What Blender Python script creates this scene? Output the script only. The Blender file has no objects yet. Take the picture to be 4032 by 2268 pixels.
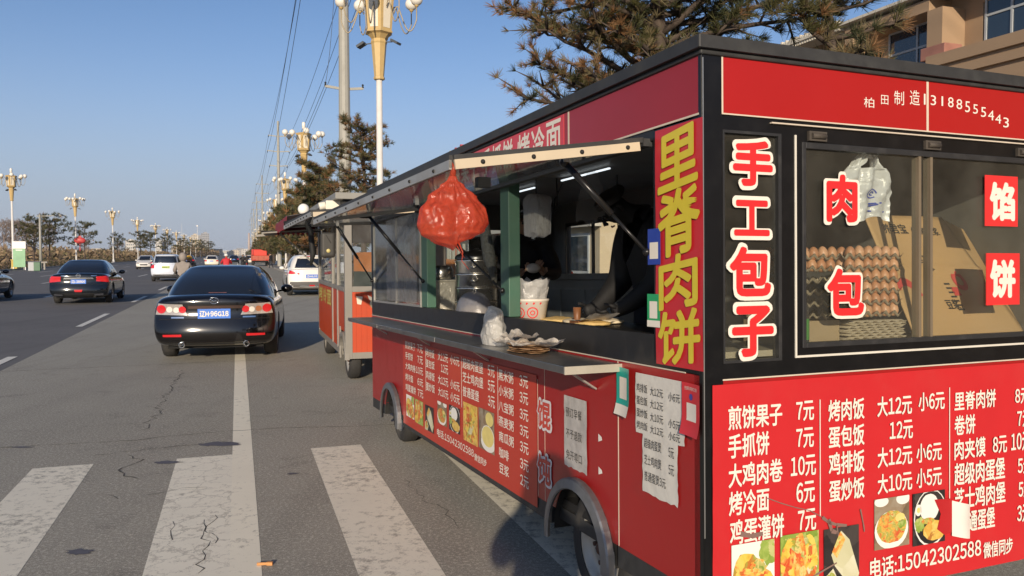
import bpy, bmesh, math, random
from math import sin, cos, pi, radians, sqrt, atan2
from mathutils import Vector, Matrix, noise
from mathutils.bvhtree import BVHTree

sc = bpy.context.scene
COL = sc.collection
rnd = random.Random(7)

# ------------------------------------------------------------------ camera, light, exposure
CAM_H = 1.6
cd = bpy.data.cameras.new("camera")
cd.sensor_width = 36.0
cd.lens = 28.01
cd.clip_start = 0.05
cd.clip_end = 9000
cam = bpy.data.objects.new("camera", cd)
COL.objects.link(cam)
cam.location = (0, 0, CAM_H)
cam.rotation_euler = (radians(90 - 2.41), 0, 0)
sc.camera = cam

SUN_EL, SUN_AZ = 15.5, 2.2          # the sun stands behind the camera; AZ = direction the light travels, deg right of +Y
world = bpy.data.worlds.new("World")
sc.world = world
world.use_nodes = True
wn = world.node_tree
sky = wn.nodes.new('ShaderNodeTexSky')
sky.sky_type = 'NISHITA'
sky.sun_disc = False
sky.sun_elevation = radians(SUN_EL)
sky.sun_rotation = radians(180 + SUN_AZ)
sky.altitude = 30
sky.air_density = 0.7
sky.dust_density = 0.5
sky.ozone_density = 3.0
# ground haze thickening towards the horizon
w_tc = wn.nodes.new('ShaderNodeTexCoord'); w_sep = wn.nodes.new('ShaderNodeSeparateXYZ')
wn.links.new(w_tc.outputs['Generated'], w_sep.inputs[0])
w_a = wn.nodes.new('ShaderNodeMath'); w_a.operation = 'DIVIDE'; w_a.inputs[1].default_value = .175; wn.links.new(w_sep.outputs['Z'], w_a.inputs[0])
w_b = wn.nodes.new('ShaderNodeMath'); w_b.operation = 'MULTIPLY'; wn.links.new(w_a.outputs[0], w_b.inputs[0]); wn.links.new(w_a.outputs[0], w_b.inputs[1])
w_c = wn.nodes.new('ShaderNodeMath'); w_c.operation = 'MULTIPLY'; w_c.inputs[1].default_value = -1; wn.links.new(w_b.outputs[0], w_c.inputs[0])
w_d = wn.nodes.new('ShaderNodeMath'); w_d.operation = 'EXPONENT'; wn.links.new(w_c.outputs[0], w_d.inputs[0])
w_m = wn.nodes.new('ShaderNodeMix'); w_m.data_type = 'RGBA'
wn.links.new(w_d.outputs[0], w_m.inputs[0]); wn.links.new(sky.outputs[0], w_m.inputs[6]); w_m.inputs[7].default_value = (3.1, 3.5, 4.2, 1)
wn.links.new(w_m.outputs[2], wn.nodes['Background'].inputs[0])
wn.nodes['Background'].inputs[1].default_value = 0.13

sl = bpy.data.lights.new("sun", 'SUN')
sl.energy = 4.9
sl.angle = radians(0.53)
sl.color = (1.0, 0.85, 0.66)
sun = bpy.data.objects.new("sun", sl)
COL.objects.link(sun)
e, a_ = radians(SUN_EL), radians(SUN_AZ)
sun.rotation_euler = Vector((sin(a_) * cos(e), cos(a_) * cos(e), -sin(e))).to_track_quat('-Z', 'Y').to_euler()
sun.location = (0, -20, 12)

sc.view_settings.view_transform = 'Standard'
sc.view_settings.look = 'None'
sc.view_settings.exposure = 0.0
sc.view_settings.gamma = 1.0
sc.cycles.max_bounces = 8
sc.cycles.transparent_max_bounces = 24
sc.cycles.use_denoising = True

# ------------------------------------------------------------------ helpers
HEAD = radians(19.0)                       # the road runs 19 degrees left of the view
UX, UY = -sin(HEAD), cos(HEAD)
def W(lat, lon, z=0.0):                    # road frame -> world
    return Vector((cos(HEAD) * lat + UX * lon, sin(HEAD) * lat + UY * lon, z))

class MB:
    """collects faces and links them as one mesh object"""
    def __init__(s):
        s.v, s.f, s.m, s.s = [], [], [], []
    def add(s, vs, fs, mi=0, smooth=False, M=None):
        o = len(s.v)
        s.v += [tuple(M @ Vector(p)) if M else tuple(p) for p in vs]
        for f in fs:
            s.f.append([i + o for i in f]); s.m.append(mi); s.s.append(smooth)
        return s
    def box(s, x0, x1, y0, y1, z0, z1, mi=0, M=None):
        vs = [(x, y, z) for z in (z0, z1) for y in (y0, y1) for x in (x0, x1)]
        return s.add(vs, [(0, 2, 3, 1), (4, 5, 7, 6), (0, 1, 5, 4), (2, 6, 7, 3), (0, 4, 6, 2), (1, 3, 7, 5)], mi, False, M)
    def bar(s, p, q, w, h, mi=0):
        p, q = Vector(p), Vector(q)
        d = (q - p); L = d.length; d.normalize()
        up = Vector((0, 0, 1)) if abs(d.z) < .95 else Vector((0, 1, 0))
        x = d.cross(up).normalized(); z = x.cross(d)
        M = Matrix(((x.x, d.x, z.x, p.x), (x.y, d.y, z.y, p.y), (x.z, d.z, z.z, p.z), (0, 0, 0, 1)))
        return s.box(-w / 2, w / 2, 0, L, -h / 2, h / 2, mi, M)
    def tube(s, pts, r, n=8, mi=0, caps=True, smooth=True, closed=False):
        pts = [Vector(p) for p in pts]; k = len(pts)
        rs = r if isinstance(r, (list, tuple)) else [r] * k
        vs = []; ref = None
        for i, p in enumerate(pts):
            if closed: t = pts[(i + 1) % k] - pts[i - 1]
            else: t = pts[min(i + 1, k - 1)] - pts[max(i - 1, 0)]
            t = t.normalized() if t.length > 1e-9 else Vector((0, 0, 1))
            if ref is None:
                ref = Vector((1, 0, 0)) if abs(t.x) < .9 else Vector((0, 1, 0))
            x = (ref - t * ref.dot(t))
            if x.length < 1e-5: x = t.orthogonal()
            x.normalize(); ref = x; y = t.cross(x)
            for j in range(n):
                a = 2 * pi * j / n
                vs.append(p + (x * cos(a) + y * sin(a)) * rs[i])
        fs = []
        for i in range(k if closed else k - 1):
            i2 = (i + 1) % k
            for j in range(n):
                fs.append((i * n + j, i * n + (j + 1) % n, i2 * n + (j + 1) % n, i2 * n + j))
        s.add(vs, fs, mi, smooth)
        if caps and not closed:
            o = len(s.v) - len(vs)
            s.f.append([o + j for j in range(n)][::-1]); s.m.append(mi); s.s.append(False)
            s.f.append([o + (k - 1) * n + j for j in range(n)]); s.m.append(mi); s.s.append(False)
        return s
    def lathe(s, prof, n=16, mi=0, M=None, smooth=True, caps=True, phase=0.0, rfun=None):
        vs, fs = [], []
        for (r, z) in prof:
            for j in range(n):
                a = 2 * pi * j / n + phase
                rr = r * (rfun(a, z) if rfun else 1)
                vs.append((rr * cos(a), rr * sin(a), z))
        for i in range(len(prof) - 1):
            for j in range(n):
                fs.append((i * n + j, i * n + (j + 1) % n, (i + 1) * n + (j + 1) % n, (i + 1) * n + j))
        s.add(vs, fs, mi, smooth, M)
        if caps:
            o = len(s.v) - len(vs)
            if prof[0][0] > 1e-4:
                s.f.append([o + j for j in range(n)][::-1]); s.m.append(mi); s.s.append(False)
            if prof[-1][0] > 1e-4:
                s.f.append([o + (len(prof) - 1) * n + j for j in range(n)]); s.m.append(mi); s.s.append(False)
        return s
    def ball(s, c, r, n=14, k=8, mi=0, sc_=(1, 1, 1)):
        prof = [(max(1e-5, sin(pi * i / k)), -cos(pi * i / k)) for i in range(k + 1)]
        M = Matrix.Translation(c) @ Matrix.Diagonal((r * sc_[0], r * sc_[1], r * sc_[2], 1))
        return s.lathe(prof, n, mi, M, True, False)
    def prism(s, poly, fmap, d0, d1, mi=0, smooth_side=False):
        """poly: 2-D outline; fmap(u, v, d) -> 3-D"""
        n = len(poly)
        vs = [fmap(u, v, d0) for u, v in poly] + [fmap(u, v, d1) for u, v in poly]
        s.add(vs, [tuple(range(n))[::-1], tuple(range(n, 2 * n))], mi)
        s.add(vs, [(i, (i + 1) % n, n + (i + 1) % n, n + i) for i in range(n)], mi, smooth_side)
        return s
    def poly(s, pts, mi=0):
        return s.add(pts, [tuple(range(len(pts)))], mi)
    def grid(s, fn, nu, nv, mi=0, smooth=True):
        vs = [fn(i / nu, j / nv) for j in range(nv + 1) for i in range(nu + 1)]
        fs = [(j * (nu + 1) + i, j * (nu + 1) + i + 1, (j + 1) * (nu + 1) + i + 1, (j + 1) * (nu + 1) + i) for j in range(nv) for i in range(nu)]
        return s.add(vs, fs, mi, smooth)
    def text(s, body, fmap, box, d, mi=0, bold=.016):
        """fit a line of text to box = (u0, u1, v0, v1) on the plane fmap(u, v, d)"""
        vs, fs = text2d(body, 0)
        x0 = min(p[0] for p in vs); x1 = max(p[0] for p in vs); y0 = min(p[1] for p in vs); y1 = max(p[1] for p in vs)
        u0, u1, v0, v1 = box
        r = max(0, bold) * abs(v1 - v0)            # bold: the strokes swept round a small circle, each copy a hair prouder
        su = 1 if u1 > u0 else -1
        u0 += r * su; u1 -= r * su; v0 += r; v1 -= r
        ring = [(0, 0)] + ([(r * cos(2 * pi * k / 8), r * sin(2 * pi * k / 8)) for k in range(8)] if r > .0004 else [])
        for k, (du, dv) in enumerate(ring):
            s.add([fmap(u0 + du + (p[0] - x0) / (x1 - x0) * (u1 - u0), v0 + dv + (p[1] - y0) / (y1 - y0) * (v1 - v0), d + k * .00008) for p in vs], fs, mi)
        return s
    def outline(s, body, fmap, box, d, rad, mi=0, bold=.03, n=18):
        """the same text thickened by rad: copies set round it, each a hair in front of the last"""
        for k in range(n):
            a = 2 * pi * k / n
            u, v = rad * cos(a), rad * sin(a)
            s.text(body, fmap, (box[0] + u, box[1] + u, box[2] + v, box[3] + v), d + k * .00012, mi, 0)
        return s
    def mesh(s, name):
        me = bpy.data.meshes.new(name)
        me.from_pydata(s.v, [], s.f)
        me.polygons.foreach_set('material_index', s.m)
        me.polygons.foreach_set('use_smooth', s.s)
        me.update()
        return me
    def build(s, name, mats, parent=None, bevel=0.0, bseg=2, subsurf=0, solid=0.0, **kw):
        me = s.mesh(name)
        for m in (mats if isinstance(mats, (list, tuple)) else [mats]): me.materials.append(m)
        return put(name, me, parent, bevel, bseg, subsurf, solid, **kw)

def put(name, me, parent=None, bevel=0.0, bseg=2, subsurf=0, solid=0.0, label=None, cat=None, group=None, kind=None, M=None):
    o = bpy.data.objects.new(name, me)
    COL.objects.link(o)
    if parent is not None: o.parent = parent
    if bevel:
        b = o.modifiers.new('bevel', 'BEVEL'); b.width = bevel; b.segments = bseg; b.limit_method = 'ANGLE'; b.angle_limit = radians(50)
    if solid:
        b = o.modifiers.new('solid', 'SOLIDIFY'); b.thickness = solid; b.offset = 0
    if subsurf:
        b = o.modifiers.new('sub', 'SUBSURF'); b.levels = subsurf; b.render_levels = subsurf
    if M is not None: o.matrix_world = M
    tag(o, label, cat, group, kind)
    return o
def tag(o, label=None, cat=None, group=None, kind=None):
    if label: o['label'] = label
    if cat: o['category'] = cat
    if group: o['group'] = group
    if kind: o['kind'] = kind
    return o
def thing(name, label, cat, M=None, group=None):
    o = bpy.data.objects.new(name, None)
    o.empty_display_size = .2
    COL.objects.link(o)
    if M is not None: o.matrix_world = M
    return tag(o, label, cat, group)
def dup(o, M=None, label=None, group=None, parent=None):
    c = o.copy(); COL.objects.link(c)
    if parent is not None: c.parent = parent
    for ch in list(o.children): dup(ch, parent=c)
    if M is not None: c.matrix_world = M
    if label: c['label'] = label
    if group: c['group'] = group
    return c
def at(p, rz=0.0, s=1.0):
    return Matrix.Translation(p) @ Matrix.Rotation(rz, 4, 'Z') @ Matrix.Scale(s, 4)

_tc = {}
def text2d(body, bold):
    k = (body, bold)
    if len(body) > 1 and any(ch.isdigit() for ch in body):      # digits in the same printed face as the characters
        vs, fs, x = [], [], 0.0
        for ch in body:
            if ch == ' ': x += .3; continue
            g, gf = text2d(chr(0xFF10 + int(ch)) if ch.isdigit() else ch, bold)
            x0 = min(p[0] for p in g); x1 = max(p[0] for p in g)
            small = ch.isascii() or ch == '·'
            sh = x - x0 + .07 if small else x
            o = len(vs); vs += [(p[0] + sh, p[1]) for p in g]; fs += [tuple(i + o for i in f) for f in gf]
            x += (x1 - x0 + .12) if small else 1.0
        return vs, fs
    if k not in _tc:
        c = bpy.data.curves.new('lettering', 'FONT')
        c.body = body; c.offset = bold; c.resolution_u = 3
        o = bpy.data.objects.new('lettering', c)
        COL.objects.link(o)
        bpy.context.view_layer.update()
        me = bpy.data.meshes.new_from_object(o)
        _tc[k] = ([(v.co.x, v.co.y) for v in me.vertices], [tuple(p.vertices) for p in me.polygons])
        bpy.data.objects.remove(o); bpy.data.curves.remove(c); bpy.data.meshes.remove(me)
    return _tc[k]

def baked(o):
    """replace an object's mesh by the mesh its modifiers make"""
    bpy.context.view_layer.update()
    dg = bpy.context.evaluated_depsgraph_get()
    me = bpy.data.meshes.new_from_object(o.evaluated_get(dg))
    o.modifiers.clear()
    o.data = me
    return o

# ------------------------------------------------------------------ materials
_mats = {}
def mat(name, col, rough=.5, metal=0.0, var=.12, scale=7.0, bump=0.0, bscale=60.0, coat=0.0, dirt=0.0, dcol=(.16, .13, .1), dscale=2.5, alpha=1.0, emit=None, spec=.5, sheen=0.0, trans=0.0):
    if name in _mats: return _mats[name]
    m = bpy.data.materials.new(name); m.use_nodes = True
    t = m.node_tree; N, L = t.nodes, t.links
    b = N['Principled BSDF']
    b.inputs['Roughness'].default_value = rough
    b.inputs['Metallic'].default_value = metal
    b.inputs['Specular IOR Level'].default_value = spec
    b.inputs['Coat Weight'].default_value = coat
    b.inputs['Coat Roughness'].default_value = .04
    b.inputs['Alpha'].default_value = alpha
    tc = N.new('ShaderNodeTexCoord')
    nz = N.new('ShaderNodeTexNoise'); nz.inputs['Scale'].default_value = scale; nz.inputs['Detail'].default_value = 6
    L.new(tc.outputs['Object'], nz.inputs['Vector'])
    mx = N.new('ShaderNodeMix'); mx.data_type = 'RGBA'
    L.new(nz.outputs['Fac'], mx.inputs[0])
    mx.inputs[6].default_value = tuple(max(0, c * (1 - var)) for c in col) + (1,)
    mx.inputs[7].default_value = tuple(min(1, c * (1 + var)) for c in col) + (1,)
    out = mx.outputs[2]
    if dirt:
        n2 = N.new('ShaderNodeTexNoise'); n2.inputs['Scale'].default_value = dscale; n2.inputs['Detail'].default_value = 8; n2.inputs['Roughness'].default_value = .65
        L.new(tc.outputs['Object'], n2.inputs['Vector'])
        r = N.new('ShaderNodeMapRange'); r.inputs[1].default_value = .5; r.inputs[2].default_value = .75; r.inputs[3].default_value = 0; r.inputs[4].default_value = dirt
        L.new(n2.outputs['Fac'], r.inputs[0])
        m2 = N.new('ShaderNodeMix'); m2.data_type = 'RGBA'
        L.new(r.outputs[0], m2.inputs[0]); L.new(out, m2.inputs[6]); m2.inputs[7].default_value = dcol + (1,)
        out = m2.outputs[2]
        r2 = N.new('ShaderNodeMath'); r2.operation = 'MULTIPLY_ADD'; r2.inputs[1].default_value = .35; r2.inputs[2].default_value = rough
        L.new(r.outputs[0], r2.inputs[0]); L.new(r2.outputs[0], b.inputs['Roughness'])
    L.new(out, b.inputs['Base Color'])
    if bump:
        n3 = N.new('ShaderNodeTexNoise'); n3.inputs['Scale'].default_value = bscale; n3.inputs['Detail'].default_value = 5
        L.new(tc.outputs['Object'], n3.inputs['Vector'])
        bp = N.new('ShaderNodeBump'); bp.inputs['Strength'].default_value = bump; bp.inputs['Distance'].default_value = .01
        L.new(n3.outputs['Fac'], bp.inputs['Height']); L.new(bp.outputs[0], b.inputs['Normal'])
    if emit:
        b.inputs['Emission Color'].default_value = emit[:3] + (1,); b.inputs['Emission Strength'].default_value = emit[3]
    if trans:
        tr = N.new('ShaderNodeBsdfTranslucent'); L.new(out, tr.inputs[0])
        ms = N.new('ShaderNodeMixShader'); ms.inputs[0].default_value = trans
        L.new(b.outputs[0], ms.inputs[1]); L.new(tr.outputs[0], ms.inputs[2]); L.new(ms.outputs[0], N['Material Output'].inputs[0])
    _mats[name] = m
    return m

def glass(name, tint=(.75, .8, .8), refl=1.0, film=0.0, fcol=(.5, .5, .48), rough=.02, fscale=3.0):
    """a window pane: clear glass that mirrors at a grazing view, with a film of dust"""
    if name in _mats: return _mats[name]
    m = bpy.data.materials.new(name); m.use_nodes = True
    t = m.node_tree; N, L = t.nodes, t.links
    N.remove(N['Principled BSDF'])
    tr = N.new('ShaderNodeBsdfTransparent'); tr.inputs[0].default_value = tint + (1,)
    gl = N.new('ShaderNodeBsdfGlossy'); gl.inputs['Roughness'].default_value = rough
    fr = N.new('ShaderNodeLayerWeight'); fr.inputs[0].default_value = .5
    pw = N.new('ShaderNodeMath'); pw.operation = 'POWER'; pw.inputs[1].default_value = 5; L.new(fr.outputs['Facing'], pw.inputs[0])
    ml = N.new('ShaderNodeMath'); ml.operation = 'MULTIPLY_ADD'; ml.inputs[1].default_value = .9 * refl; ml.inputs[2].default_value = .035 * refl
    L.new(pw.outputs[0], ml.inputs[0])
    mx = N.new('ShaderNodeMixShader')
    L.new(ml.outputs[0], mx.inputs[0]); L.new(tr.outputs[0], mx.inputs[1]); L.new(gl.outputs[0], mx.inputs[2])
    out = mx
    if film:
        tc = N.new('ShaderNodeTexCoord')
        nz = N.new('ShaderNodeTexNoise'); nz.inputs['Scale'].default_value = fscale; nz.inputs['Detail'].default_value = 8; nz.inputs['Roughness'].default_value = .7
        L.new(tc.outputs['Object'], nz.inputs['Vector'])
        r = N.new('ShaderNodeMapRange'); r.inputs[1].default_value = .35; r.inputs[2].default_value = .7; r.inputs[3].default_value = film * .25; r.inputs[4].default_value = film
        L.new(nz.outputs['Fac'], r.inputs[0])
        df = N.new('ShaderNodeBsdfDiffuse'); df.inputs[0].default_value = fcol + (1,)
        m2 = N.new('ShaderNodeMixShader')
        L.new(r.outputs[0], m2.inputs[0]); L.new(mx.outputs[0], m2.inputs[1]); L.new(df.outputs[0], m2.inputs[2])
        out = m2
    L.new(out.outputs[0], N['Material Output'].inputs[0])
    _mats[name] = m
    return m

def film(name, col, opac=.5, rough=.22, trans=.45, bump=.6, bscale=28, vein=0.0):
    """thin plastic bag film: part clear, part white or red, glossy and creased"""
    if name in _mats: return _mats[name]
    m = bpy.data.materials.new(name); m.use_nodes = True
    t = m.node_tree; N, L = t.nodes, t.links
    b = N['Principled BSDF']; b.inputs['Base Color'].default_value = col + (1,); b.inputs['Roughness'].default_value = rough
    b.inputs['Specular IOR Level'].default_value = .8
    tc = N.new('ShaderNodeTexCoord')
    nz = N.new('ShaderNodeTexNoise'); nz.inputs['Scale'].default_value = bscale; nz.inputs['Detail'].default_value = 7; nz.inputs['Distortion'].default_value = 1.2
    L.new(tc.outputs['Object'], nz.inputs['Vector'])
    bp = N.new('ShaderNodeBump'); bp.inputs['Strength'].default_value = bump; bp.inputs['Distance'].default_value = .02
    L.new(nz.outputs['Fac'], bp.inputs['Height']); L.new(bp.outputs[0], b.inputs['Normal'])
    tl = N.new('ShaderNodeBsdfTranslucent'); tl.inputs[0].default_value = col + (1,)
    L.new(bp.outputs[0], tl.inputs['Normal'])
    m1 = N.new('ShaderNodeMixShader'); m1.inputs[0].default_value = trans
    L.new(b.outputs[0], m1.inputs[1]); L.new(tl.outputs[0], m1.inputs[2])
    tp = N.new('ShaderNodeBsdfTransparent')
    m2 = N.new('ShaderNodeMixShader'); m2.inputs[0].default_value = opac
    if vein:
        vr = N.new('ShaderNodeMapRange'); vr.inputs[1].default_value = .3; vr.inputs[2].default_value = .7; vr.inputs[3].default_value = opac - vein; vr.inputs[4].default_value = min(1, opac + vein)
        L.new(nz.outputs['Fac'], vr.inputs[0]); L.new(vr.outputs[0], m2.inputs[0])
    L.new(tp.outputs[0], m2.inputs[1]); L.new(m1.outputs[0], m2.inputs[2]); L.new(m2.outputs[0], N['Material Output'].inputs[0])
    _mats[name] = m
    return m

RED = mat('red_panel_paint', (.32, .0125, .0125), .32, var=.08, scale=2.2, dirt=.3, dcol=(.2, .04, .03), dscale=4.2, spec=.45, bump=.3, bscale=2.6)
REDV = mat('red_vinyl', (.52, .021, .025), .42, var=.07, scale=3, dirt=.2, dcol=(.5, .06, .05), dscale=5, spec=.35, bump=.12, bscale=9)
REDB = mat('orange_red_banner', (.46, .042, .024), .42, var=.08, scale=1.6, dirt=.25, dcol=(.62, .16, .07), dscale=1.4, spec=.4)
BLACK = mat('black_frame_paint', (.0055, .0055, .006), .3, var=.4, scale=9, dirt=.10, dcol=(.05, .045, .04), dscale=9, spec=.4)
BLACKR = mat('weathered_black_trim', (.03, .03, .03), .6, var=.45, scale=16, dirt=.5, dcol=(.07, .07, .065), dscale=7)
CREAM = mat('cream_edge_strip', (.62, .53, .42), .6, var=.15, scale=20, dirt=.3, dcol=(.3, .24, .18))
WHITE = mat('white_paint', (.78, .77, .74), .5, var=.05)
WTXT = mat('white_print', (.76, .71, .62), .55, var=.06, dirt=.16, dcol=(.6, .42, .36), dscale=16)
RTXT = mat('red_print', (.72, .02, .022), .5, var=.03)
YTXT = mat('yellow_print', (.62, .5, .04), .5, var=.1, scale=14)
BTXT = mat('black_print', (.03, .028, .026), .6, var=.2)
STEEL = mat('brushed_steel', (.76, .73, .68), .24, .95, var=.12, scale=12, bump=.05, bscale=40, dirt=.2, dcol=(.3, .27, .22))
SHELF = mat('worn_steel_shelf', (.27, .265, .255), .3, .85, var=.25, scale=6, dirt=.5, dcol=(.1, .09, .08), dscale=4)
ALU = mat('aluminium_frame', (.42, .41, .38), .45, .6, var=.15, dirt=.3)
GREEN = mat('green_post_paint', (.055, .13, .09), .5, var=.15, dirt=.25, dcol=(.12, .13, .09))
RUBBER = mat('tyre_rubber', (.028, .027, .026), .8, var=.3, scale=14, dirt=.55, dcol=(.13, .115, .095), dscale=5)
RIM = mat('dusty_wheel_rim', (.42, .4, .36), .5, .5, var=.2, dirt=.7, dcol=(.16, .11, .07), dscale=9)
RUST = mat('rusty_hub', (.09, .045, .03), .8, var=.4, scale=40)
ZINC = mat('galvanised_fender', (.22, .225, .235), .42, .7, var=.2, scale=18, dirt=.4, dcol=(.16, .15, .13), dscale=8)
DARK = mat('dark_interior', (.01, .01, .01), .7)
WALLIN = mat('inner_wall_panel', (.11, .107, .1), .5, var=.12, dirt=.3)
PAPER = mat('notice_paper', (.6, .58, .53), .75, var=.08, scale=12, dirt=.35, dcol=(.4, .37, .33), dscale=6, bump=.3, bscale=22)
SHINGLASS = glass('shop_window_glass', (.93, .95, .93), .75, .05, (.5, .47, .4))
DUSTGLASS = glass('dusty_side_glass', (.75, .78, .77), 1.0, .32, (.42, .41, .39), .06, 5)
FLAPGLASS = glass('flap_pane', (.80, .82, .82), .9, .10, (.34, .32, .3), .05, 4)
# ------------------------------------------------------------------ setting: ground, road, markings
def tex_ground(name, base, dark, agg=.0, rough=.85, stain=(.05, .047, .043), crack=False, scl=1.0):
    m = bpy.data.materials.new(name); m.use_nodes = True
    t = m.node_tree; N, L = t.nodes, t.links
    b = N['Principled BSDF']; b.inputs['Roughness'].default_value = rough; b.inputs['Specular IOR Level'].default_value = .3
    geo = N.new('ShaderNodeNewGeometry')
    def nz(s, d=6, r=.6):
        n = N.new('ShaderNodeTexNoise'); n.inputs['Scale'].default_value = s; n.inputs['Detail'].default_value = d; n.inputs['Roughness'].default_value = r
        L.new(geo.outputs['Position'], n.inputs['Vector']); return n
    def mix(f, a, bcol, lo, hi, amt=1.0):
        r = N.new('ShaderNodeMapRange'); r.inputs[1].default_value = lo; r.inputs[2].default_value = hi; r.inputs[4].default_value = amt
        L.new(f, r.inputs[0])
        x = N.new('ShaderNodeMix'); x.data_type = 'RGBA'; L.new(r.outputs[0], x.inputs[0]); L.new(a, x.inputs[6])
        if isinstance(bcol, tuple): x.inputs[7].default_value = bcol + (1,)
        else: L.new(bcol, x.inputs[7])
        return x.outputs[2]
    c = N.new('ShaderNodeRGB'); c.outputs[0].default_value = base + (1,)
    big = nz(.35 * scl); mid = nz(2.2 * scl, 8, .7); fine = nz(48 * scl, 5, .85); grit = nz(150 * scl, 3, .9)
    o = mix(big.outputs['Fac'], c.outputs[0], dark, .42, .68, .75)
    o = mix(mid.outputs['Fac'], o, stain, .56, .8, .6)
    mpg = N.new('ShaderNodeMapping'); mpg.inputs['Rotation'].default_value = (0, 0, -HEAD); mpg.inputs['Scale'].default_value = (2.6, .05, 1)
    L.new(geo.outputs['Position'], mpg.inputs[0])
    stk = N.new('ShaderNodeTexNoise'); stk.inputs['Scale'].default_value = 1.0; stk.inputs['Detail'].default_value = 5; L.new(mpg.outputs[0], stk.inputs['Vector'])
    o = mix(stk.outputs['Fac'], o, tuple(x * .72 for x in base), .5, .72, .7)
    o = mix(fine.outputs['Fac'], o, tuple(min(1, x * 2.1) for x in base), .5, .68, agg)
    o = mix(grit.outputs['Fac'], o, tuple(x * .3 for x in base), .5, .66, agg)
    if crack:
        vo = N.new('ShaderNodeTexVoronoi'); vo.feature = 'DISTANCE_TO_EDGE'; vo.inputs['Scale'].default_value = 1.1
        w = N.new('ShaderNodeVectorMath'); w.operation = 'MULTIPLY_ADD'; w.inputs[1].default_value = (.5, .5, .5)
        L.new(mid.outputs['Color'], w.inputs[0]); L.new(geo.outputs['Position'], w.inputs[2]); L.new(w.outputs[0], vo.inputs['Vector'])
        g = N.new('ShaderNodeMath'); g.operation = 'MULTIPLY_ADD'; g.inputs[1].default_value = .06; g.inputs[2].default_value = -.028
        L.new(big.outputs['Fac'], g.inputs[0])
        lt = N.new('ShaderNodeMath'); lt.operation = 'LESS_THAN'; L.new(vo.outputs['Distance'], lt.inputs[0]); L.new(g.outputs[0], lt.inputs[1])
        x = N.new('ShaderNodeMix'); x.data_type = 'RGBA'
        ml = N.new('ShaderNodeMath'); ml.operation = 'MULTIPLY'; ml.inputs[1].default_value = .5; L.new(lt.outputs[0], ml.inputs[0])
        L.new(ml.outputs[0], x.inputs[0]); L.new(o, x.inputs[6]); x.inputs[7].default_value = (.03, .028, .025, 1); o = x.outputs[2]
    L.new(o, b.inputs['Base Color'])
    bp = N.new('ShaderNodeBump'); bp.inputs['Strength'].default_value = .45; bp.inputs['Distance'].default_value = .008
    L.new(grit.outputs['Fac'], bp.inputs['Height']); L.new(bp.outputs[0], b.inputs['Normal'])
    return m
OLD_ASPHALT = tex_ground('old_asphalt', (.365, .342, .288), (.295, .275, .232), 1.0, crack=False)
NEW_ASPHALT = tex_ground('dark_asphalt', (.165, .158, .154), (.128, .122, .122), .4)
DIRT = tex_ground('dry_ground', (.19, .15, .105), (.12, .1, .07), .5, stain=(.09, .085, .05))
PAVING = tex_ground('pavement_slabs', (.27, .25, .22), (.2, .185, .165), .35)
CONC = mat('kerb_concrete', (.33, .31, .28), .85, var=.2, dirt=.4)

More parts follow.
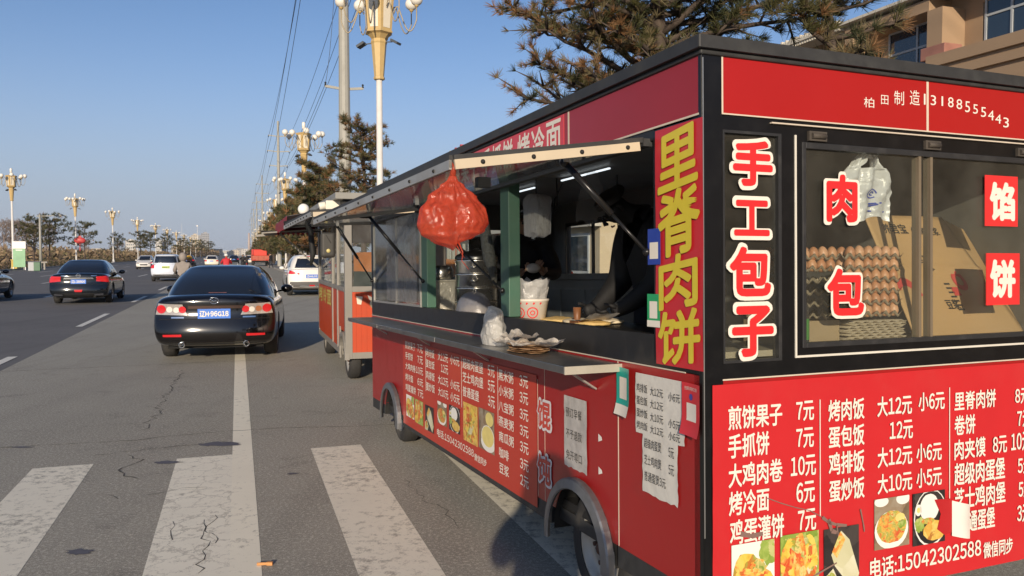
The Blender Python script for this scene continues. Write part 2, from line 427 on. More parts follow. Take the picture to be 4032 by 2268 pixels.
def paint_mat(name, col, worn, cracks):
    m = bpy.data.materials.new(name); m.use_nodes = True
    t = m.node_tree; N, L = t.nodes, t.links
    b = N['Principled BSDF']; b.inputs['Roughness'].default_value = .75; b.inputs['Specular IOR Level'].default_value = .25
    geo = N.new('ShaderNodeNewGeometry')
    n1 = N.new('ShaderNodeTexNoise'); n1.inputs['Scale'].default_value = 14; n1.inputs['Detail'].default_value = 9; n1.inputs['Roughness'].default_value = .75
    n2 = N.new('ShaderNodeTexNoise'); n2.inputs['Scale'].default_value = 1.4; n2.inputs['Detail'].default_value = 6
    n3 = N.new('ShaderNodeTexNoise'); n3.inputs['Scale'].default_value = 120; n3.inputs['Detail'].default_value = 3
    for n in (n1, n2, n3): L.new(geo.outputs['Position'], n.inputs['Vector'])
    ad = N.new('ShaderNodeMath'); ad.operation = 'MULTIPLY_ADD'; ad.inputs[1].default_value = .35
    L.new(n2.outputs['Fac'], ad.inputs[0]); L.new(n1.outputs['Fac'], ad.inputs[2])
    ad2 = N.new('ShaderNodeMath'); ad2.operation = 'MULTIPLY_ADD'; ad2.inputs[1].default_value = .22
    L.new(n3.outputs['Fac'], ad2.inputs[0]); L.new(ad.outputs[0], ad2.inputs[2])
    r = N.new('ShaderNodeMapRange'); r.inputs[1].default_value = .92 - worn; r.inputs[2].default_value = 1.08 - worn
    L.new(ad2.outputs[0], r.inputs[0])
    wear = r.outputs[0]
    if cracks:
        vo = N.new('ShaderNodeTexVoronoi'); vo.feature = 'DISTANCE_TO_EDGE'; vo.inputs['Scale'].default_value = cracks
        w = N.new('ShaderNodeVectorMath'); w.operation = 'MULTIPLY_ADD'; w.inputs[1].default_value = (.16, .16, .16)
        L.new(n1.outputs['Color'], w.inputs[0]); L.new(geo.outputs['Position'], w.inputs[2]); L.new(w.outputs[0], vo.inputs['Vector'])
        g = N.new('ShaderNodeMapRange'); g.inputs[1].default_value = .40; g.inputs[2].default_value = .62; g.inputs[3].default_value = .002; g.inputs[4].default_value = .032
        L.new(n2.outputs['Fac'], g.inputs[0])
        lt = N.new('ShaderNodeMath'); lt.operation = 'LESS_THAN'; L.new(vo.outputs['Distance'], lt.inputs[0]); L.new(g.outputs[0], lt.inputs[1])
        s_ = N.new('ShaderNodeMath'); s_.operation = 'MULTIPLY'; s_.inputs[1].default_value = .55; L.new(lt.outputs[0], s_.inputs[0])
        mxm = N.new('ShaderNodeMath'); mxm.operation = 'MAXIMUM'; L.new(s_.outputs[0], mxm.inputs[0]); L.new(wear, mxm.inputs[1]); wear = mxm.outputs[0]
    x0 = N.new('ShaderNodeMix'); x0.data_type = 'RGBA'; L.new(n2.outputs['Fac'], x0.inputs[0])
    x0.inputs[6].default_value = tuple(c * .86 for c in col) + (1,); x0.inputs[7].default_value = tuple(c * 1.08 for c in col) + (1,)
    x = N.new('ShaderNodeMix'); x.data_type = 'RGBA'; L.new(wear, x.inputs[0]); L.new(x0.outputs[2], x.inputs[6]); x.inputs[7].default_value = (.34, .315, .265, 1)
    L.new(x.outputs[2], b.inputs['Base Color'])
    return m
STRIPE = paint_mat('worn_stripe_paint', (.86, .815, .68), .08, 5.5)
STRIPE2 = paint_mat('gritty_stripe_paint', (.82, .77, .64), .13, 0)
LINE = paint_mat('line_paint', (.88, .83, .68), .07, 0)
DASH = paint_mat('lane_paint', (.75, .72, .65), .02, 0)

def sheet(name, quad, z, m, sub=0):
    b = MB(); b.poly([(p.x, p.y, z) for p in quad]); return b.build(name, m, kind='structure')
def lane(name, lat0, lat1, lon0, lon1, z, m):
    return sheet(name, [W(lat0, lon0), W(lat1, lon0), W(lat1, lon1), W(lat0, lon1)], z, m)
g = MB(); g.poly([(-4200, -600, -.03), (4200, -600, -.03), (4200, 6500, -.03), (-4200, 6500, -.03)])
g.build('ground', DIRT, kind='structure')
KERB = 3.95
lane('main_road', -21.6, -3.0, -60, 3500, -.006, NEW_ASPHALT)
lane('road_shoulder', -3.1, KERB + .02, -60, 3500, 0.0, OLD_ASPHALT)
b = MB()
for (l0, l1, z1) in ((KERB + .15, 16.5, .125),):
    q = [W(l0, -60), W(l1, -60), W(l1, 900), W(l0, 900)]
    b.poly([(p.x, p.y, z1) for p in q])
b.build('pavement', PAVING, kind='structure')
for nm, l0 in (('kerb', KERB), ('kerb', -21.75)):
    b = MB()
    p0, p1 = W(l0, -60), W(l0 + .15, 900)
    M = Matrix.Rotation(HEAD, 4, 'Z')
    b.box(l0, l0 + .15, -60, 900, -.02, .13, 0, M)
    b.build(nm, CONC, kind='structure')
# crosswalk stripes, edge line, lane dashes
for (l0, l1, m_, lo) in ((-1.47, -1.06, STRIPE2, 6.74), (-.47, -.06, STRIPE, 6.7), (.55, .96, STRIPE2, 6.7), (1.55, 1.96, STRIPE2, 6.75), (2.55, 2.96, STRIPE2, 6.75), (-2.47, -2.06, STRIPE2, 6.74)):
    lane('crosswalk_stripe', l0, l1, 1.6, lo, .0014, m_)
lane('edge_line', -.06, .095, 1.6, 160, .0018, LINE)
for k in range(22):
    lon = 10.2 + k * 9.6
    lane('lane_dash', -3.42, -3.28, lon, lon + 4.1, .001, DASH)
for la in (-6.85, -10.25, -13.65, -17.05):
    for k in range(14):
        lon = 16.5 + k * 15.0 + (la * 1.7) % 7
        lane('lane_dash', la - .07, la + .07, lon, lon + 6, -.001, DASH)
# cracks and stains: strips on the asphalt, from the photograph's ground positions
CRACK = mat('crack_dark', (.085, .078, .07), .95)  # dark tone of the crack and joint strips
TAR = mat('tar_stain', (.11, .10, .105), .6, var=.4, scale=30)
def crack(name, pts, w, m=CRACK, jag=.03, z=.0026, seed=1):
    r = random.Random(seed); P = [Vector((x, y, 0)) for x, y in pts]
    q = []
    for i in range(len(P) - 1):
        n = max(2, int((P[i + 1] - P[i]).length / .06))
        for k in range(n): q.append(P[i].lerp(P[i + 1], k / n))
    q.append(P[-1])
    vs = []
    for i, p in enumerate(q):
        d = (q[min(i + 1, len(q) - 1)] - q[max(i - 1, 0)]).normalized(); nn = Vector((-d.y, d.x, 0))
        off = nn * r.uniform(-jag, jag); ww = w * r.uniform(.12, .7)
        vs += [p + off - nn * ww / 2 + Vector((0, 0, z)), p + off + nn * ww / 2 + Vector((0, 0, z))]
    b = MB(); b.add(vs, [(2 * i, 2 * i + 1, 2 * i + 3, 2 * i + 2) for i in range(len(q) - 1)])
    return b.build(name, m, kind='structure')
crack('asphalt_crack', [(-4.56, 10.99), (-4.23, 9.89), (-3.99, 9.16), (-3.71, 8.33), (-3.56, 7.98), (-3.5, 7.65), (-3.34, 7.2)], .022, jag=.05, seed=3)
crack('asphalt_crack', [(-3.05, 6.31), (-2.9, 6.15), (-2.9, 5.98), (-2.9, 5.79), (-2.69, 5.61)], .026, jag=.035, seed=4)
crack('asphalt_joint', [(-4.24, 6.53), (-3.83, 6.65), (-3.24, 6.8), (-3.02, 6.96), (-2.63, 7.13), (-2.21, 7.27), (-1.84, 7.33), (-1.56, 7.34), (-.8, 7.5)], .022, jag=.012, seed=5)
crack('asphalt_joint', [(-6.99, 10.83), (-6.04, 11.2), (-5.16, 11.5), (-4.36, 11.86), (-3.71, 12.0)], .03, jag=.015, seed=6)
crack('asphalt_crack', [(-2.77, 5.27), (-2.57, 5.18)], .014, seed=7)
crack('asphalt_crack', [(-2.43, 5.25), (-2.32, 5.35), (-2.1, 5.42)], .012, seed=8)
crack('asphalt_crack', [(-3.35, 6.29), (-3.18, 6.38), (-2.85, 6.56), (-2.46, 6.77)], .018, jag=.03, seed=9)
crack('asphalt_crack', [(-1.86, 4.74), (-1.79, 4.54), (-1.71, 4.37), (-1.64, 4.17), (-1.58, 3.93)], .013, jag=.03, seed=10)
crack('asphalt_crack', [(-1.82, 4.83), (-1.79, 4.71), (-1.78, 4.54), (-1.71, 4.52), (-1.65, 4.35), (-1.67, 4.3)], .01, jag=.02, seed=11)
crack('asphalt_crack', [(-2.03, 4.71), (-1.96, 4.56), (-1.91, 4.4)], .01, jag=.02, seed=12)
crack('asphalt_crack', [(-.75, 5.6), (-.6, 5.2), (-.42, 4.9), (-.3, 4.6)], .01, jag=.03, seed=13)
def stain(x, y, rx, ry, seed, m=TAR):
    r = random.Random(seed); b = MB(); n = 26
    b.poly([(x + rx * cos(2 * pi * i / n) * r.uniform(.55, 1.1), y + ry * sin(2 * pi * i / n) * r.uniform(.55, 1.1), .0030) for i in range(n)])
    b.build('tar_stain', m, kind='structure')
stain(-2.33, 4.22, .09, .05, 1); stain(-2.66, 6.07, .13, .05, 2); stain(-2.45, 6.66, .2, .1, 3); stain(-4.05, 6.55, .12, .03, 4); stain(-1.6, 5.75, .05, .03, 5)
b = MB(); b.tube([(-1.31, 4.03, .011), (-1.27, 4.035, .011), (-1.235, 4.04, .011)], .008, 8)
b.box(-1.262, -1.232, 4.03, 4.046, .003, .019)
b.build('cigarette_end', mat('orange_filter', (.6, .28, .1), .8), label='tiny orange cigarette end lying on the asphalt between the stripes', cat='cigarette end')
# ------------------------------------------------------------------ red food trailer
# local frame: x = along the near end face, y = along the serving side (away), z = up; the trailer tips 1.65 deg nose-down
def frame(O, yaw, tilt, roll):
    y, t = radians(yaw), radians(tilt)
    A = Vector((sin(y) * cos(t), cos(y) * cos(t), -sin(t)))
    B = Vector((cos(y), -sin(y), -math.tan(radians(roll)))); B = (B - A * A.dot(B)).normalized()
    Cc = B.cross(A)
    return Matrix(((B.x, A.x, Cc.x, O[0]), (B.y, A.y, Cc.y, O[1]), (B.z, A.z, Cc.z, O[2]), (0, 0, 0, 1)))
TM = frame((.68, 2.755, 0), -22.7, 1.65, .2)
def tl(b, a, c): return TM @ Vector((b, a, c))
WID, LEN, TOP = 1.9, 5.2, 2.305
trailer = thing('food_trailer', 'red and black street food trailer with open serving hatch and priced menus, nearest the camera', 'food trailer', TM)
def fs(a, c, d): return (-d, a, c)          # serving-side plane, d = proud of it
def ff(b, c, d): return (b, -d, c)          # near end plane
T = lambda nm, mb, m, **k: mb.build(nm, m, trailer, **k)

# lower side panel with two wheel arches
WY = (.92, 4.41); ARC = .30; ARZ = (.282, .305)
def arch(y, zc, r, z, n=14):
    t0 = math.asin((z - zc) / r)
    return [(y + r * cos(t0 + (pi - 2 * t0) * i / n), zc + r * sin(t0 + (pi - 2 * t0) * i / n)) for i in range(n + 1)]
pts = [(0, .39)] + arch(WY[0], ARZ[0], ARC, .39)[::-1] + arch(WY[1], ARZ[1], ARC, .39)[::-1] + [(LEN, .39), (LEN, 1.172), (0, 1.172)]
b = MB(); b.prism(pts, fs, 0, -.03)
T('side_panel', b, RED)
b = MB()
for y0, y1 in ((.0, .60), (1.25, 4.09), (4.72, LEN)): b.box(.002, .032, y0, y1, .30, .388)
b.box(.03, .06, 0, LEN, .33, .39)
T('base_rail', b, BLACKR)
b = MB(); b.box(.03, WID - .03, .03, LEN - .03, .40, .44); b.box(.2, .28, .1, LEN + .0, .30, .40); b.box(WID - .28, WID - .2, .1, LEN, .30, .40)
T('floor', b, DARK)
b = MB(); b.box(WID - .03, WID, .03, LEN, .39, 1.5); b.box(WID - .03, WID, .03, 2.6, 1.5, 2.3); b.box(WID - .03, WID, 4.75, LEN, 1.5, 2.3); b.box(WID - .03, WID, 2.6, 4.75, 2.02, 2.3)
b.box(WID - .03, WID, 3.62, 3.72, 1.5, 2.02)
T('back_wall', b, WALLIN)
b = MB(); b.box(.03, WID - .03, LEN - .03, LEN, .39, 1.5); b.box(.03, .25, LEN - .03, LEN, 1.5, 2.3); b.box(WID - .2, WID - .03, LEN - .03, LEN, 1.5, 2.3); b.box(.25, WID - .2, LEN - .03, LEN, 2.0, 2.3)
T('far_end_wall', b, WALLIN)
b = MB(); b.box(WID - .045, WID - .031, 2.58, 4.77, 1.47, 1.5); b.box(WID - .045, WID - .031, 2.58, 4.77, 2.02, 2.05)
for y in (2.58, 3.15, 3.64, 4.2, 4.74): b.box(WID - .05, WID - .031, y, y + .035, 1.47, 2.05)
wf = T('back_window_frame', b, BLACK)
b = MB(); b.box(WID - .02, WID - .014, 2.6, 4.75, 1.5, 2.02)
b.build('pane', SHINGLASS, wf)
b = MB(); b.box(.25, WID - .2, LEN - .018, LEN - .012, 1.5, 2.0)
T('far_end_pane', b, SHINGLASS)
b = MB(); b.box(.03, WID - .03, .03, LEN - .03, 2.25, 2.29)
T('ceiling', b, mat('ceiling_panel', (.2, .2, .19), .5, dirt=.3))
for y0, y1 in ((2.2, 2.9), (3.38, 3.98)):
    b = MB(); b.box(.88, .893, y0, y1, 2.22, 2.23)
    T('strip_light', b, mat('strip_light_glow', (.9, .95, 1), .4, emit=(.86, .95, 1.0, 1.2)))
# roof edge
b = MB()
rim = [(-.03, -.03), (WID + .03, -.03), (WID + .03, LEN + .03), (-.03, LEN + .03)]
b.prism(rim, lambda u, v, d: (u, v, d), 2.318, 2.362)
b.box(-.012, WID + .012, -.014, LEN + .012, 2.300, 2.318)
roof = T('roof', b, BLACKR, bevel=.006)
b = MB()
for x in (.2, .55, .83, 1.2, 1.38, 1.72): b.ball((x, .08, 2.366), .016, 8, 5)
b.build('rivet', WHITE, roof)
# near-end face
b = MB(); b.prism([(.0, .30), (.085, .30), (.085, 2.30), (.0, 2.30)], ff, .004, -.05); b.prism([(.004, .30), (.0, .30), (.0, 2.3), (.004, 2.3)], ff, .0, -.05)
b.box(-.004, .0, -.004, .014, .30, 2.30)
T('corner_post', b, BLACK, bevel=.003)
b = MB(); b.box(.0005, .0045, -.0065, -.0042, .6, 2.29)
T('post_edge_strip', b, mat('bare_metal_edge', (.5, .5, .48), .35, .8))
b = MB(); b.box(.085, WID, .0, .03, .39, 1.15)
T('end_panel', b, RED)
b = MB(); b.box(.085, 1.088, -.003, .03, 2.102, 2.30); b.box(1.100, WID, -.003, .03, 2.102, 2.30)
fas = T('end_fascia', b, mat('bright_red_fascia', (.37, .012, .011), .34, var=.05, scale=2, dirt=.12, dcol=(.4, .02, .02), spec=.4))
b = MB(); b.box(.083, .09, -.0045, .0, 2.10, 2.302); b.box(.083, WID, -.0055, 0, 2.097, 2.102); b.box(1.088, 1.1, -.0035, 0, 2.102, 2.30)
T('edge_strip', b, CREAM)
b = MB(); b.box(.083, WID, -.005, 0, 1.152, 1.157)
T('edge_strip', b, CREAM)
# window band with two openings
b = MB()
b.box(.085, WID, .0, .035, 2.044, 2.094); b.box(.085, WID, .0, .035, 1.158, 1.212)
b.box(.35, .447, .0, .035, 1.212, 2.044); b.box(.447, WID, .0, .035, 1.212, 1.253); b.box(.447, WID, .0, .035, 2.02, 2.044)
T('window_band', b, BLACK)
b = MB(); b.box(.30, WID, -.012, .0, 2.078, 2.083)
T('drip_rail', b, CREAM)
b = MB(); b.box(.413, .421, -.004, .0, 1.218, 2.044); b.box(.421, WID, -.004, .0, 1.218, 1.226)
T('window_trim', b, mat('white_trim', (.66, .62, .54), .5, dirt=.25))
b = MB()
b.box(.447, .465, -.006, .03, 1.253, 2.02); b.box(.465, WID, -.006, .03, 1.253, 1.272); b.box(.465, WID, -.006, .03, 1.997, 2.02)
mwf = T('main_window_frame', b, mat('dark_grey_frame', (.035, .035, .036), .45, .3, dirt=.35, dcol=(.14, .13, .12), dscale=8), bevel=.002)
b = MB(); b.box(1.044, 1.058, -.004, .03, 1.272, 1.997); b.box(1.108, 1.122, -.004, .03, 1.272, 1.997)
b.build('sash_stile', mat('bronze_sash', (.24, .19, .13), .5, .4, dirt=.3), mwf)
b = MB(); b.box(.465, WID, .008, .012, 1.272, 1.997); b.build('pane', SHINGLASS, mwf)
for x0 in (.475, 1.075, 1.62):
    b = MB(); b.box(x0, x0 + .085, -.012, .0, 2.026, 2.062); b.tube([(x0 + .01, -.014, 2.044), (x0 + .075, -.014, 2.044)], .011, 8)
    T('hinge', b, mat('dirty_hinge', (.07, .06, .05), .7, .3, dirt=.6))
b = MB(); b.box(.092, .35, .012, .016, 1.212, 2.044)
T('narrow_pane', b, SHINGLASS)
b = MB(); b.box(.088, .096, -.003, .02, 1.212, 2.044); b.box(.335, .35, -.004, .02, 1.212, 2.044); b.box(.096, .335, -.003, .02, 1.212, 1.222); b.box(.096, .335, -.003, .02, 2.034, 2.044)
T('narrow_window_frame', b, mat('dark_grey_frame', (.035, .035, .036), .45, .3))
# inside behind the narrow pane: added dark sheet stands in for the cabin's shade
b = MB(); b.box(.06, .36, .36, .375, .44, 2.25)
T('dark_backing', b, DARK)
b = MB(); b.box(.1, WID - .05, .04, .46, 1.225, 1.248)
T('window_ledge', b, mat('ledge_wood', (.33, .28, .2), .6, dirt=.3))

# sticker lettering on the panes
def letters(name, items, fmap, d, rad, m_in, m_out):
    b = MB()
    for ch, bx in items: b.outline(ch, fmap, bx, d, rad, 1, .03); b.text(ch, fmap, bx, d + .0032, 0, .042)
    return T(name, b, [m_in, m_out])
letters('window_lettering', [('手', (.129, .307, 1.847, 2.012)), ('工', (.133, .292, 1.668, 1.797)), ('包', (.112, .298, 1.45, 1.63)), ('子', (.122, .309, 1.232, 1.417))], ff, .004, .015, RTXT, WTXT)
letters('window_lettering', [('肉', (.556, .711, 1.725, 1.906)), ('包', (.558, .744, 1.369, 1.55))], ff, .009, .012, RTXT, WTXT)
for ch, r, bx in (('馅', (1.421, 1.622, 1.725, 1.938), (1.447, 1.604, 1.748, 1.912)), ('饼', (1.429, 1.634, 1.392, 1.611), (1.449, 1.608, 1.42, 1.585))):
    b = MB(); b.box(r[0], r[1], -.009, -.006, r[2], r[3]); b.text(ch, ff, bx, .0095, 1, .045)
    T('window_sign', b, [mat('sign_red', (.72, .03, .03), .45), WTXT])
b = MB()
for ch, bx in (('柏', (.752, .805, 2.172, 2.211)), ('田', (.841, .879, 2.19, 2.226)), ('制', (.91, .963, 2.194, 2.249)), ('造', (.995, 1.049, 2.2, 2.259)), ('1', (1.072, 1.081, 2.206, 2.249)), ('3', (1.11, 1.14, 2.207, 2.247)), ('1', (1.171, 1.180, 2.208, 2.247)), ('8', (1.208, 1.24, 2.206, 2.247)), ('8', (1.257, 1.29, 2.202, 2.243)), ('5', (1.307, 1.336, 2.193, 2.238)), ('5', (1.354, 1.383, 2.19, 2.229)), ('5', (1.401, 1.432, 2.18, 2.221)), ('4', (1.444, 1.48, 2.17, 2.211)), ('4', (1.488, 1.524, 2.159, 2.197)), ('3', (1.537, 1.572, 2.145, 2.187))):
    b.text(ch, ff, bx, .0045, 0, -.004)
b.build('maker_lettering', WTXT, fas)

# big menu banner on the near end
FM = [('煎饼果子', .099, .341, .975, 1.061), ('7元', .406, .491, .983, 1.057), ('手抓饼', .098, .281, .873, .960), ('7元', .406, .490, .882, .957), ('大鸡肉卷', .099, .342, .768, .855), ('10元', .380, .500, .776, .854), ('烤冷面', .100, .280, .668, .755), ('6元', .406, .494, .675, .756), ('鸡蛋灌饼', .104, .348, .562, .653), ('7元', .413, .500, .570, .652), ('烤肉饭', .561, .742, .969, 1.052), ('蛋包饭', .561, .742, .867, .952), ('鸡排饭', .562, .742, .765, .852), ('蛋炒饭', .563, .742, .662, .747), ('大12元', .809, .994, .969, 1.048), ('小6元', 1.030, 1.177, .975, 1.050), ('12元', .874, .999, .871, .946), ('大12元', .810, .995, .769, .848), ('小6元', 1.018, 1.160, .769, .845), ('大10元', .810, .995, .666, .744), ('小5元', 1.018, 1.160, .667, .745), ('里脊肉饼', 1.233, 1.480, .962, 1.040), ('卷饼', 1.233, 1.356, .860, .943), ('肉夹馍', 1.233, 1.417, .759, .843), ('超级肉蛋堡', 1.232, 1.537, .652, .746), ('芝士鸡肉堡', 1.232, 1.540, .551, .643), ('通蛋堡', 1.315, 1.475, .452, .542), ('8元', 1.600, 1.686, .965, 1.031), ('7元', 1.613, 1.699, .864, .935), ('8元', 1.462, 1.549, .764, .837), ('10元', 1.575, 1.695, .762, .842), ('5元', 1.617, 1.704, .661, .731), ('5元', 1.622, 1.704, .558, .629), ('3元', 1.613, 1.695, .453, .528), ('电话:15042302588', .770, 1.391, .340, .420), ('微信同步', 1.405, 1.586, .328, .396)]
b = MB()
def bannersurf(u, v):
    x = .035 + u * (WID - .035 - .02); z = .288 + v * (1.139 - .288)
    w = .0035 * noise.noise(Vector((x * 5, z * 7, 3))) + .002 * noise.noise(Vector((x * 17, z * 11, 9)))
    return (x, -.008 - max(-.003, w), z)
b.grid(bannersurf, 60, 28)
banner = T('menu_banner', b, REDV)
b = MB()
for t_, x0, x1, z0, z1 in FM: b.text(t_, ff, (x0, x1, z0, z1), .0135, 0, .017)
b.box(.519, .523, -.0135, -.013, .615, 1.057); b.box(1.204, 1.208, -.0135, -.013, .598, 1.061)
b.build('menu_lettering', WTXT, banner)

def food_mat(name, cols, scale, seed=0, dist=1.0):
    m = bpy.data.materials.new(name); m.use_nodes = True
    t = m.node_tree; N, L = t.nodes, t.links
    bs = N['Principled BSDF']; bs.inputs['Roughness'].default_value = .4
    tc = N.new('ShaderNodeTexCoord')
    nz = N.new('ShaderNodeTexNoise'); nz.inputs['Scale'].default_value = scale * .7; nz.inputs['Detail'].default_value = 6; nz.inputs['Distortion'].default_value = dist
    mp = N.new('ShaderNodeMapping'); mp.inputs['Location'].default_value = (seed, seed * 2.3, seed * .7)
    L.new(tc.outputs['Object'], mp.inputs[0]); L.new(mp.outputs[0], nz.inputs['Vector'])
    vo = N.new('ShaderNodeTexVoronoi'); vo.inputs['Scale'].default_value = scale
    ad = N.new('ShaderNodeVectorMath'); ad.operation = 'MULTIPLY_ADD'; ad.inputs[1].default_value = (.05, .05, .05)
    L.new(nz.outputs['Color'], ad.inputs[0]); L.new(mp.outputs[0], ad.inputs[2]); L.new(ad.outputs[0], vo.inputs['Vector'])
    sp = N.new('ShaderNodeSeparateColor'); L.new(vo.outputs['Color'], sp.inputs[0])
    mm = N.new('ShaderNodeMath'); mm.operation = 'MULTIPLY_ADD'; mm.inputs[1].default_value = .45; L.new(sp.outputs[0], mm.inputs[0])
    m3 = N.new('ShaderNodeMath'); m3.operation = 'MULTIPLY'; m3.inputs[1].default_value = .6; L.new(nz.outputs['Fac'], m3.inputs[0]); L.new(m3.outputs[0], mm.inputs[2])
    cr = N.new('ShaderNodeValToRGB'); els = cr.color_ramp.elements
    while len(els) < len(cols): els.new(.5)
    for i, c in enumerate(cols): els[i].position = .2 + .6 * i / max(1, len(cols) - 1); els[i].color = tuple(c) + (1,)
    L.new(mm.outputs[0], cr.inputs[0]); L.new(cr.outputs[0], bs.inputs['Base Color'])
    return m
F_TACO = food_mat('taco_print', [(.5, .3, .03), (.72, .5, .07), (.75, .55, .12), (.6, .06, .02), (.3, .36, .05), (.7, .62, .42)], 26, 1)
F_TACO2 = food_mat('shred_print', [(.72, .5, .07), (.62, .09, .03), (.7, .36, .06), (.68, .55, .2), (.2, .28, .04)], 34, 4, 2.5)
F_RICE = food_mat('noodle_print', [(.58, .26, .04), (.55, .08, .03), (.68, .4, .08), (.3, .34, .06), (.66, .5, .2)], 48, 2, 2.2)
F_DARK = food_mat('dark_table_print', [(.012, .011, .012), (.03, .026, .025), (.06, .05, .045)], 14, 3)
F_WOOD = food_mat('wood_table_print', [(.14, .1, .06), (.24, .17, .1), (.32, .27, .2)], 16, 5)
F_WRAP = food_mat('wrap_print', [(.62, .6, .4), (.52, .5, .3), (.7, .68, .52)], 8, 6)
F_FRIED = food_mat('fried_print', [(.55, .28, .05), (.68, .42, .08), (.72, .52, .14), (.4, .16, .03)], 40, 7)
F_GREEN = food_mat('leaf_print', [(.16, .26, .03), (.3, .4, .08), (.5, .5, .2)], 30, 8)
F_CREAM = mat('porridge_print', (.72, .6, .2), .4, var=.2, scale=20)
F_WHITE = mat('plate_print', (.78, .76, .7), .4, var=.04)
def ell(cx, cz, rx, rz, n=22, a0=0, a1=2 * pi, jit=0, seed=0):
    r = random.Random(seed)
    return [(cx + rx * cos(a0 + (a1 - a0) * i / n) * (1 + r.uniform(-jit, jit)), cz + rz * sin(a0 + (a1 - a0) * i / n) * (1 + r.uniform(-jit, jit))) for i in range(n)]
FOODM = [F_TACO, F_TACO2, F_RICE, F_DARK, F_WOOD, F_WRAP, F_FRIED, F_GREEN, F_CREAM, F_WHITE, RTXT]
def photo_art(b, kind, bx, fmap, d):
    x0, x1, z0, z1 = bx; w, h = x1 - x0, z1 - z0
    def P(u, v, k): return fmap(x0 + u * w, z0 + v * h, d + .0006 * k)
    def shape(pts, k, mi): b.poly([P(min(1, max(0, u)), min(1, max(0, v)), k) for u, v in pts], mi)
    bg = {'taco': 9, 'taco2': 7, 'wrap': 3, 'bowl': 4, 'plate': 3, 'fried': 6, 'porridge': 4}[kind]
    shape([(0, 0), (1, 0), (1, 1), (0, 1)], 0, bg)
    if kind == 'taco':
        shape(ell(.35, .45, .36, .42, jit=.06, seed=2), 1, 0); shape(ell(.72, .3, .3, .32, jit=.06, seed=3), 2, 0); shape(ell(.85, .85, .2, .2, jit=.2, seed=4), 1, 7)
        shape(ell(.6, .66, .2, .1, jit=.25, seed=8), 3, 1)
    if kind == 'taco2':
        shape(ell(.3, .6, .3, .36, jit=.05, seed=5), 1, 0); shape(ell(.72, .62, .24, .34, jit=.05, seed=6), 2, 0); shape(ell(.5, .55, .16, .5, jit=.12, seed=7), 3, 1); shape(ell(.22, .18, .25, .18, jit=.1, seed=9), 3, 0)
    if kind == 'wrap':
        shape(ell(.75, .5, .3, .45), 1, 3)
        shape([(.2, .62), (.48, .95), (.72, .8), (1, .28), (.85, .02), (.3, .45)], 2, 5); shape([(.22, .66), (.45, .94), (.6, .82), (.36, .56)], 3, 1)
        shape([(.0, .3), (.25, .42), (.42, .2), (.3, 0), (0, 0)], 3, 5); shape(ell(.2, .22, .14, .14, jit=.2), 4, 0)
    if kind == 'bowl':
        shape(ell(.2, .94, .2, .1), 1, 9); shape(ell(.82, .95, .2, .12), 1, 9)
        shape(ell(.48, .36, .48, .38), 2, 9); shape(ell(.48, .42, .43, .32, jit=.04, seed=11), 3, 2); shape(ell(.72, .58, .14, .09), 4, 8); shape(ell(.78, .45, .12, .08, jit=.2), 4, 7)
    if kind == 'plate':
        shape(ell(.55, .5, .52, .55), 1, 9); shape(ell(.55, .51, .49, .52), 2, 3); shape(ell(.5, .7, .3, .26, jit=.04, seed=12), 3, 9)
        shape(ell(.16, .68, .1, .11), 3, 9); shape(ell(.16, .68, .05, .055), 4, 8)
        shape(ell(.66, .25, .34, .2, jit=.08, seed=13), 3, 6); shape(ell(.2, .4, .16, .14, jit=.2, seed=14), 3, 7); shape(ell(.45, .45, .2, .06, jit=.05), 4, 2)
    if kind == 'fried':
        shape(ell(.45, .72, .42, .24, jit=.05, seed=15), 1, 0); shape(ell(.5, .28, .44, .25, jit=.05, seed=16), 1, 0)
    if kind == 'porridge':
        shape(ell(.6, .2, .44, .2), 1, 9); shape(ell(.6, .34, .42, .3), 2, 9); shape(ell(.6, .37, .37, .25), 3, 8); shape(ell(.7, .8, .24, .17), 1, 8)
def photo(parent, kind, bx, fmap, d):
    b = MB(); photo_art(b, kind, bx, fmap, d)
    return b.build('food_photo', FOODM, parent)
photo(banner, 'taco', (.111, .303, .30, .562), ff, .0135); photo(banner, 'taco2', (.331, .513, .30, .567), ff, .0135)
photo(banner, 'wrap', (.538, .713, .30, .563), ff, .0135); photo(banner, 'bowl', (.793, .979, .448, .647), ff, .0135); photo(banner, 'plate', (.999, 1.179, .435, .646), ff, .0135)
b = MB(); b.poly([ff(u, v, .0175) for u, v in [(1.115, .612), (1.216, .606), (1.212, .466), (1.17, .462), (1.13, .49), (1.15, .55)]], 0)
def flapfn(u, v):
    x = 1.214 + u * .09; z = .452 + v * .145 - u * .02 + (.012 * sin(v * 6) * u)
    return (x, -.018 - .055 * u * (1.2 - u), z)
b.grid(flapfn, 6, 6, 1)
b.build('torn_flap', [mat('torn_red', (.42, .012, .015), .5), mat('torn_back', (.72, .66, .6), .7)], banner)
b = MB()
r = random.Random(5)
GASH = mat('grey_scuff', (.2, .12, .1), .8)
def gash(pts, w, d=.0152):
    for i in range(len(pts) - 1):
        (x0, z0), (x1, z1) = pts[i], pts[i + 1]; dx, dz = x1 - x0, z1 - z0; l = sqrt(dx * dx + dz * dz); nx, nz = -dz / l * w / 2, dx / l * w / 2
        b.poly([ff(x0 - nx, z0 - nz, d), ff(x1 - nx * .7, z1 - nz * .7, d), ff(x1 + nx * .7, z1 + nz * .7, d), ff(x0 + nx, z0 + nz, d)])
gash([(.27, .715), (.33, .69), (.4, .665), (.47, .645), (.53, .612)], .004); gash([(.53, .612), (.56, .59), (.6, .575), (.65, .566)], .014); gash([(.3, .32), (.4, .37), (.5, .40), (.6, .43)], .008)
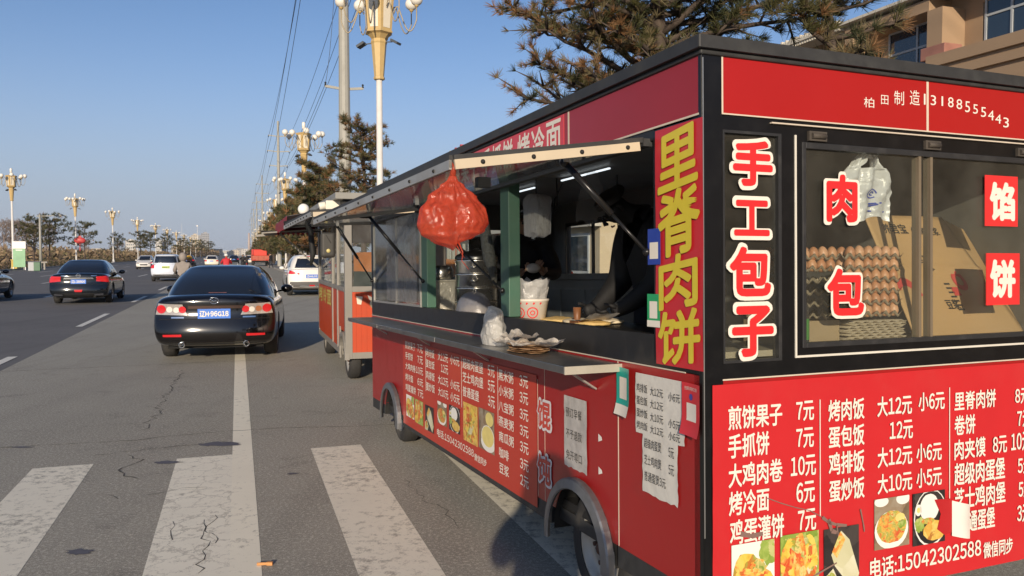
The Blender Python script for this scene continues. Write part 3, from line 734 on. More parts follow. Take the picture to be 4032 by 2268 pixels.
gash([(.15, .60), (.2, .585), (.25, .588)], .02); gash([(.6, .575), (.61, .52)], .006); gash([(.72, .62), (.735, .56), (.74, .53)], .007); gash([(.56, .60), (.575, .555), (.6, .545)], .018)
b.build('scuff', GASH, banner)

# side: pillar with brush lettering, sill, header, posts
b = MB(); b.prism([(.305, 1.176), (.305, 2.085), (.014, 2.085), (.014, 1.176)], fs, .002, -.05)
T('pillar', b, BLACK)
b = MB()
def ys(u, v):
    a = .285 - u * .30; c = 1.19 + v * .89
    return (-.006 - .0018 * sin(v * 9) - .001 * sin(u * 7 + v * 4), a, c)
b.grid(ys, 6, 22)
strip = T('pillar_banner', b, mat('strip_red_vinyl', (.5, .022, .03), .38, var=.08, scale=5, bump=.1, bscale=8))
b = MB()
def shearmap(a, c, d): return (-d, a, c + (.15 - a) * .13)
for ch, bx in (('里', (.262, .006, 1.845, 2.06)), ('脊', (.262, -.006, 1.60, 1.845)), ('肉', (.258, .01, 1.405, 1.605)), ('饼', (.264, -.004, 1.198, 1.40))):
    b.text(ch, shearmap, bx, .0115, 0, .03)
b.build('brush_lettering', YTXT, strip)
b = MB()
b.prism([(.305, 1.176), (LEN, 1.176), (LEN, 1.30), (.305, 1.30)], fs, -.001, -.06)
b.prism([(.305, 2.05), (LEN, 2.05), (LEN, 2.095), (.305, 2.095)], fs, 0, -.06)
b.prism([(5.15, 1.3), (LEN, 1.3), (LEN, 2.05), (5.15, 2.05)], fs, 0, -.05)
T('hatch_frame', b, mat('greasy_black_sill', (.014, .013, .012), .45, var=.3, dirt=.35, dcol=(.06, .05, .04), dscale=9))
for y0, y1 in ((1.80, 1.925), (3.395, 3.545)):
    b = MB(); b.box(.01, .08, y0, y1, 1.302, 2.05)
    T('green_post', b, GREEN, bevel=.004)
b = MB(); b.box(.012, .018, 3.58, 5.13, 1.30, 2.05)
T('side_pane', b, DUSTGLASS)
b = MB(); b.box(.004, .02, 3.56, 3.58, 1.30, 2.05); b.box(.004, .02, 5.13, 5.15, 1.30, 2.05); b.box(.003, .02, 4.3, 4.325, 1.302, 2.05); b.box(.004, .022, 3.58, 5.13, 1.29, 1.315)
T('side_pane_frame', b, ALU)
# loose clear plastic sheet taped over the far pane
def sheetfn(u, v):
    a = 4.55 - u * .95; c = 1.33 + v * .7
    return (-.006 - .012 * (.5 + .5 * noise.noise(Vector((u * 5, v * 6, 2)))), a, c)
b = MB(); b.grid(sheetfn, 14, 12)
T('plastic_sheet', b, film('clear_sheet', (.42, .42, .43), .5, .18, .35, .5, 9))
b = MB(); b.prism([(.014, 2.10), (1.018, 2.10), (1.018, 2.30), (.014, 2.30)], fs, .002, -.03); b.prism([(1.032, 2.10), (LEN, 2.10), (LEN, 2.30), (1.032, 2.30)], fs, .002, -.03)
sfas = T('side_fascia', b, mat('side_fascia_red', (.30, .014, .018), .33, var=.06, dirt=.15, dcol=(.2, .03, .03), spec=.45))
b = MB(); b.prism([(.010, 2.092), (LEN, 2.092), (LEN, 2.099), (.010, 2.099)], fs, .005, 0); b.prism([(1.018, 2.10), (1.032, 2.10), (1.032, 2.30), (1.018, 2.30)], fs, .003, 0); b.prism([(.008, 2.10), (.014, 2.10), (.014, 2.30), (.008, 2.30)], fs, .003, 0)
b.prism([(.10, 1.172), (LEN, 1.172), (LEN, 1.1765), (.10, 1.1765)], fs, .004, 0)
b.prism([(.583, .392), (.588, .392), (.588, 1.172), (.583, 1.172)], fs, .0015, 0)
b.prism([(1.40, .395), (1.403, .395), (1.403, 1.0), (1.40, 1.0)], fs, .001, 0); b.prism([(1.315, .395), (1.318, .395), (1.318, 1.1), (1.315, 1.1)], fs, .001, 0)
T('seam_strip', b, CREAM)
b = MB(); b.prism([(1.072, 2.112), (5.0, 2.112), (5.0, 2.296), (1.072, 2.296)], fs, .004, .002)
fb = b.build('fascia_banner', mat('fascia_vinyl', (.6, .05, .065), .4, var=.05), sfas)
b = MB()
a0 = 1.100
for ch in reversed('煎饼果子手抓饼烤冷面'):
    wd = .165 if ch in '烤冷面' else .15
    b.text(ch, fs, (a0 + wd, a0, 2.125, 2.286), .0055, 0, .02); a0 += wd + (.06 if ch in '烤手' else .018)
b.build('fascia_lettering', WTXT, fb)

# side menu banner
b = MB()
def sb(u, v):
    a = 4.06 - u * (4.06 - 1.405); c = .335 + v * (1.02 - .335)
    return (-.003 - .0015 * (1 + noise.noise(Vector((a * 3, c * 4, 1)))), a, c)
b.grid(sb, 40, 10)
sban = T('side_menu_banner', b, REDB)
rows5 = [(.952, 1.018), (.868, .928), (.785, .842), (.697, .755), (.612, .672)]
SM = []
for (t1, t2), (z0, z1) in zip((('煎饼果子', '7元'), ('手抓饼', '7元'), ('大鸡肉卷', '10元'), ('烤冷面', '6元'), ('鸡蛋灌饼', '7元')), rows5):
    n = len(t1); SM.append((t1, 3.975, 3.975 - .0755 * n, z0, z1)); SM.append((t2, 3.62 if t2 != '10元' else 3.66, 3.47, z0, z1))
for (t1, t2, t3), (z0, z1) in zip((('烤肉饭', '大12元', '小6元'), ('蛋包饭', '12元', None), ('鸡排饭', '大12元', '小6元'), ('蛋炒饭', '大10元', '小5元')), [(.94, 1.004), (.86, .922), (.775, .838), (.69, .752)]):
    SM.append((t1, 3.39, 3.172, z0, z1)); SM.append((t2, 3.09 if t2 != '12元' else 3.02, 2.86, z0, z1))
    if t3: SM.append((t3, 2.815, 2.62, z0, z1))
for (t1, t2), (z0, z1) in zip((('超级肉蛋堡', '5元'), ('芝士鸡肉堡', '5元'), ('普通蛋堡', '3元')), [(.938, 1.008), (.85, .918), (.758, .826)]):
    SM.append((t1, 2.556, 2.556 - .0755 * len(t1), z0, z1)); SM.append((t2, 2.10, 1.988, z0, z1))
for (t1, t2), (z0, z1) in zip((('黑米粥', '3元'), ('小米粥', '3元'), ('八宝粥', '3元'), ('燕麦粥', '3元'), ('南瓜粥', '3元'), ('咖啡', '3元'), ('豆浆', '2元')), [(.935, 1.0), (.848, .91), (.76, .82), (.672, .732), (.584, .644), (.492, .552), (.402, .464)]):
    SM.append((t1, 1.928, 1.928 - .0735 * len(t1), z0, z1)); SM.append((t2, 1.622, 1.508, z0, z1))
SM += [('电话:15042302588', 3.127, 2.358, .395, .452), ('微信同步', 2.347, 2.132, .385, .43)]
b = MB()
for t_, a0, a1, z0, z1 in SM: b.text(t_, fs, (a0, a1, z0, z1), .0068, 0, .014)
for a in (3.40, 2.585, 1.945): b.prism([(a, .68), (a - .006, .68), (a - .006, 1.01), (a, 1.01)], fs, .0068, .0064)
b.build('side_menu_lettering', WTXT, sban)
for k, bx in (('taco', (3.958, 3.725, .411, .586)), ('taco2', (3.698, 3.477, .401, .584)), ('wrap', (3.422, 3.205, .393, .580)), ('bowl', (3.112, 2.898, .494, .651)), ('plate', (2.852, 2.621, .492, .662)), ('fried', (2.552, 2.285, .477, .724)), ('porridge', (2.266, 2.001, .483, .730))):
    photo(sban, k, bx, fs, .0068)
for ch, bx in (('馄', (1.39, 1.235, .76, .90)), ('饨', (1.395, 1.24, .482, .625))):
    b = MB(); b.outline(ch, fs, bx, .004, .014, 1, .03); b.text(ch, fs, bx, .0075, 0, .03)
    T('dumpling_lettering', b, [mat('letter_dull_red', (.5, .06, .04), .5), mat('letter_pale', (.62, .6, .62), .5)])

# notices, payment cards (their codes left blank)
def notice(a0, a1, c0, c1, lines, lab, seed, m=PAPER, bold=.004):
    r = random.Random(seed); b = MB()
    def fn(u, v):
        a = a0 - u * (a0 - a1); c = c0 + v * (c1 - c0)
        return (-.004 - .004 * (.5 + .5 * noise.noise(Vector((u * 4, v * 5, seed)))), a + (r.uniform(-.003, .003) if u in (0, 1) or v in (0, 1) else 0), c + (r.uniform(-.006, .004) if v == 0 else 0) - u * .0)
    b.grid(fn, 10, 12)
    o = T('paper_notice', b, m, label=lab)
    if lines:
        b = MB()
        for t_, bx in lines: b.text(t_, fs, bx, .0095, 0, bold)
        b.build('notice_lettering', BTXT, o)
    return o
notice(1.085, .857, .63, .963, [('预订早餐', (1.06, .90, .865, .91)), ('不予退款', (1.06, .90, .765, .81)), ('免开尊口', (1.06, .90, .665, .71))], 'creased grey notice with three lines of writing', 3, mat('grey_notice', (.42, .4, .38), .7, var=.3, scale=14, dirt=.6, dcol=(.22, .2, .19), dscale=9, bump=.5, bscale=14))
notice(.437, .103, .905, 1.14, [('鸡排饭', (.425, .345, 1.065, 1.10)), ('大12元', (.325, .235, 1.062, 1.097)), ('小6元', (.20, .125, 1.058, 1.092)), ('蛋包饭', (.425, .345, 1.015, 1.05)), ('大12元', (.325, .235, 1.012, 1.047)), ('蛋炒饭', (.425, .345, .965, 1.0)), ('大10元', (.325, .235, .962, .997)), ('小5元', (.20, .125, .958, .992)), ('烤肉饭', (.425, .345, .917, .95)), ('大12元', (.325, .235, .914, .948)), ('小6元', (.20, .125, .912, .944))], 'white price notice with four rows, above a narrower one', 4)
notice(.388, .146, .672, .912, [('超级肉蛋煲', (.37, .25, .85, .89)), ('5元', (.20, .165, .845, .885)), ('芝士鸡肉煲', (.37, .25, .785, .825)), ('5元', (.20, .165, .78, .82)), ('普通蛋煲3元', (.37, .22, .72, .76))], 'narrow white price notice with three rows, lowest on the side', 5)
for z0, z1 in ((.80, .835), (.655, .69)):
    b = MB(); b.poly([fs(.755, z0, .003), fs(.72, z0 + .012, .003), fs(.725, z1 - .01, .003), fs(.755, z1, .003)])
    T('paper_scrap', b, mat('scrap_white', (.75, .72, .66), .7))
def card(a0, a1, c0, c1, col, bx, caption, foot, lab, curl=.0, badge=None):
    b = MB()
    def fn(u, v):
        return (-.012 - curl * (max(0, .35 - v) ** 1.5) * 1.2 - curl * .3 * u * u, a0 - u * (a0 - a1), c0 + v * (c1 - c0))
    b.grid(fn, 4, 10, 0)
    def mp(a, c, d):
        u = (a0 - a) / (a0 - a1); v = (c - c0) / (c1 - c0); q = fn(u, v); return (q[0] - d, a, c)
    w, h = a0 - a1, c1 - c0
    q = (a0 - w * bx[0], a0 - w * bx[1], c0 + h * bx[2], c0 + h * bx[3])
    def fn2(u, v): return mp(q[0] - u * (q[0] - q[1]), q[2] + v * (q[3] - q[2]), .0012)
    b.grid(fn2, 3, 6, 1)
    if foot:
        def fn3(u, v): return mp(a0 - u * w, c0 + v * h * foot, .0008)
        b.grid(fn3, 3, 4, 1)
    if caption: b.text(caption, mp, (a0 - w * .16, a0 - w * .84, c0 + h * .86, c0 + h * .935), .0015, 1, .02)
    if badge: b.poly([mp(a0 - w * .5 + .012 * cos(i * pi / 8), c0 + h * .74 + .012 * sin(i * pi / 8), .0016) for i in range(16)], 2)
    return T('payment_card', b, [col, WTXT, mat('badge_blue', (.05, .06, .3), .4)], label=lab)
card(.332, .243, 1.57, 1.708, mat('card_blue', (.02, .05, .32), .35), (.17, .83, .16, .62), None, .0, 'blue payment card with a white square, upper on the pillar')
card(.338, .248, 1.33, 1.457, mat('card_green', (.02, .33, .12), .35), (.2, .8, .26, .78), None, .2, 'green payment card with a white square, lower on the pillar')
card(.578, .45, .955, 1.15, mat('card_teal', (.01, .36, .29), .4), (.22, .8, .34, .8), None, .22, 'teal payment card with curling corner', .06)
card(.11, -.018, .955, 1.142, mat('card_red', (.62, .03, .04), .4), (.26, .8, .28, .62), '扫码领红包', .0, 'red payment card with blue badge at the corner', .05, True)

# counter shelf and brackets
b = MB()
for y0, y1 in ((.56, 2.32), (2.33, 3.85), (3.86, 5.02)):
    b.box(-.262, -.0005, y0, y1, 1.152, 1.163); b.box(-.266, -.262, y0, y1, 1.132, 1.163); 
shelf = T('counter_shelf', b, SHELF, bevel=.002)
b = MB(); b.box(-.266, 0, .552, .56, 1.130, 1.1625); b.build('end_lip', mat('bare_lip', (.5, .46, .38), .5, .4, dirt=.4), shelf)
b = MB()
for y in (.78, 2.1, 3.3, 4.6): b.bar((-.19, y, 1.15), (-.004, y, 1.03), .03, .008); b.box(-.2, 0, y - .015, y + .015, 1.144, 1.152)
b.build('bracket', ALU, shelf)
# fenders and wheels
for y, zc in zip(WY, ARZ):
    b = MB()
    prof = [(.0, .035), (.0, -.06), (.012, -.06), (.012, .03)]
    n = 22; vs = []
    for i in range(n + 1):
        t = pi * (-.03 + 1.06 * i / n)
        for r_, d in ((.318, .012), (.318, .04), (.312, .048), (.272, .056), (.266, .05), (.272, .035)):
            vs.append((-d, y + r_ * cos(t), zc + r_ * sin(t)))
    k = 6
    fcs = [(i * k + j, i * k + (j + 1) % k, (i + 1) * k + (j + 1) % k, (i + 1) * k + j) for i in range(n) for j in range(k)]
    b.add(vs, fcs, 0, False)
    n = 18
    b.add([(x, y + .299 * cos(pi * i / n), zc + .2985 * sin(pi * i / n)) for i in range(n + 1) for x in (.001, .3)], [(2 * i, 2 * i + 1, 2 * i + 3, 2 * i + 2) for i in range(n)], 1, True)
    T('fender', b, [ZINC, DARK])
def wheel(parent, loc, r, w, rim_m, side=-1, rimr=.62, nm='wheel', detail=True):
    """axis along local x; the face looks along -x when side = -1"""
    M = Matrix.Translation(loc) @ Matrix.Rotation(pi / 2 * side, 4, 'Y')
    o = thing(nm, None, None); o.parent = parent; o.location = loc
    M = Matrix.Rotation(pi / 2 * side, 4, 'Y')
    b = MB(); h = w / 2
    b.lathe([(r * rimr, -h * .9), (r * .8, -h), (r * .94, -h * .85), (r, -h * .55), (r, h * .55), (r * .94, h * .85), (r * .8, h), (r * rimr, h * .9)], 36, 0, M, caps=False, rfun=lambda a, z: 1)
    b.build('tyre', RUBBER, o)
    b = MB(); q = r * rimr
    b.lathe([(q, -h * .8), (q, h * .88), (q * .93, h * .9), (q * .86, h * .55), (q * .72, h * .3), (q * .6, h * .42), (q * .36, h * .5), (q * .3, h * .62), (.001, h * .64)], 32, 0, M, caps=False)
    if detail:
        for i in range(5):
            a = 2 * pi * i / 5 + .3
            b.lathe([(.001, h * .40), (.011, h * .42), (.011, h * .72), (.001, h * .74)], 6, 1, M @ Matrix.Translation((q * .42 * cos(a), q * .42 * sin(a), 0)), caps=False)
        b.ball((h * .62 * side, 0, 0), q * .2, 10, 6, 1)
    b.build('rim', [rim_m, RUST], o)
    return o
for y, zw in ((.82, .275), (4.33, .25)):
    c = zw + y * sin(radians(1.65))
    wheel(trailer, (.10, y, c), zw, .15, RIM, -1, .64)
    wheel(trailer, (WID - .10, y, c), zw, .15, RIM, 1, .64)
b = MB()
for y in WY: b.box(.30, .31, y - .34, y + .34, .30, .64)
T('wheel_well', b, DARK)
b = MB(); b.bar((.5, LEN, .36), (.95, LEN + 1.0, .36), .06, .06); b.bar((1.4, LEN, .36), (.95, LEN + 1.0, .36), .06, .06); b.bar((.95, LEN + .8, .42), (.95, LEN + .8, .20), .05, .05)
T('tow_bar', b, BLACKR)

# hatch flaps: glazed frames propped open on gas struts
def flap(y0, y1, ci, bo, co, struts):
    def q(u, y, d=0.0): return Vector((-.01 + u * (bo + .01), y, ci + u * (co - ci) + d))
    b = MB()
    b.bar(q(0, y0), q(0, y1), .04, .03); b.bar(q(1, y0 + .02), q(1, y1 - .02), .028, .045)
    b.bar(q(.02, y0 + .02, .012), q(1, y0 + .02, .012), .03, .02); b.bar(q(.02, y1 - .02), q(1, y1 - .02), .03, .03)
    n = max(1, round((y1 - y0) / 1.6))
    f = T('hatch_flap', b, BLACKR)
    b = MB(); b.bar(q(.05, y0 - .001, -.013), q(1.0, y0 - .001, -.013), .012, .034)
    b.bar(q(1.012, y0 + .02, -.01), q(1.012, y1, -.01), .01, .034, 1)
    for i in range(4):
        p = q(.12 + .25 * i, y0 - .008, -.013); b.ball(p, .009, 8, 5, 2)
    for i in range(9):
        p = q(1.02, y0 + .2 + (y1 - y0 - .4) * i / 8, -.01); b.ball(p, .007, 8, 5, 2)
    b.build('edge_trim', [mat('cream_flap_edge', (.55, .46, .33), .5, dirt=.35, dcol=(.25, .2, .14)), mat('pale_alu_edge', (.4, .39, .36), .45, .5, dirt=.3), DARK], f)
    b = MB(); 
    vs = [q(.02, y0 + .03), q(.98, y0 + .03), q(.98, y1 - .03), q(.02, y1 - .03)]
    b.add([v + Vector((0, 0, k)) for k in (-.003, .003) for v in vs], [(3, 2, 1, 0), (4, 5, 6, 7), (0, 1, 5, 4), (1, 2, 6, 5), (2, 3, 7, 6), (3, 0, 4, 7)])
    b.build('pane', FLAPGLASS, f)
    for (u, ys, yw, cw) in struts:
        p = q(u, ys, -.03); w = Vector((-.015, yw, cw)); mid = p.lerp(w, .58)
        b = MB(); b.tube([p, mid], .013, 10); b.tube([mid, w], .007, 8); b.ball(p, .02, 10, 6); b.ball(w, .016, 10, 6); b.box(p.x - .012, p.x + .012, p.y - .02, p.y + .02, p.z, p.z + .04, 1)
        b.build('gas_strut', [mat('strut_black', (.02, .02, .021), .3, .4), ALU], f)
    b = MB(); b.box(q(.55, 0).x - .03, q(.55, 0).x + .03, (y0 + y1) / 2 - .9, (y0 + y1) / 2 - .86, q(.55, 0).z - .06, q(.55, 0).z - .015)
    b.build('latch', DARK, f)
    return f
flap(.33, 3.42, 2.045, -.80, 1.935, [(.35, .50, .335, 1.62), (.45, 2.35, 1.84, 1.45)])
flap(3.52, 5.14, 2.05, -.80, 2.0, [(.45, 3.66, 3.42, 1.5), (.45, 4.95, 5.12, 1.5)])

# inside: griddle counter along the hatch, back cabinet
b = MB(); b.box(.07, .62, .35, 4.9, .6, 1.225); b.box(.065, .63, .33, 4.95, 1.225, 1.245)
T('counter', b, mat('counter_steel', (.2, .19, .18), .4, .8, dirt=.5, dcol=(.07, .06, .05)))
b = MB(); b.box(.1, .6, .6, 1.6, 1.246, 1.268)
T('griddle_plate', b, mat('griddle_iron', (.02, .019, .018), .35, .5, dirt=.5))
b = MB(); b.box(1.35, 1.85, 2.9, 4.7, .45, 1.50); b.box(1.33, 1.86, 2.88, 4.72, 1.50, 1.55)
for i in range(4): b.box(1.342, 1.35, 2.98 + i * .44, 3.34 + i * .44, .95, 1.42)
T('back_cabinet', b, mat('cabinet_grey', (.36, .36, .34), .5, dirt=.25), bevel=.004)
b = MB(); b.tube([(.9, 2.9, 2.22), (.88, 3.0, 2.1), (.8, 2.85, 1.98), (.75, 2.7, 2.02), (.7, 2.6, 2.2)], .006, 6)
b.tube([(1.0, 2.3, 2.2), (1.0, 2.3, 1.95), (1.02, 2.32, 1.8)], .005, 6)
T('cable', b, DARK)
# ------------------------------------------------------------------ things in and on the red trailer
def tm(b_, a, c, rz=0): return TM @ at((b_, a, c), rz)
ORANGEBAG = film('orange_bag_film', (.80, .125, .06), .72, .16, .55, .4, 26, .2)
CLEARBAG = film('clear_bag_film', (.72, .72, .71), .62, .16, .4, .6, 24)
WHITEBAG = film('white_bag_film', (.8, .78, .73), .86, .22, .4, .8, 26)
def crumple(p, s, f, seed):
    q = Vector(p) * f + Vector((seed, seed * 1.7, seed * .3))
    return s * noise.turbulence_vector(q, 3, False)
# orange bag hanging at the hatch corner
b = MB()
def bagfn(u, v):
    t = 2 * pi * u
    prof = [(0, .012), (.06, .016), (.14, .038), (.3, .078), (.5, .112), (.68, .124), (.82, .112), (.93, .075), (1, .002)]
    for i in range(len(prof) - 1):
        if prof[i][0] <= v <= prof[i + 1][0]:
            k = (v - prof[i][0]) / (prof[i + 1][0] - prof[i][0]); k = k * k * (3 - 2 * k) if 0 < i < 7 else k
            rr = prof[i][1] + k * (prof[i + 1][1] - prof[i][1]); break
    pl = min(1, v * 9) * max(0, 1 - v / .75) ** 1.2
    fold = 1 + pl * (.13 * sin(11 * t + 2.0 * sin(v * 5)) + .08 * sin(23 * t + 3.1 * sin(v * 6) + 1)) + .06 * noise.noise(Vector((cos(t) * 1.4, sin(t) * 1.4, v * 2.2)))
    lobe = 1 - .30 * math.exp(-((u - .735) / .035) ** 2) * max(0, min(1, (v - .22) * 3)) + .07 * math.exp(-((u - .80) / .06) ** 2) * max(0, v - .3)
    x = rr * cos(t) * 1.06 * fold * lobe; y = rr * sin(t) * .72 * fold * lobe
    z = -.255 * v + (.016 * cos(2 * t) if v > .7 else 0) * (v - .7) * 2 + (.016 * (1 if 0 < ((u + .25) % 1) < .5 else 0) * v)
    n = (abs(noise.noise(Vector((x * 26, y * 26, z * 12)))) - .25) * .006 * min(1, v * 5) + .0025 * noise.noise(Vector((x * 60, y * 60, z * 44)))
    return (x + n * cos(t), y + n * sin(t), z)
b.grid(bagfn, 120, 70)
b.tube([(0, 0, 0), (.004, 0, .03), (-.006, .002, .055)], [.012, .008, .006], 8)
b.tube([(.01, -.03, -.235), (.02, -.045, -.27), (.018, -.04, -.30), (.04, -.05, -.33)], [.004, .002, .0015, .001], 5)
b.tube([(.0, -.02, -.235), (.012, -.035, -.265), (.03, -.035, -.29)], [.003, .0015, .001], 5)
tag(b.build('plastic_bag', ORANGEBAG, M=tm(-.80, .355, 1.885)), 'knotted orange-red plastic bag hanging from the corner of the open hatch', 'plastic bag')
# bundle of clear bags
b = MB()
for k in range(9):
    def f(u, v, k=k):
        w = .085 + .018 * (1 - v) + .003 * k; x = (u - .5) * 2 * w + .006 * sin(k * 2.1)
        y = -.045 + .011 * k + .008 * noise.noise(Vector((u * 4, v * 4, k * 2)))
        z = -.02 - v * (.235 + .006 * (k % 3)) + .01 * sin(u * 6 + k) * v
        if v < .12: x *= .25 + v * 6.2
        return (y * .9, x, z)
    b.grid(f, 8, 10)
b.tube([(0, 0, -.03), (0, 0, .2)], .003, 6, 1)
tag(b.build('bag_bundle', [CLEARBAG, DARK], M=tm(.24, 1.93, 2.03)), 'bundle of clear flat plastic bags hanging inside the serving hatch', 'plastic bags')
# steamer tower
SX = (.33, 3.20)
for k in range(4):
    b = MB(); z0 = 1.255 + k * .1005
    b.lathe([(.15, 0), (.155, .004), (.155, .082), (.161, .086), (.161, .094), (.155, .097), (.15, .0975), (.14, .0975), (.14, .02), (.001, .02)], 40, 0, caps=False)
    b.tube([(-.155 * .5, -.134, .05), (-.1, -.16, .045), (-.06, -.16, .045), (-.04, -.15, .05)], .006, 8)
    lab = ['lowest steel steamer tier of the tower, partly behind the covered tray', 'steel steamer tier just above the lowest one in the tower', 'steel steamer tier just under the topmost one in the tower', 'topmost steel steamer tier, right under the lid'][k]
    tag(b.build('steamer_tier', STEEL, M=tm(SX[0], SX[1], z0)), lab, 'steamer', 'steamer tiers stacked in the hatch')
b = MB(); b.lathe([(.158, 0), (.158, .018), (.15, .03), (.11, .052), (.05, .064), (.02, .066), (.02, .08), (.001, .082)], 40, 0, caps=False)
tag(b.build('domed_cover', mat('dark_steel_lid', (.1, .1, .1), .3, .9), M=tm(SX[0], SX[1], 1.255 + 4 * .1005)), 'dark domed lid on top of the steamer tower', 'lid')
b = MB(); b.box(-.1, .1, -.1, .1, 0, .245); b.box(-.106, .106, -.106, .106, .245, .262)
bx = tag(b.build('metal_box', mat('crumpled_foil_steel', (.72, .68, .58), .3, .45, var=.2, bump=1.0, bscale=26), bevel=.006, M=tm(.2, 3.70, 1.247)), 'square shiny metal box standing left of the steamer tower', 'metal box')
b = MB(); b.lathe([(.09, 0), (.1, .02), (.1, .07), (.08, .1), (.001, .11)], 24, 0, caps=False)
tag(b.build('cooking_pot', STEEL, M=tm(.22, 3.72, 1.515)), 'small lidded steel pot standing on the square metal box', 'pot')
b = MB(); b.box(-.16, .16, -.2, .2, 0, .008); b.box(-.16, .16, -.2, -.19, 0, .24); b.box(-.16, .16, .19, .2, 0, .24); b.box(-.16, .16, -.2, .2, .24, .25); b.box(-.16, .16, -.2, .2, .12, .127); b.box(.15, .16, -.2, .2, 0, .25)
tag(b.build('wire_rack', STEEL, M=tm(.75, 3.9, 1.62)), 'low steel shelf rack behind the pot in the hatch', 'rack')
b = MB(); b.box(-.2, .2, -.25, .25, 0, .37)
tag(b.build('storage_cabinet', mat('dull_steel', (.3, .3, .29), .4, .7, dirt=.3), bevel=.01, M=tm(.75, 3.9, 1.247)), 'dull steel cabinet under the rack behind the steamers', 'cabinet')
# covered tray
b = MB()
def dome(u, v):
    t = 2 * pi * u; r = cos(v * pi / 2) ** .7
    x = .115 * r * cos(t); y = .185 * r * sin(t); z = .015 + .165 * sin(v * pi / 2) + .004 * noise.noise(Vector((x * 20, y * 20, v * 5)))
    k = (1 - v) ** 8 * .012 * sin(14 * t)
    return (x + k * cos(t), y + k * sin(t), z)
b.grid(dome, 40, 14, 0)
b.lathe([(.1, 0), (.12, .012), (.122, .02)], 32, 1, Matrix.Diagonal((1, 1.6, 1, 1)), caps=True)
b.lathe([(.085, .02), (.08, .07), (.05, .09), (.001, .095)], 20, 2, Matrix.Diagonal((1, 1.6, 1, 1)), caps=False)
tag(b.build('covered_tray', [film('dome_film', (.36, .36, .4), .68, .25, .35, .3, 14), STEEL, mat('steamed_bread', (.62, .5, .3), .7)], M=tm(.14, 2.74, 1.247)), 'low tray under a clouded clear cover, before the steamers', 'covered tray')
# paper bucket with straws
b = MB(); b.lathe([(.075, 0), (.096, .118), (.1, .12), (.1, .132), (.093, .132), (.09, .1), (.07, .02)], 32, 0, caps=True)
bk = tag(b.build('paper_bucket', mat('waxed_paper_white', (.72, .66, .58), .5), M=tm(.175, 1.86, 1.268)), 'white paper bucket with red print, full of wrapped straws', 'bucket')
def cyl(a, z, d): return ((.0765 + .0205 * z / .118 + d) * cos(a), (.0765 + .0205 * z / .118 + d) * sin(a), z)
b = MB()
for a in (3.45, 4.35):
    for i in range(20):
        t0, t1 = 2 * pi * i / 20, 2 * pi * (i + 1) / 20
        for ro, ri in ((.032, .026), (.014, .009)):
            b.poly([cyl(a + ro * cos(t) / .085, .055 + ro * sin(t), .0012) for t in (t0, t1)] + [cyl(a + ri * cos(t) / .085, .055 + ri * sin(t), .0012) for t in (t1, t0)])
for i in range(5): b.poly([cyl(3.1 + .42 * i + da, .1 + dz, .0014) for da, dz in ((0, 0), (.1, .004), (.14, .012), (.02, .014))])
b.build('red_print', RTXT, bk)
b = MB(); r = random.Random(2)
for i in range(26):
    a, q = r.uniform(0, 6.28), r.uniform(0, .07); x, y = q * cos(a), q * sin(a); tx, ty = x * 1.5 + r.uniform(-.02, .02), y * 1.5 + r.uniform(-.02, .02)
    b.tube([(x, y, .05), (tx, ty, .19 + r.uniform(0, .035))], .005, 6)
b.build('straw', mat('straw_white', (.75, .72, .68), .5), bk)
def wrapfn(u, v):
    t = 2 * pi * u; r0 = .08 + .025 * v + .012 * noise.noise(Vector((cos(t) * 2, sin(t) * 2, v * 3)))
    return (r0 * cos(t), r0 * sin(t), .11 + .13 * v + .03 * noise.noise(Vector((cos(t) * 3, sin(t) * 3, 5))) * v)
b = MB(); b.grid(wrapfn, 40, 10)
b.build('straw_wrapper', CLEARBAG, bk)
# plastic bag and pancakes on the counter shelf
b = MB()
def pb(u, v):
    t = 2 * pi * u
    r0 = (.13 * (1 - v) ** .5 * (.75 + .25 * sin(v * 3)) + .004)
    x = r0 * .62 * cos(t); y = r0 * 1.0 * sin(t) + .03 * v; z = .002 + .205 * v
    k = crumple((x, y, z), .028, 9, 3) * min(1, v * 3 + .25)
    return (x + k.x, y + k.y, max(.002, z + k.z * .6))
b.grid(pb, 60, 26)
tag(b.build('crumpled_bag', WHITEBAG, M=tm(-.13, 1.66, 1.163)), 'crumpled translucent white plastic bag standing on the counter shelf', 'plastic bag')
b = MB()
for k in range(5):
    def pc(u, v, k=k):
        t = 2 * pi * u; r0 = v * (.115 + .01 * noise.noise(Vector((cos(t), sin(t), k * 3.1))))
        return (r0 * .78 * cos(t) + .01 * sin(k * 3), r0 * 1.25 * sin(t) + .012 * cos(k * 2), .006 + .009 * k + .005 * noise.noise(Vector((r0 * 30 * cos(t), r0 * 30 * sin(t), k))))
    b.grid(pc, 28, 4, 0)
pan = tag(b.build('pancake_stack', mat('pancake', (.62, .42, .24), .7, var=.3, scale=18), M=tm(-.14, 1.2, 1.163)), 'flat stack of pancakes in torn wrapping paper on the counter shelf', 'pancakes')
b = MB()
for k, (cx, cy, sc2, tw) in enumerate(((.0, .16, 1, .2), (.0, -.05, 1.1, 1.3), (.03, -.2, .7, 2.2), (-.03, .05, .8, 3.4))):
    def pw(u, v, k=k):
        x = (u - .5) * .17 * sc2; y = (v - .5) * .27 * sc2; q = Vector((x * cos(tw) - y * sin(tw), x * sin(tw) + y * cos(tw), 0))
        e_ = max(abs(u - .5), abs(v - .5)) * 2
        n = crumple((q.x, q.y, k), .02, 14, k * 5)
        return (max(-.11, min(.11, (q.x + cx) * .8 + n.x * .6)), q.y + cy + n.y, max(.004, .03 + .013 * k + .035 * e_ ** 4 * (noise.noise(Vector((q.x * 16, q.y * 16, k * 9))) + .35) + n.z * .5))
    b.grid(pw, 20, 24, 0)
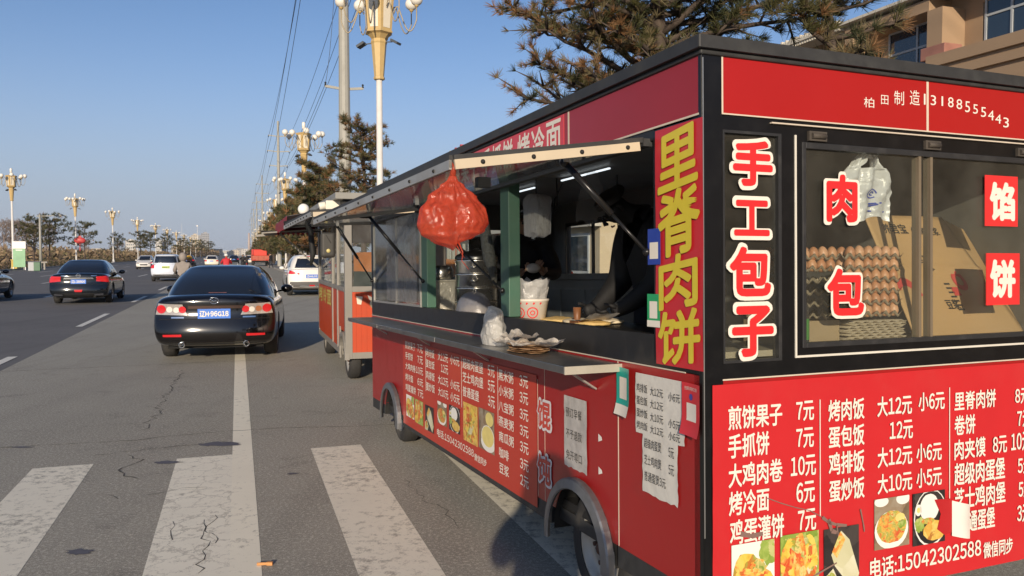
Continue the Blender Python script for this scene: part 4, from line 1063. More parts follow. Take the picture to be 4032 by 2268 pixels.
b.build('wrapping_paper', film('greaseproof', (.78, .72, .64), .82, .5, .4, .5, 30), pan)
# on the griddle
r = random.Random(9)
for i, (bb, aa, s_) in enumerate(((.3, 1.75, 1.1), (.33, 1.55, 1.0), (.3, 1.36, .95), (.45, 1.5, 1))):
    b = MB()
    def fl(u, v, i=i):
        t = 2 * pi * u; q = v * .11 * s_ * (1 + .08 * noise.noise(Vector((cos(t), sin(t), i))))
        return (q * .9 * cos(t), q * 1.1 * sin(t), .012 + .014 * (1 - v * v) + .006 * noise.noise(Vector((q * cos(t) * 30, q * sin(t) * 30, i))))
    b.grid(fl, 24, 5)
    tag(b.build('flatbread', [mat('flatbread_gold', (.6, .42, .16), .65, var=.35, scale=22), mat('flatbread_pale', (.68, .58, .4), .65, var=.2, scale=22)][i % 2], M=tm(bb, aa, 1.268), solid=.01),
        ['golden flatbread on the griddle, next to the straw bucket', 'pale flatbread between two golden ones on the griddle', 'golden flatbread under the white paper, nearest the big dark coat', 'pale flatbread lying farthest back on the griddle'][i], 'flatbread', 'flatbreads on the griddle')
b = MB(); b.tube([(0, 0, 0), (0, 0, .03), (0, 0, .09)], [.02, .018, .022], 12); b.box(-.03, .05, -.07, .03, .0, .02)
tag(b.build('wooden_press', mat('brown_wood', (.2, .08, .03), .5, var=.3, scale=20), M=tm(.24, 1.42, 1.274)), 'small brown wooden press with upright handle on the griddle edge', 'wooden press')
b = MB()
def sheetp(u, v): return ((u - .5) * .16, (v - .5) * .24, .04 + .09 * max(0, .5 - v) ** 1.3 + .012 * noise.noise(Vector((u * 4, v * 4, 3))))
b.grid(sheetp, 8, 10)
tag(b.build('paper_sheet', mat('greaseproof_white', (.75, .7, .62), .6, trans=.3), M=tm(.28, 1.3, 1.262)), 'white greaseproof paper curling up over the flatbread', 'paper')
# cloth bag hanging inside near the far green post
b = MB()
def hb(u, v):
    t = 2 * pi * u; w = .02 + .05 * min(1, v * 2.2)
    return (w * .6 * cos(t) * (1 + .1 * sin(5 * t)), w * 1.1 * sin(t), -.26 * v)
b.grid(hb, 24, 12)
b.tube([(0, 0, 0), (0, 0, .36)], .003, 6)
tag(b.build('hanging_bag', film('pinkish_bag', (.75, .66, .62), .9, .3, .4, .6, 20), M=tm(.28, 3.92, 1.86)), 'limp whitish bag hanging under the far end of the hatch', 'plastic bag')
# hanging mesh duster by the near green post
b = MB(); b.tube([(0, 0, 0), (.0, -.03, -.12), (.01, -.08, -.3), (.02, -.12, -.42)], [.012, .03, .036, .012], 14)
tag(b.build('mesh_brush', mat('mesh_grey', (.06, .062, .055), .8, var=.6, scale=70, bump=1.0, bscale=90), M=tm(-.12, 1.87, 1.93)), 'dark mesh sleeve hanging beside the orange bag at the green post', 'mesh sleeve')
b = MB()
def cb(u, v): return (.02 * noise.noise(Vector((u * 3, v * 3, 1))), (u - .5) * (.1 + .3 * min(1, v * 2)), -.33 * v + .03 * sin(u * 9) * v)
b.grid(cb, 12, 12)
tag(b.build('clear_sheet', film('thin_sheet', (.5, .5, .5), .3, .15, .4, .5, 12), M=tm(.75, 2.2, 2.2)), 'thin clear plastic sheet hanging from the ceiling under the strip light', 'plastic sheet')

# behind the end window: egg trays, eggs, bottle, carton, carrier bag
TRAY = mat('egg_tray_pulp', (.34, .28, .2), .85, var=.2, scale=30, bump=.3, bscale=60)
PITCH = .0475
b = MB()
def tray(u, v):
    x = (u - .5) * PITCH * 6.2; y = (v - .5) * PITCH * 5.2
    z = .014 + .013 * cos(2 * pi * x / PITCH) * cos(2 * pi * (y / PITCH + .5)) + (.006 if (u < .02 or u > .98 or v < .02 or v > .98) else 0)
    return (x, y, z + .003 * noise.noise(Vector((x * 40, y * 40, 0))))
b.grid(tray, 50, 42)
tray_me = b.mesh('egg_tray'); tray_me.materials.append(TRAY)
b = MB(); b.lathe([(max(1e-4, .0205 * sin(pi * i / 10) * (1 + .12 * cos(pi * i / 10))), -.0275 * cos(pi * i / 10)) for i in range(11)], 16, 0, caps=False)
egg_mes = []
for k, c in enumerate(((.5, .25, .13), (.56, .3, .17), (.44, .2, .1))):
    me = b.mesh('egg'); me.materials.append(mat('egg_shell_%s' % ('tan', 'pale', 'brown')[k], c, .45, var=.08, scale=30)); egg_mes.append(me)
r = random.Random(4)
STACKS = [((.895, .19), 6, 1.350, 'right-hand'), ((.60, .225), 6, 1.347, 'left-hand')]
names = ['lowest', 'second lowest', 'third from the bottom', 'third from the top', 'second from the top', 'topmost']
for (bx_, ax_), n, c0, side in STACKS:
    for k in range(n):
        z = c0 + k * .0465; jx, jy = r.uniform(-.004, .004), r.uniform(-.004, .004)
        o = put('egg_tray', tray_me, M=tm(bx_ + jx, ax_ + jy, z, r.uniform(-.03, .03)))
        tag(o, 'grey pulp egg tray, %s of the %s stack behind the end window' % (names[k], side), 'egg tray', 'egg trays stacked behind the end window')
        for ry in range(5):
            for cx_ in range(6):
                front = ry == 0 or (ry == 1 and k in (2, 4)); 
                if not (front or (k == n - 1 and ry < 3) or (cx_ == 5 and side == 'right-hand' and ry < 3)): continue
                if side == 'left-hand' and k < 4: continue
                q = (bx_ + jx + (cx_ - 2.5) * PITCH, ax_ + jy + (ry - 2) * PITCH, z + .031 + r.uniform(-.002, .002))
                e = put('egg', r.choice(egg_mes), M=tm(*q, r.uniform(0, 6)) @ Matrix.Rotation(r.uniform(-.2, .2), 4, 'X'))
                tag(e, 'brown egg sitting in the %s egg tray of the %s stack' % (names[k], side), 'egg', 'eggs in the %s tray of the %s stack' % (names[k], side))
b = MB(); r = random.Random(8)
for k in range(9):
    z = .004 + k * .0105; y0 = -.125 + r.uniform(-.006, .006)
    def ft(u, v, k=k, z=z): return ((u - .5) * .3 + .006 * sin(k), -.13 + v * .26, z + .004 * sin(u * 40 + k * 2) * (1 if v < .2 or u > .9 or u < .1 else .3))
    b.grid(ft, 40, 4)
tag(b.build('empty_trays', TRAY, M=tm(.895, .19, 1.249), solid=.003), 'pile of empty pulp trays pressed flat under the right-hand egg stack', 'empty egg trays')
b = MB(); b.box(-.14, .14, -.12, .12, 0, .095)
tag(b.build('cardboard_tray', mat('box_board', (.3, .22, .13), .8), M=tm(.605, .235, 1.249)), 'low brown cardboard box under the left-hand egg stack', 'cardboard box')
b = MB(); b.lathe([(.03, 0), (.034, .01), (.034, .11), (.034, .15), (.016, .2), (.013, .205), (.013, .23), (.001, .232)], 20, 0, caps=False); b.lathe([(.0345, .03), (.0345, .11)], 20, 1, caps=False)
tag(b.build('bottle', [mat('dark_bottle', (.03, .03, .03), .15), mat('green_label', (.05, .22, .04), .4)], M=tm(.497, .065, 1.249)), 'dark bottle with green label at the left end of the window ledge', 'bottle')
# leaning cardboard carton
CARD = mat('cardboard', (.43, .27, .125), .75, var=.1, scale=5, dirt=.25, dcol=(.3, .18, .08))
b = MB()
def cf(u, v):   # front sheet, leaning back
    p = Vector((1.155, .12, 1.25)).lerp(Vector((1.30, .12, 1.25)), 0); 
    bl, br, tr, tlp = Vector((1.15, .10, 1.25)), Vector((1.89, .14, 1.25)), Vector((1.62, .36, 1.79)), Vector((1.09, .32, 1.79))
    q = bl.lerp(br, u).lerp(tlp.lerp(tr, u), v)
    q.y += .012 * sin(u * pi * 2) - (.012 if abs(v - .55) < .02 else 0)
    return q
b.grid(cf, 20, 24)
cart = tag(b.build('cardboard_carton', CARD, M=TM, solid=.006), 'flattened brown carton with black lettering leaning behind the end window', 'cardboard carton')
def cmap(u, v, d):
    q = cf(u, v); return (q.x, q.y - .0045 - d, q.z + d * .3)
b = MB()
for t_, bx in (('养君宝', (.17, .44, .845, .93)), ('红枣豆浆', (.48, .78, .835, .905)), ('红', (.40, .47, .60, .67)), ('枣', (.40, .47, .52, .59)), ('豆浆', (.42, .53, .22, .30))): b.text(t_, cmap, bx, .001, 0, .02)
for i in range(7): b.poly([cmap(.50 + k, .42 - .035 * i + h, .001) for k, h in ((0, 0), (.05, 0), (.05, .014), (0, .014))])
b.build('carton_print', BTXT, cart)
b = MB()
for cx, cz, ro, ri, a0, a1 in ((.66, .45, .062, .03, 0, 2 * pi), (.12, .30, .14, .09, .2, 2.4)):
    for i in range(24):
        t0, t1 = a0 + (a1 - a0) * i / 24, a0 + (a1 - a0) * (i + 1) / 24
        b.poly([cmap(cx + q * cos(t), cz + q * 1.3 * sin(t), .001) for q, t in ((ri, t0), (ro, t0), (ro, t1), (ri, t1))])
b.poly([cmap(u, v, .001) for u, v in ((.54, .33), (.60, .33), (.60, .40), (.54, .40))])
b.build('carton_red_print', mat('carton_red', (.5, .06, .05), .6), cart)
b = MB(); b.add([cf(.98, 0), Vector((2.05, .25, 1.25)), Vector((1.84, .42, 1.74)), cf(.99, .98)], [(0, 1, 2, 3)])
b.build('carton_flap', CARD, cart, solid=.006)
# carrier bag with blue print
b = MB()
def wb(u, v):
    w = .125 + .012 * sin(v * 5) - .02 * max(0, .25 - v) * 4
    x = (u - .5) * 2 * w; z = -.045 - .205 * v - .012 * sin(u * 7) * v
    y = -.014 + .014 * sin(u * 19 + v * 4) * (1 - v * .6) + .012 * noise.noise(Vector((u * 7, v * 8, 7)))
    return (x, y, z)
for s_ in (-1, 1):
    for k in (0, 1):
        def hd(u, v, s_=s_, k=k):
            x0 = s_ * (.10 - .055 * u); z0 = -.05
            return (x0 * (1 - v) + s_ * .012 * v + .006 * sin(v * 8 + u * 3), -.02 + k * .02 + .012 * sin(u * 8 + v * 5), z0 + (.10 - .02 * u) * v - .018 * sin(pi * v))
        b.grid(hd, 6, 10)
b.grid(wb, 36, 36)
b.tube([(0, 0, 0), (.01, .0, .05)], [.03, .006], 8)
cbg = tag(b.build('carrier_bag', film('carrier_white', (.82, .82, .82), .93, .25, .35, .5, 14), M=tm(.835, .07, 1.995)), 'white carrier bag with blue print hanging inside the end window', 'plastic bag')
b = MB()
def wmap(u, v, d): q = wb(u, v); return (q[0], q[1] - d, q[2])
for i in range(22):
    t0, t1 = 2 * pi * i / 26, 2 * pi * (i + 1) / 26
    for ro, ri in ((.11, .085), (.05, .025)): b.poly([wmap(.58 + q * cos(t), .52 - q * .9 * sin(t), .003) for q, t in ((ri, t0), (ro, t0), (ro, t1), (ri, t1))])
for z, u0, u1 in ((.70, .5, .78), (.745, .5, .7), (.84, .5, .9)): b.poly([wmap(u, v, .003) for u, v in ((u0, z), (u1, z - .01), (u1, z + .018), (u0, z + .025))])
b.build('blue_print', mat('blue_ink', (.03, .06, .35), .5), cbg)
# ------------------------------------------------------------------ second, orange trailer
OT = at(W(1.26, 10.05), HEAD)
cart = thing('snack_trailer', 'orange street snack trailer with grey frame parked beyond the red one', 'food trailer', OT)
C2 = lambda nm, mb, m, **k: mb.build(nm, m, cart, **k)
GREY = mat('grey_frame_paint', (.24, .225, .2), .5, var=.1, dirt=.3)
ORNG = mat('orange_panel', (.50, .062, .018), .45, var=.08, scale=3, dirt=.2, dcol=(.3, .05, .02))
L2, W2 = 3.45, 1.9
b = MB()
def corr(x0, x1, y, z0, z1, n, axis):
    k = 0
    for i in range(n):
        p = x0 + (x1 - x0) * i / n; q = x0 + (x1 - x0) * (i + .72) / n
        if axis == 'x': b.box(p, q, y - .006, y + .02, z0, z1)
        else: b.box(y - .006, y + .02, p, q, z0, z1)
corr(.09, W2 - .09, .012, .37, 1.13, 26, 'x'); b.box(.09, W2 - .09, .012, .04, .37, 1.13)
C2('rear_panel', b, ORNG)
b = MB(); b.box(.012, .04, .62, L2 - .06, .37, 1.13); b.box(.012, .04, .09, .62, .62, 1.13); b.box(.0, .012, 1.44, L2 - .1, .4, 1.12)
C2('side_panel', b, ORNG)
b = MB(); b.text('烤冷面', lambda u, v, d: (-d, u, v), (3.35, 1.5, .86, 1.10), .004, 0, .03)
C2('side_lettering', b, mat('yellow_dull_print', (.55, .45, .1), .5))
b = MB()
for x in (0, W2 - .09):
    for y in (0, L2 - .09): b.box(x, x + .09, y, y + .09, .29, 2.08)
for y in (.8, 1.4): b.box(-.004, .05, y, y + .06, .36, 2.05)
b.box(.09, W2 - .09, -.002, .06, 1.13, 1.2); b.box(.09, W2 - .09, 0, .06, .29, .37); b.box(.09, W2 - .09, 0, .06, 1.98, 2.08)
b.box(-.002, .06, .09, L2 - .09, 1.13, 1.19); b.box(0, .06, .62, L2 - .09, .29, .37); b.box(0, .06, .09, L2 - .09, 2.0, 2.08)
b.box(-.004, .02, .56, .62, .24, .66)
C2('frame', b, GREY, bevel=.004)
b = MB(); b.box(.04, W2, .04, L2, .33, .36); b.box(W2 - .03, W2, .05, L2, .36, 1.15); b.box(.05, W2, L2 - .03, L2, .36, 1.15)
b.box(.3, W2 - .05, 2.0, 2.6, .36, 1.1)
C2('body_shell', b, WALLIN)
b = MB(); b.box(-.12, W2 + .12, -.12, L2 + .12, 2.28, 2.36); b.box(-.02, W2 + .02, -.02, L2 + .02, 2.08, 2.28, 1)
C2('roof', b, [mat('pale_roof', (.25, .245, .22), .5, dirt=.3), DARK], bevel=.006)
b = MB(); b.box(.1, W2 - .1, .025, .03, 1.2, 1.98)
C2('rear_pane', b, glass('cart_glass', (.85, .87, .86), .8, .1))
b = MB(); b.box(.02, .025, .09, L2 - .09, 1.19, 2.0)
C2('side_pane', b, glass('cart_glass'))
b = MB(); b.box(.1, W2 - .1, .05, .07, 1.74, 1.98); b.box(.1, W2 - .1, .5, .53, 1.48, 1.52)
C2('blind', b, mat('dark_blind', (.03, .014, .014), .7))
b = MB()
def drape(u, v): return (.12 + u * 1.6, .09 + .03 * sin(u * 9), 1.30 + v * (.28 + .05 * sin(u * 4 + 1)))
b.grid(drape, 20, 8)
C2('orange_cover', b, mat('orange_cloth', (.6, .2, .05), .6, var=.3, scale=6))
b = MB()
def drape2(u, v): return (.12 + u * 1.6, .075 + .03 * sin(u * 7), 1.2 + v * (.14 + .05 * cos(u * 5)))
b.grid(drape2, 20, 6)
C2('dark_cover', b, mat('dark_teal_cloth', (.03, .05, .05), .8))
b = MB(); b.lathe([(.001, 0), (.20, 0), (.215, .008), (.215, .02), (.2, .024), (.001, .024)], 36, 0, Matrix.Translation((.52, .01, .98)) @ Matrix.Rotation(pi / 2, 4, 'X') @ Matrix.Diagonal((1, .5, 1, 1)), caps=False)
C2('oval_plate', b, mat('oval_beige', (.45, .4, .28), .35, .3))
b = MB(); b.poly([(.15, .004, .98), (.2, .004, .97), (.22, .004, 1.07), (.14, .004, 1.08)]); b.poly([(.3, .004, 1.03), (.37, .004, 1.0), (.34, .004, 1.06), (.28, .004, 1.09)])
C2('peeled_patch', b, mat('peel_white', (.72, .62, .5), .7))
for y in (.32, 3.05): wheel(cart, (.14, y, .24), .24, .16, RIM, -1); wheel(cart, (W2 - .14, y, .24), .24, .16, RIM, 1)
b = MB()
for i in range(14):
    t0, t1 = pi * i / 14, pi * (i + 1) / 14
    b.add([(x, .32 + r_ * cos(t), .28 + r_ * sin(t)) for t in (t0, t1) for r_, x in ((.27, -.01), (.33, -.01), (.33, .05), (.27, .05))], [(0, 1, 5, 4), (1, 2, 6, 5), (2, 3, 7, 6), (3, 0, 4, 7)])
C2('fender', b, GREY)
b = MB(); b.bar((.9, .05, .28), (.95, -.5, .26), .04, .04); b.ball((.95, -.5, .27), .035, 10, 6)
C2('tow_hitch', b, mat('rusty_metal', (.25, .17, .1), .7, .5, var=.4, scale=30))
# awning with dark red valance, propped flap at the far bay, lamps on the roof edge
b = MB()
def awn(u, v): return (-.05 - u * .62, .35 + v * 3.0, 2.2 - u * .12 + .008 * sin(v * 16))
b.grid(awn, 6, 20, 0)
n = 26
for i in range(n):
    y0, y1 = .35 + 3.0 * i / n, .35 + 3.0 * (i + 1) / n
    b.add([(-.67, y0, 2.08), (-.67, y1, 2.08), (-.675, y1, 1.98), (-.675, y0 + (y1 - y0) * .75, 1.93), (-.675, y0 + (y1 - y0) * .25, 1.93), (-.675, y0, 1.98)], [(0, 1, 2, 3, 4, 5)], 1)
for i in range(8):
    x0, x1 = -.05 - .62 * i / 8, -.05 - .62 * (i + 1) / 8
    b.add([(x0, 3.35, 2.2 - i * .015), (x1, 3.35, 2.2 - (i + 1) * .015), (x1, 3.352, 1.96), ((x0 + x1) / 2, 3.354, 1.9), (x0, 3.352, 1.96)], [(0, 1, 2, 3, 4)], 1)
C2('awning', b, [mat('awning_grey', (.15, .14, .145), .7), mat('dark_red_valance', (.22, .02, .03), .75)], solid=.004)
b = MB(); b.bar((-.02, 3.38, 1.99), (-.98, 3.42, 1.90), .035, .035); b.bar((-.02, 2.75, 1.99), (-.9, 2.75, 1.93), .02, .02); b.box(-.9, -.02, 2.76, 3.38, 1.955, 1.965, 1); b.bar((-.6, 3.36, 1.93), (-.02, 3.34, 1.4), .03, .03)
C2('side_flap', b, [GREY, DARK])
b = MB(); b.ball((-.42, .9, 2.2), .075, 16, 10)
C2('globe_bulb', b, mat('bulb_white', (.85, .83, .78), .25))
b = MB(); b.box(-.2, .05, .2, .3, 2.16, 2.28); b.tube([(-.2, .25, 2.22), (-.28, .25, 2.2)], .05, 12); b.box(-.02, .03, .1, .2, 2.1, 2.2)
C2('security_camera', b, mat('camera_white', (.72, .68, .58), .45), bevel=.008)
for i in range(3):
    b = MB(); b.box(.35 + .5 * i, .62 + .5 * i, 1.2, 1.5, 1.1, 1.28 + .06 * i)
    C2('cabinet', b, mat('wood_brown', (.22, .11, .05), .6) if i != 1 else STEEL)
# loudspeaker box hanging at its corner
M = at(W(1.05, 9.98, 1.72), HEAD)
ls = thing('loudspeaker', 'dark grey loudspeaker box hanging by the corner of the orange trailer', 'loudspeaker', M)
b = MB(); b.box(-.09, .09, -.05, .05, -.16, .15); b.build('cabinet', mat('speaker_grey', (.045, .042, .036), .6), ls, bevel=.04, bseg=4)
b = MB(); b.lathe([(.001, 0), (.024, 0), (.024, .006), (.001, .006)], 18, 0, Matrix.Translation((0, -.05, -.075)) @ Matrix.Rotation(pi / 2, 4, 'X')); b.build('badge', mat('yellow_badge', (.6, .5, .2), .5), ls)
b = MB(); b.tube([(0, 0, .15), (.01, .02, .3), (.16, .1, .36)], .008, 6); b.tube([(-.03, -.055, .12), (.03, -.056, .02)], .003, 5); b.build('cord', DARK, ls)
# black curved tube at the far hatch corner of the red trailer
b = MB(); b.tube([(-.82, 5.05, 2.02), (-.66, 5.0, 2.06), (-.6, 4.98, 1.95), (-.58, 4.98, 1.75), (-.6, 4.98, 1.64)], [.02, .024, .026, .026, .01], 12) 
tag(b.build('rubber_hose', DARK, M=TM), 'black bent rubber hose hanging at the far corner of the red hatch', 'hose')
# ------------------------------------------------------------------ vehicles
def lerp_tab(tab, y):
    if y <= tab[0][0]: return tab[0][1:]
    for p, q in zip(tab, tab[1:]):
        if p[0] <= y <= q[0]:
            k = (y - p[0]) / (q[0] - p[0]); k = k * k * (3 - 2 * k) * .5 + k * .5
            return tuple(a + (b_ - a) * k for a, b_ in zip(p[1:], q[1:]))
    return tab[-1][1:]
CARGLASS = mat('tinted_car_glass', (.012, .015, .022), .04, var=.1, spec=.9, coat=.5)
CHROME = mat('chrome', (.75, .75, .75), .08, 1.0, var=.02)
TAILRED = mat('tail_lamp_red', (.55, .015, .02), .12, coat=.8, var=.2, scale=60)
TAILCLEAR = mat('tail_lamp_clear', (.42, .38, .35), .12, .3, coat=.8, var=.35, scale=50)
AMBER = mat('lamp_amber', (.36, .14, .06), .15, coat=.8)
BLACKPL = mat('black_plastic', (.02, .02, .021), .55)
PLATE = mat('plate_blue', (.04, .17, .62), .4, var=.05)
GPLATE = mat('plate_yellow_green', (.5, .62, .16), .4, var=.1)
WELL = mat('wheel_well', (.008, .008, .008), .9)

def car_body(name, S, paint):
    """S: dict of the car's measures; rear axle at y = 0, nose towards +y"""
    w2 = S['w'] / 2
    ys = sorted(set([S['y0'] + d for d in (0, .06, .16, .32)] + [S['y1'] - d for d in (0, .06, .18, .4)] + [S['y0'] + .32 + (S['y1'] - S['y0'] - .72) * i / 16 for i in range(17)]))
    prof = S.get('prof', [(0, 0), (.78, 0), (.93, .05), (.985, .22), (1.0, .45), (.995, .66), (.965, .84), (.90, .95), (.74, .995), (.4, 1.02), (0, 1.03)])
    b = MB(); n = len(prof)
    def ring(y):
        zb, zt, k = lerp_tab(S['tab'], y)
        return [(k * w2 * fx, y, zb + (zt - zb) * fz) for fx, fz in prof]
    rings = []
    for y in ys:
        r = ring(y); full = r + [(-x, yy, z) for x, yy, z in r[-2:0:-1]]
        rings.append(full)
    N = len(rings[0]); vs = []
    for i, R_ in enumerate(rings):
        y = ys[i]
        for (x, yy, z) in R_:
            # ends: bumper bulge in profile, rounded corners in plan
            dr, df = max(0, 1 - (y - S['y0']) / .5), max(0, 1 - (S['y1'] - y) / .6)
            q = (abs(x) / w2) ** 3
            yy += dr * (q * S.get('rplan', .16) + S['rear'](z)) - df * (q * S.get('fplan', .3) + S['front'](z))
            vs.append((x, yy, z))
    fs = []
    for i in range(len(rings) - 1):
        for j in range(N):
            fs.append((i * N + j, (i + 1) * N + j, (i + 1) * N + (j + 1) % N, i * N + (j + 1) % N))
    b.add(vs, fs, 0, True)
    # end caps: strips across between mirrored points
    for i, rev in ((0, False), (len(rings) - 1, True)):
        o = i * N; cols = 9; grid = []
        for j in range(n):
            L_, R_ = Vector(vs[o + (N - j) % N]), Vector(vs[o + j])
            row = []
            for c in range(cols + 1):
                t = c / cols; p = L_.lerp(R_, t)
                if 0 < c < cols:
                    q0 = (abs(R_.x) / w2) ** 3; q1 = (abs(p.x) / w2) ** 3
                    p.y += (q1 - q0) * (S.get('rplan', .16) if not rev else -S.get('fplan', .3))
                row.append(p)
            grid.append(row)
        flat = [p for r in grid for p in r]
        ff_ = [(j * (cols + 1) + c, j * (cols + 1) + c + 1, (j + 1) * (cols + 1) + c + 1, (j + 1) * (cols + 1) + c) for j in range(n - 1) for c in range(cols)]
        if rev: ff_ = [f[::-1] for f in ff_]
        b.add(flat, ff_, 0, True)
    o = b.build(name, [paint, WELL])
    bpy.context.view_layer.objects.active = o
    bm = bmesh.new(); bm.from_mesh(o.data); bmesh.ops.remove_doubles(bm, verts=bm.verts, dist=.0008); bmesh.ops.recalc_face_normals(bm, faces=bm.faces)
    bm.to_mesh(o.data); bm.free()
    for p in o.data.polygons: p.use_smooth = True
    m = o.modifiers.new('sub', 'SUBSURF'); m.levels = 2; m.render_levels = 2
    baked(o)
    if S.get('wells', True):
        for y in (0, S['wb']):
            cb_ = MB(); cb_.lathe([(S['wr'] * 1.17, -w2 * 1.3), (S['wr'] * 1.17, w2 * 1.3)], 40, 0, Matrix.Translation((0, y, S['wr'])) @ Matrix.Rotation(pi / 2, 4, 'Y'))
            c = cb_.build('cutter', WELL)
            m = o.modifiers.new('cut', 'BOOLEAN'); m.object = c; m.operation = 'DIFFERENCE'; m.solver = 'EXACT'
            try: m.material_mode = 'TRANSFER'
            except Exception: pass
            baked(o); bpy.data.objects.remove(c)
    return o

def cabin(name, S, paint):
    """greenhouse: rounded shell from the belt to the roof"""
    G = S['cab']; b = MB(); nu, nv = 64, 12
    def fn(u, v):
        t = 2 * pi * u
        ct, st = cos(t), sin(t); e_ = 2 / 4.2
        cx_ = math.copysign(abs(ct) ** e_, ct); sy = math.copysign(abs(st) ** e_, st)
        if v <= .8:
            k = v / .8; kk = sin(k * pi / 2) ** .9 * .35 + k * .65
            hw = G['w0'] + (G['w1'] - G['w0']) * k + .025 * sin(k * pi)
            yr = G['yr0'] + (G['yr1'] - G['yr0']) * k - .05 * sin(k * pi) * G.get('rb', 1); yf = G['yf0'] + (G['yf1'] - G['yf0']) * k + .06 * sin(k * pi)
            z = G['z0'] + (G['z1'] - G['z0']) * kk
        else:
            k = (v - .8) / .2; q = cos(k * pi / 2) ** .55
            hw = G['w1'] * q; ym = (G['yr1'] + G['yf1']) / 2
            yr = ym + (G['yr1'] - ym) * q; yf = ym + (G['yf1'] - ym) * q
            z = G['z1'] + G['crown'] * sin(k * pi / 2)
        return (hw * cx_, (yr + yf) / 2 + (yf - yr) / 2 * sy, z)
    b.grid(fn, nu, nv)
    o = b.build(name, paint)
    bm = bmesh.new(); bm.from_mesh(o.data); bmesh.ops.remove_doubles(bm, verts=bm.verts, dist=.001); bmesh.ops.recalc_face_normals(bm, faces=bm.faces)
    bm.to_mesh(o.data); bm.free()
    for p in o.data.polygons: p.use_smooth = True
    return o

class Skin:
    """ray-casts patches (panes, lamps, plates) onto a finished shell"""
    def __init__(s, *objs):
        vs, fs = [], []
        for o in objs:
            k = len(vs); vs += [v.co.copy() for v in o.data.vertices]; fs += [[i + k for i in p.vertices] for p in o.data.polygons]
        s.t = BVHTree.FromPolygons(vs, fs)
    def hit(s, axis, u, v):
        if axis == 'rear': o, d = Vector((u, -12, v)), Vector((0, 1, 0))
        elif axis == 'front': o, d = Vector((u, 16, v)), Vector((0, -1, 0))
        elif axis == 'right': o, d = Vector((8, u, v)), Vector((-1, 0, 0))
        else: o, d = Vector((-8, u, v)), Vector((1, 0, 0))
        h, nrm, _, _ = s.t.ray_cast(o, d)
        return (h, nrm, d)
    def patch(s, b, axis, quad, off, mi=0, nu=10, nv=6, inset=0):
        """quad: four (u, v) corners"""
        q = [Vector((x, y)) for x, y in quad]
        vs, ok = [], []
        for j in range(nv + 1):
            for i in range(nu + 1):
                p = q[0].lerp(q[1], i / nu).lerp(q[3].lerp(q[2], i / nu), j / nv)
                h, nrm, d = s.hit(axis, p.x, p.y)
                if h is None: vs.append(Vector((0, 0, 0))); ok.append(False)
                else:
                    if nrm.dot(d) > 0: nrm = -nrm
                    vs.append(h + nrm * off); ok.append(True)
        fs = []
        for j in range(nv):
            for i in range(nu):
                f = (j * (nu + 1) + i, j * (nu + 1) + i + 1, (j + 1) * (nu + 1) + i + 1, (j + 1) * (nu + 1) + i)
                if all(ok[k] for k in f): fs.append(f)
        b.add(vs, fs, mi, True)
    def disc(s, b, axis, u, v, r, off, mi=0, n=16, rings=3):
        for k in range(rings):
            r0, r1 = r * k / rings, r * (k + 1) / rings
            for i in range(n):
                P = []
                for rr, a in ((r0, i), (r1, i), (r1, i + 1), (r0, i + 1)):
                    h, nrm, d = s.hit(axis, u + rr * cos(2 * pi * a / n), v + rr * sin(2 * pi * a / n))
                    if h is None: break
                    if nrm.dot(d) > 0: nrm = -nrm
                    P.append(h + nrm * off)
                if len(P) == 4: b.add(P, [(0, 1, 2, 3)], mi, True)

def fit_wheels(root, S, rimm, detail=True):
    for y in (0, S['wb']):
        for sx in (-1, 1):
            wheel(root, (sx * (S['w'] / 2 - .125), y, S['wr']), S['wr'], .215, rimm, sx, .66, detail=detail)
def mirrors(root, S, m, y=None, z=None):
    G = S['cab']; y = G['yf0'] - .62 if y is None else y; z = G['z0'] + .06 if z is None else z
    for sx in (-1, 1):
        b = MB(); x = sx * (S['w'] / 2 + .05)
        b.ball((x + sx * .03, y, z + .03), .1, 14, 8, 0, (1.05, .75, .72)); b.bar((sx * (G['w0'] - .03), y + .02, z - .02), (x, y, z), .05, .03)
        b.build('wing_mirror', m, root)
def plate_obj(root, p, w, h, txt, m=PLATE, tm_=None, tilt=0):
    b = MB(); b.box(-w / 2, w / 2, -.006, .004, -h / 2, h / 2, 0); 
    o = b.build('number_plate', m, root, bevel=.003); o.location = p; o.rotation_euler = (tilt, 0, 0)
    b = MB(); b.text(txt, lambda u, v, d: (u, -d, v), (-w * .44, w * .44, -h * .32, h * .32), .0075, 0, .03)
    b.build('plate_lettering', tm_ or WTXT, o)
    return o
def under(root, S):
    b = MB(); w = S['w'] / 2 - .2; b.box(-w, w, S['y0'] + .3, S['y1'] - .3, S['wr'] * .62, S['wr'] * 1.1); b.box(-w - .1, w + .1, -.06, .06, S['wr'] * .8, S['wr'] * .95)
    b.tube([(.45, S['y0'] + .15, .24), (.45, .8, .24)], .04, 8); 
    b.build('underbody', WELL, root)

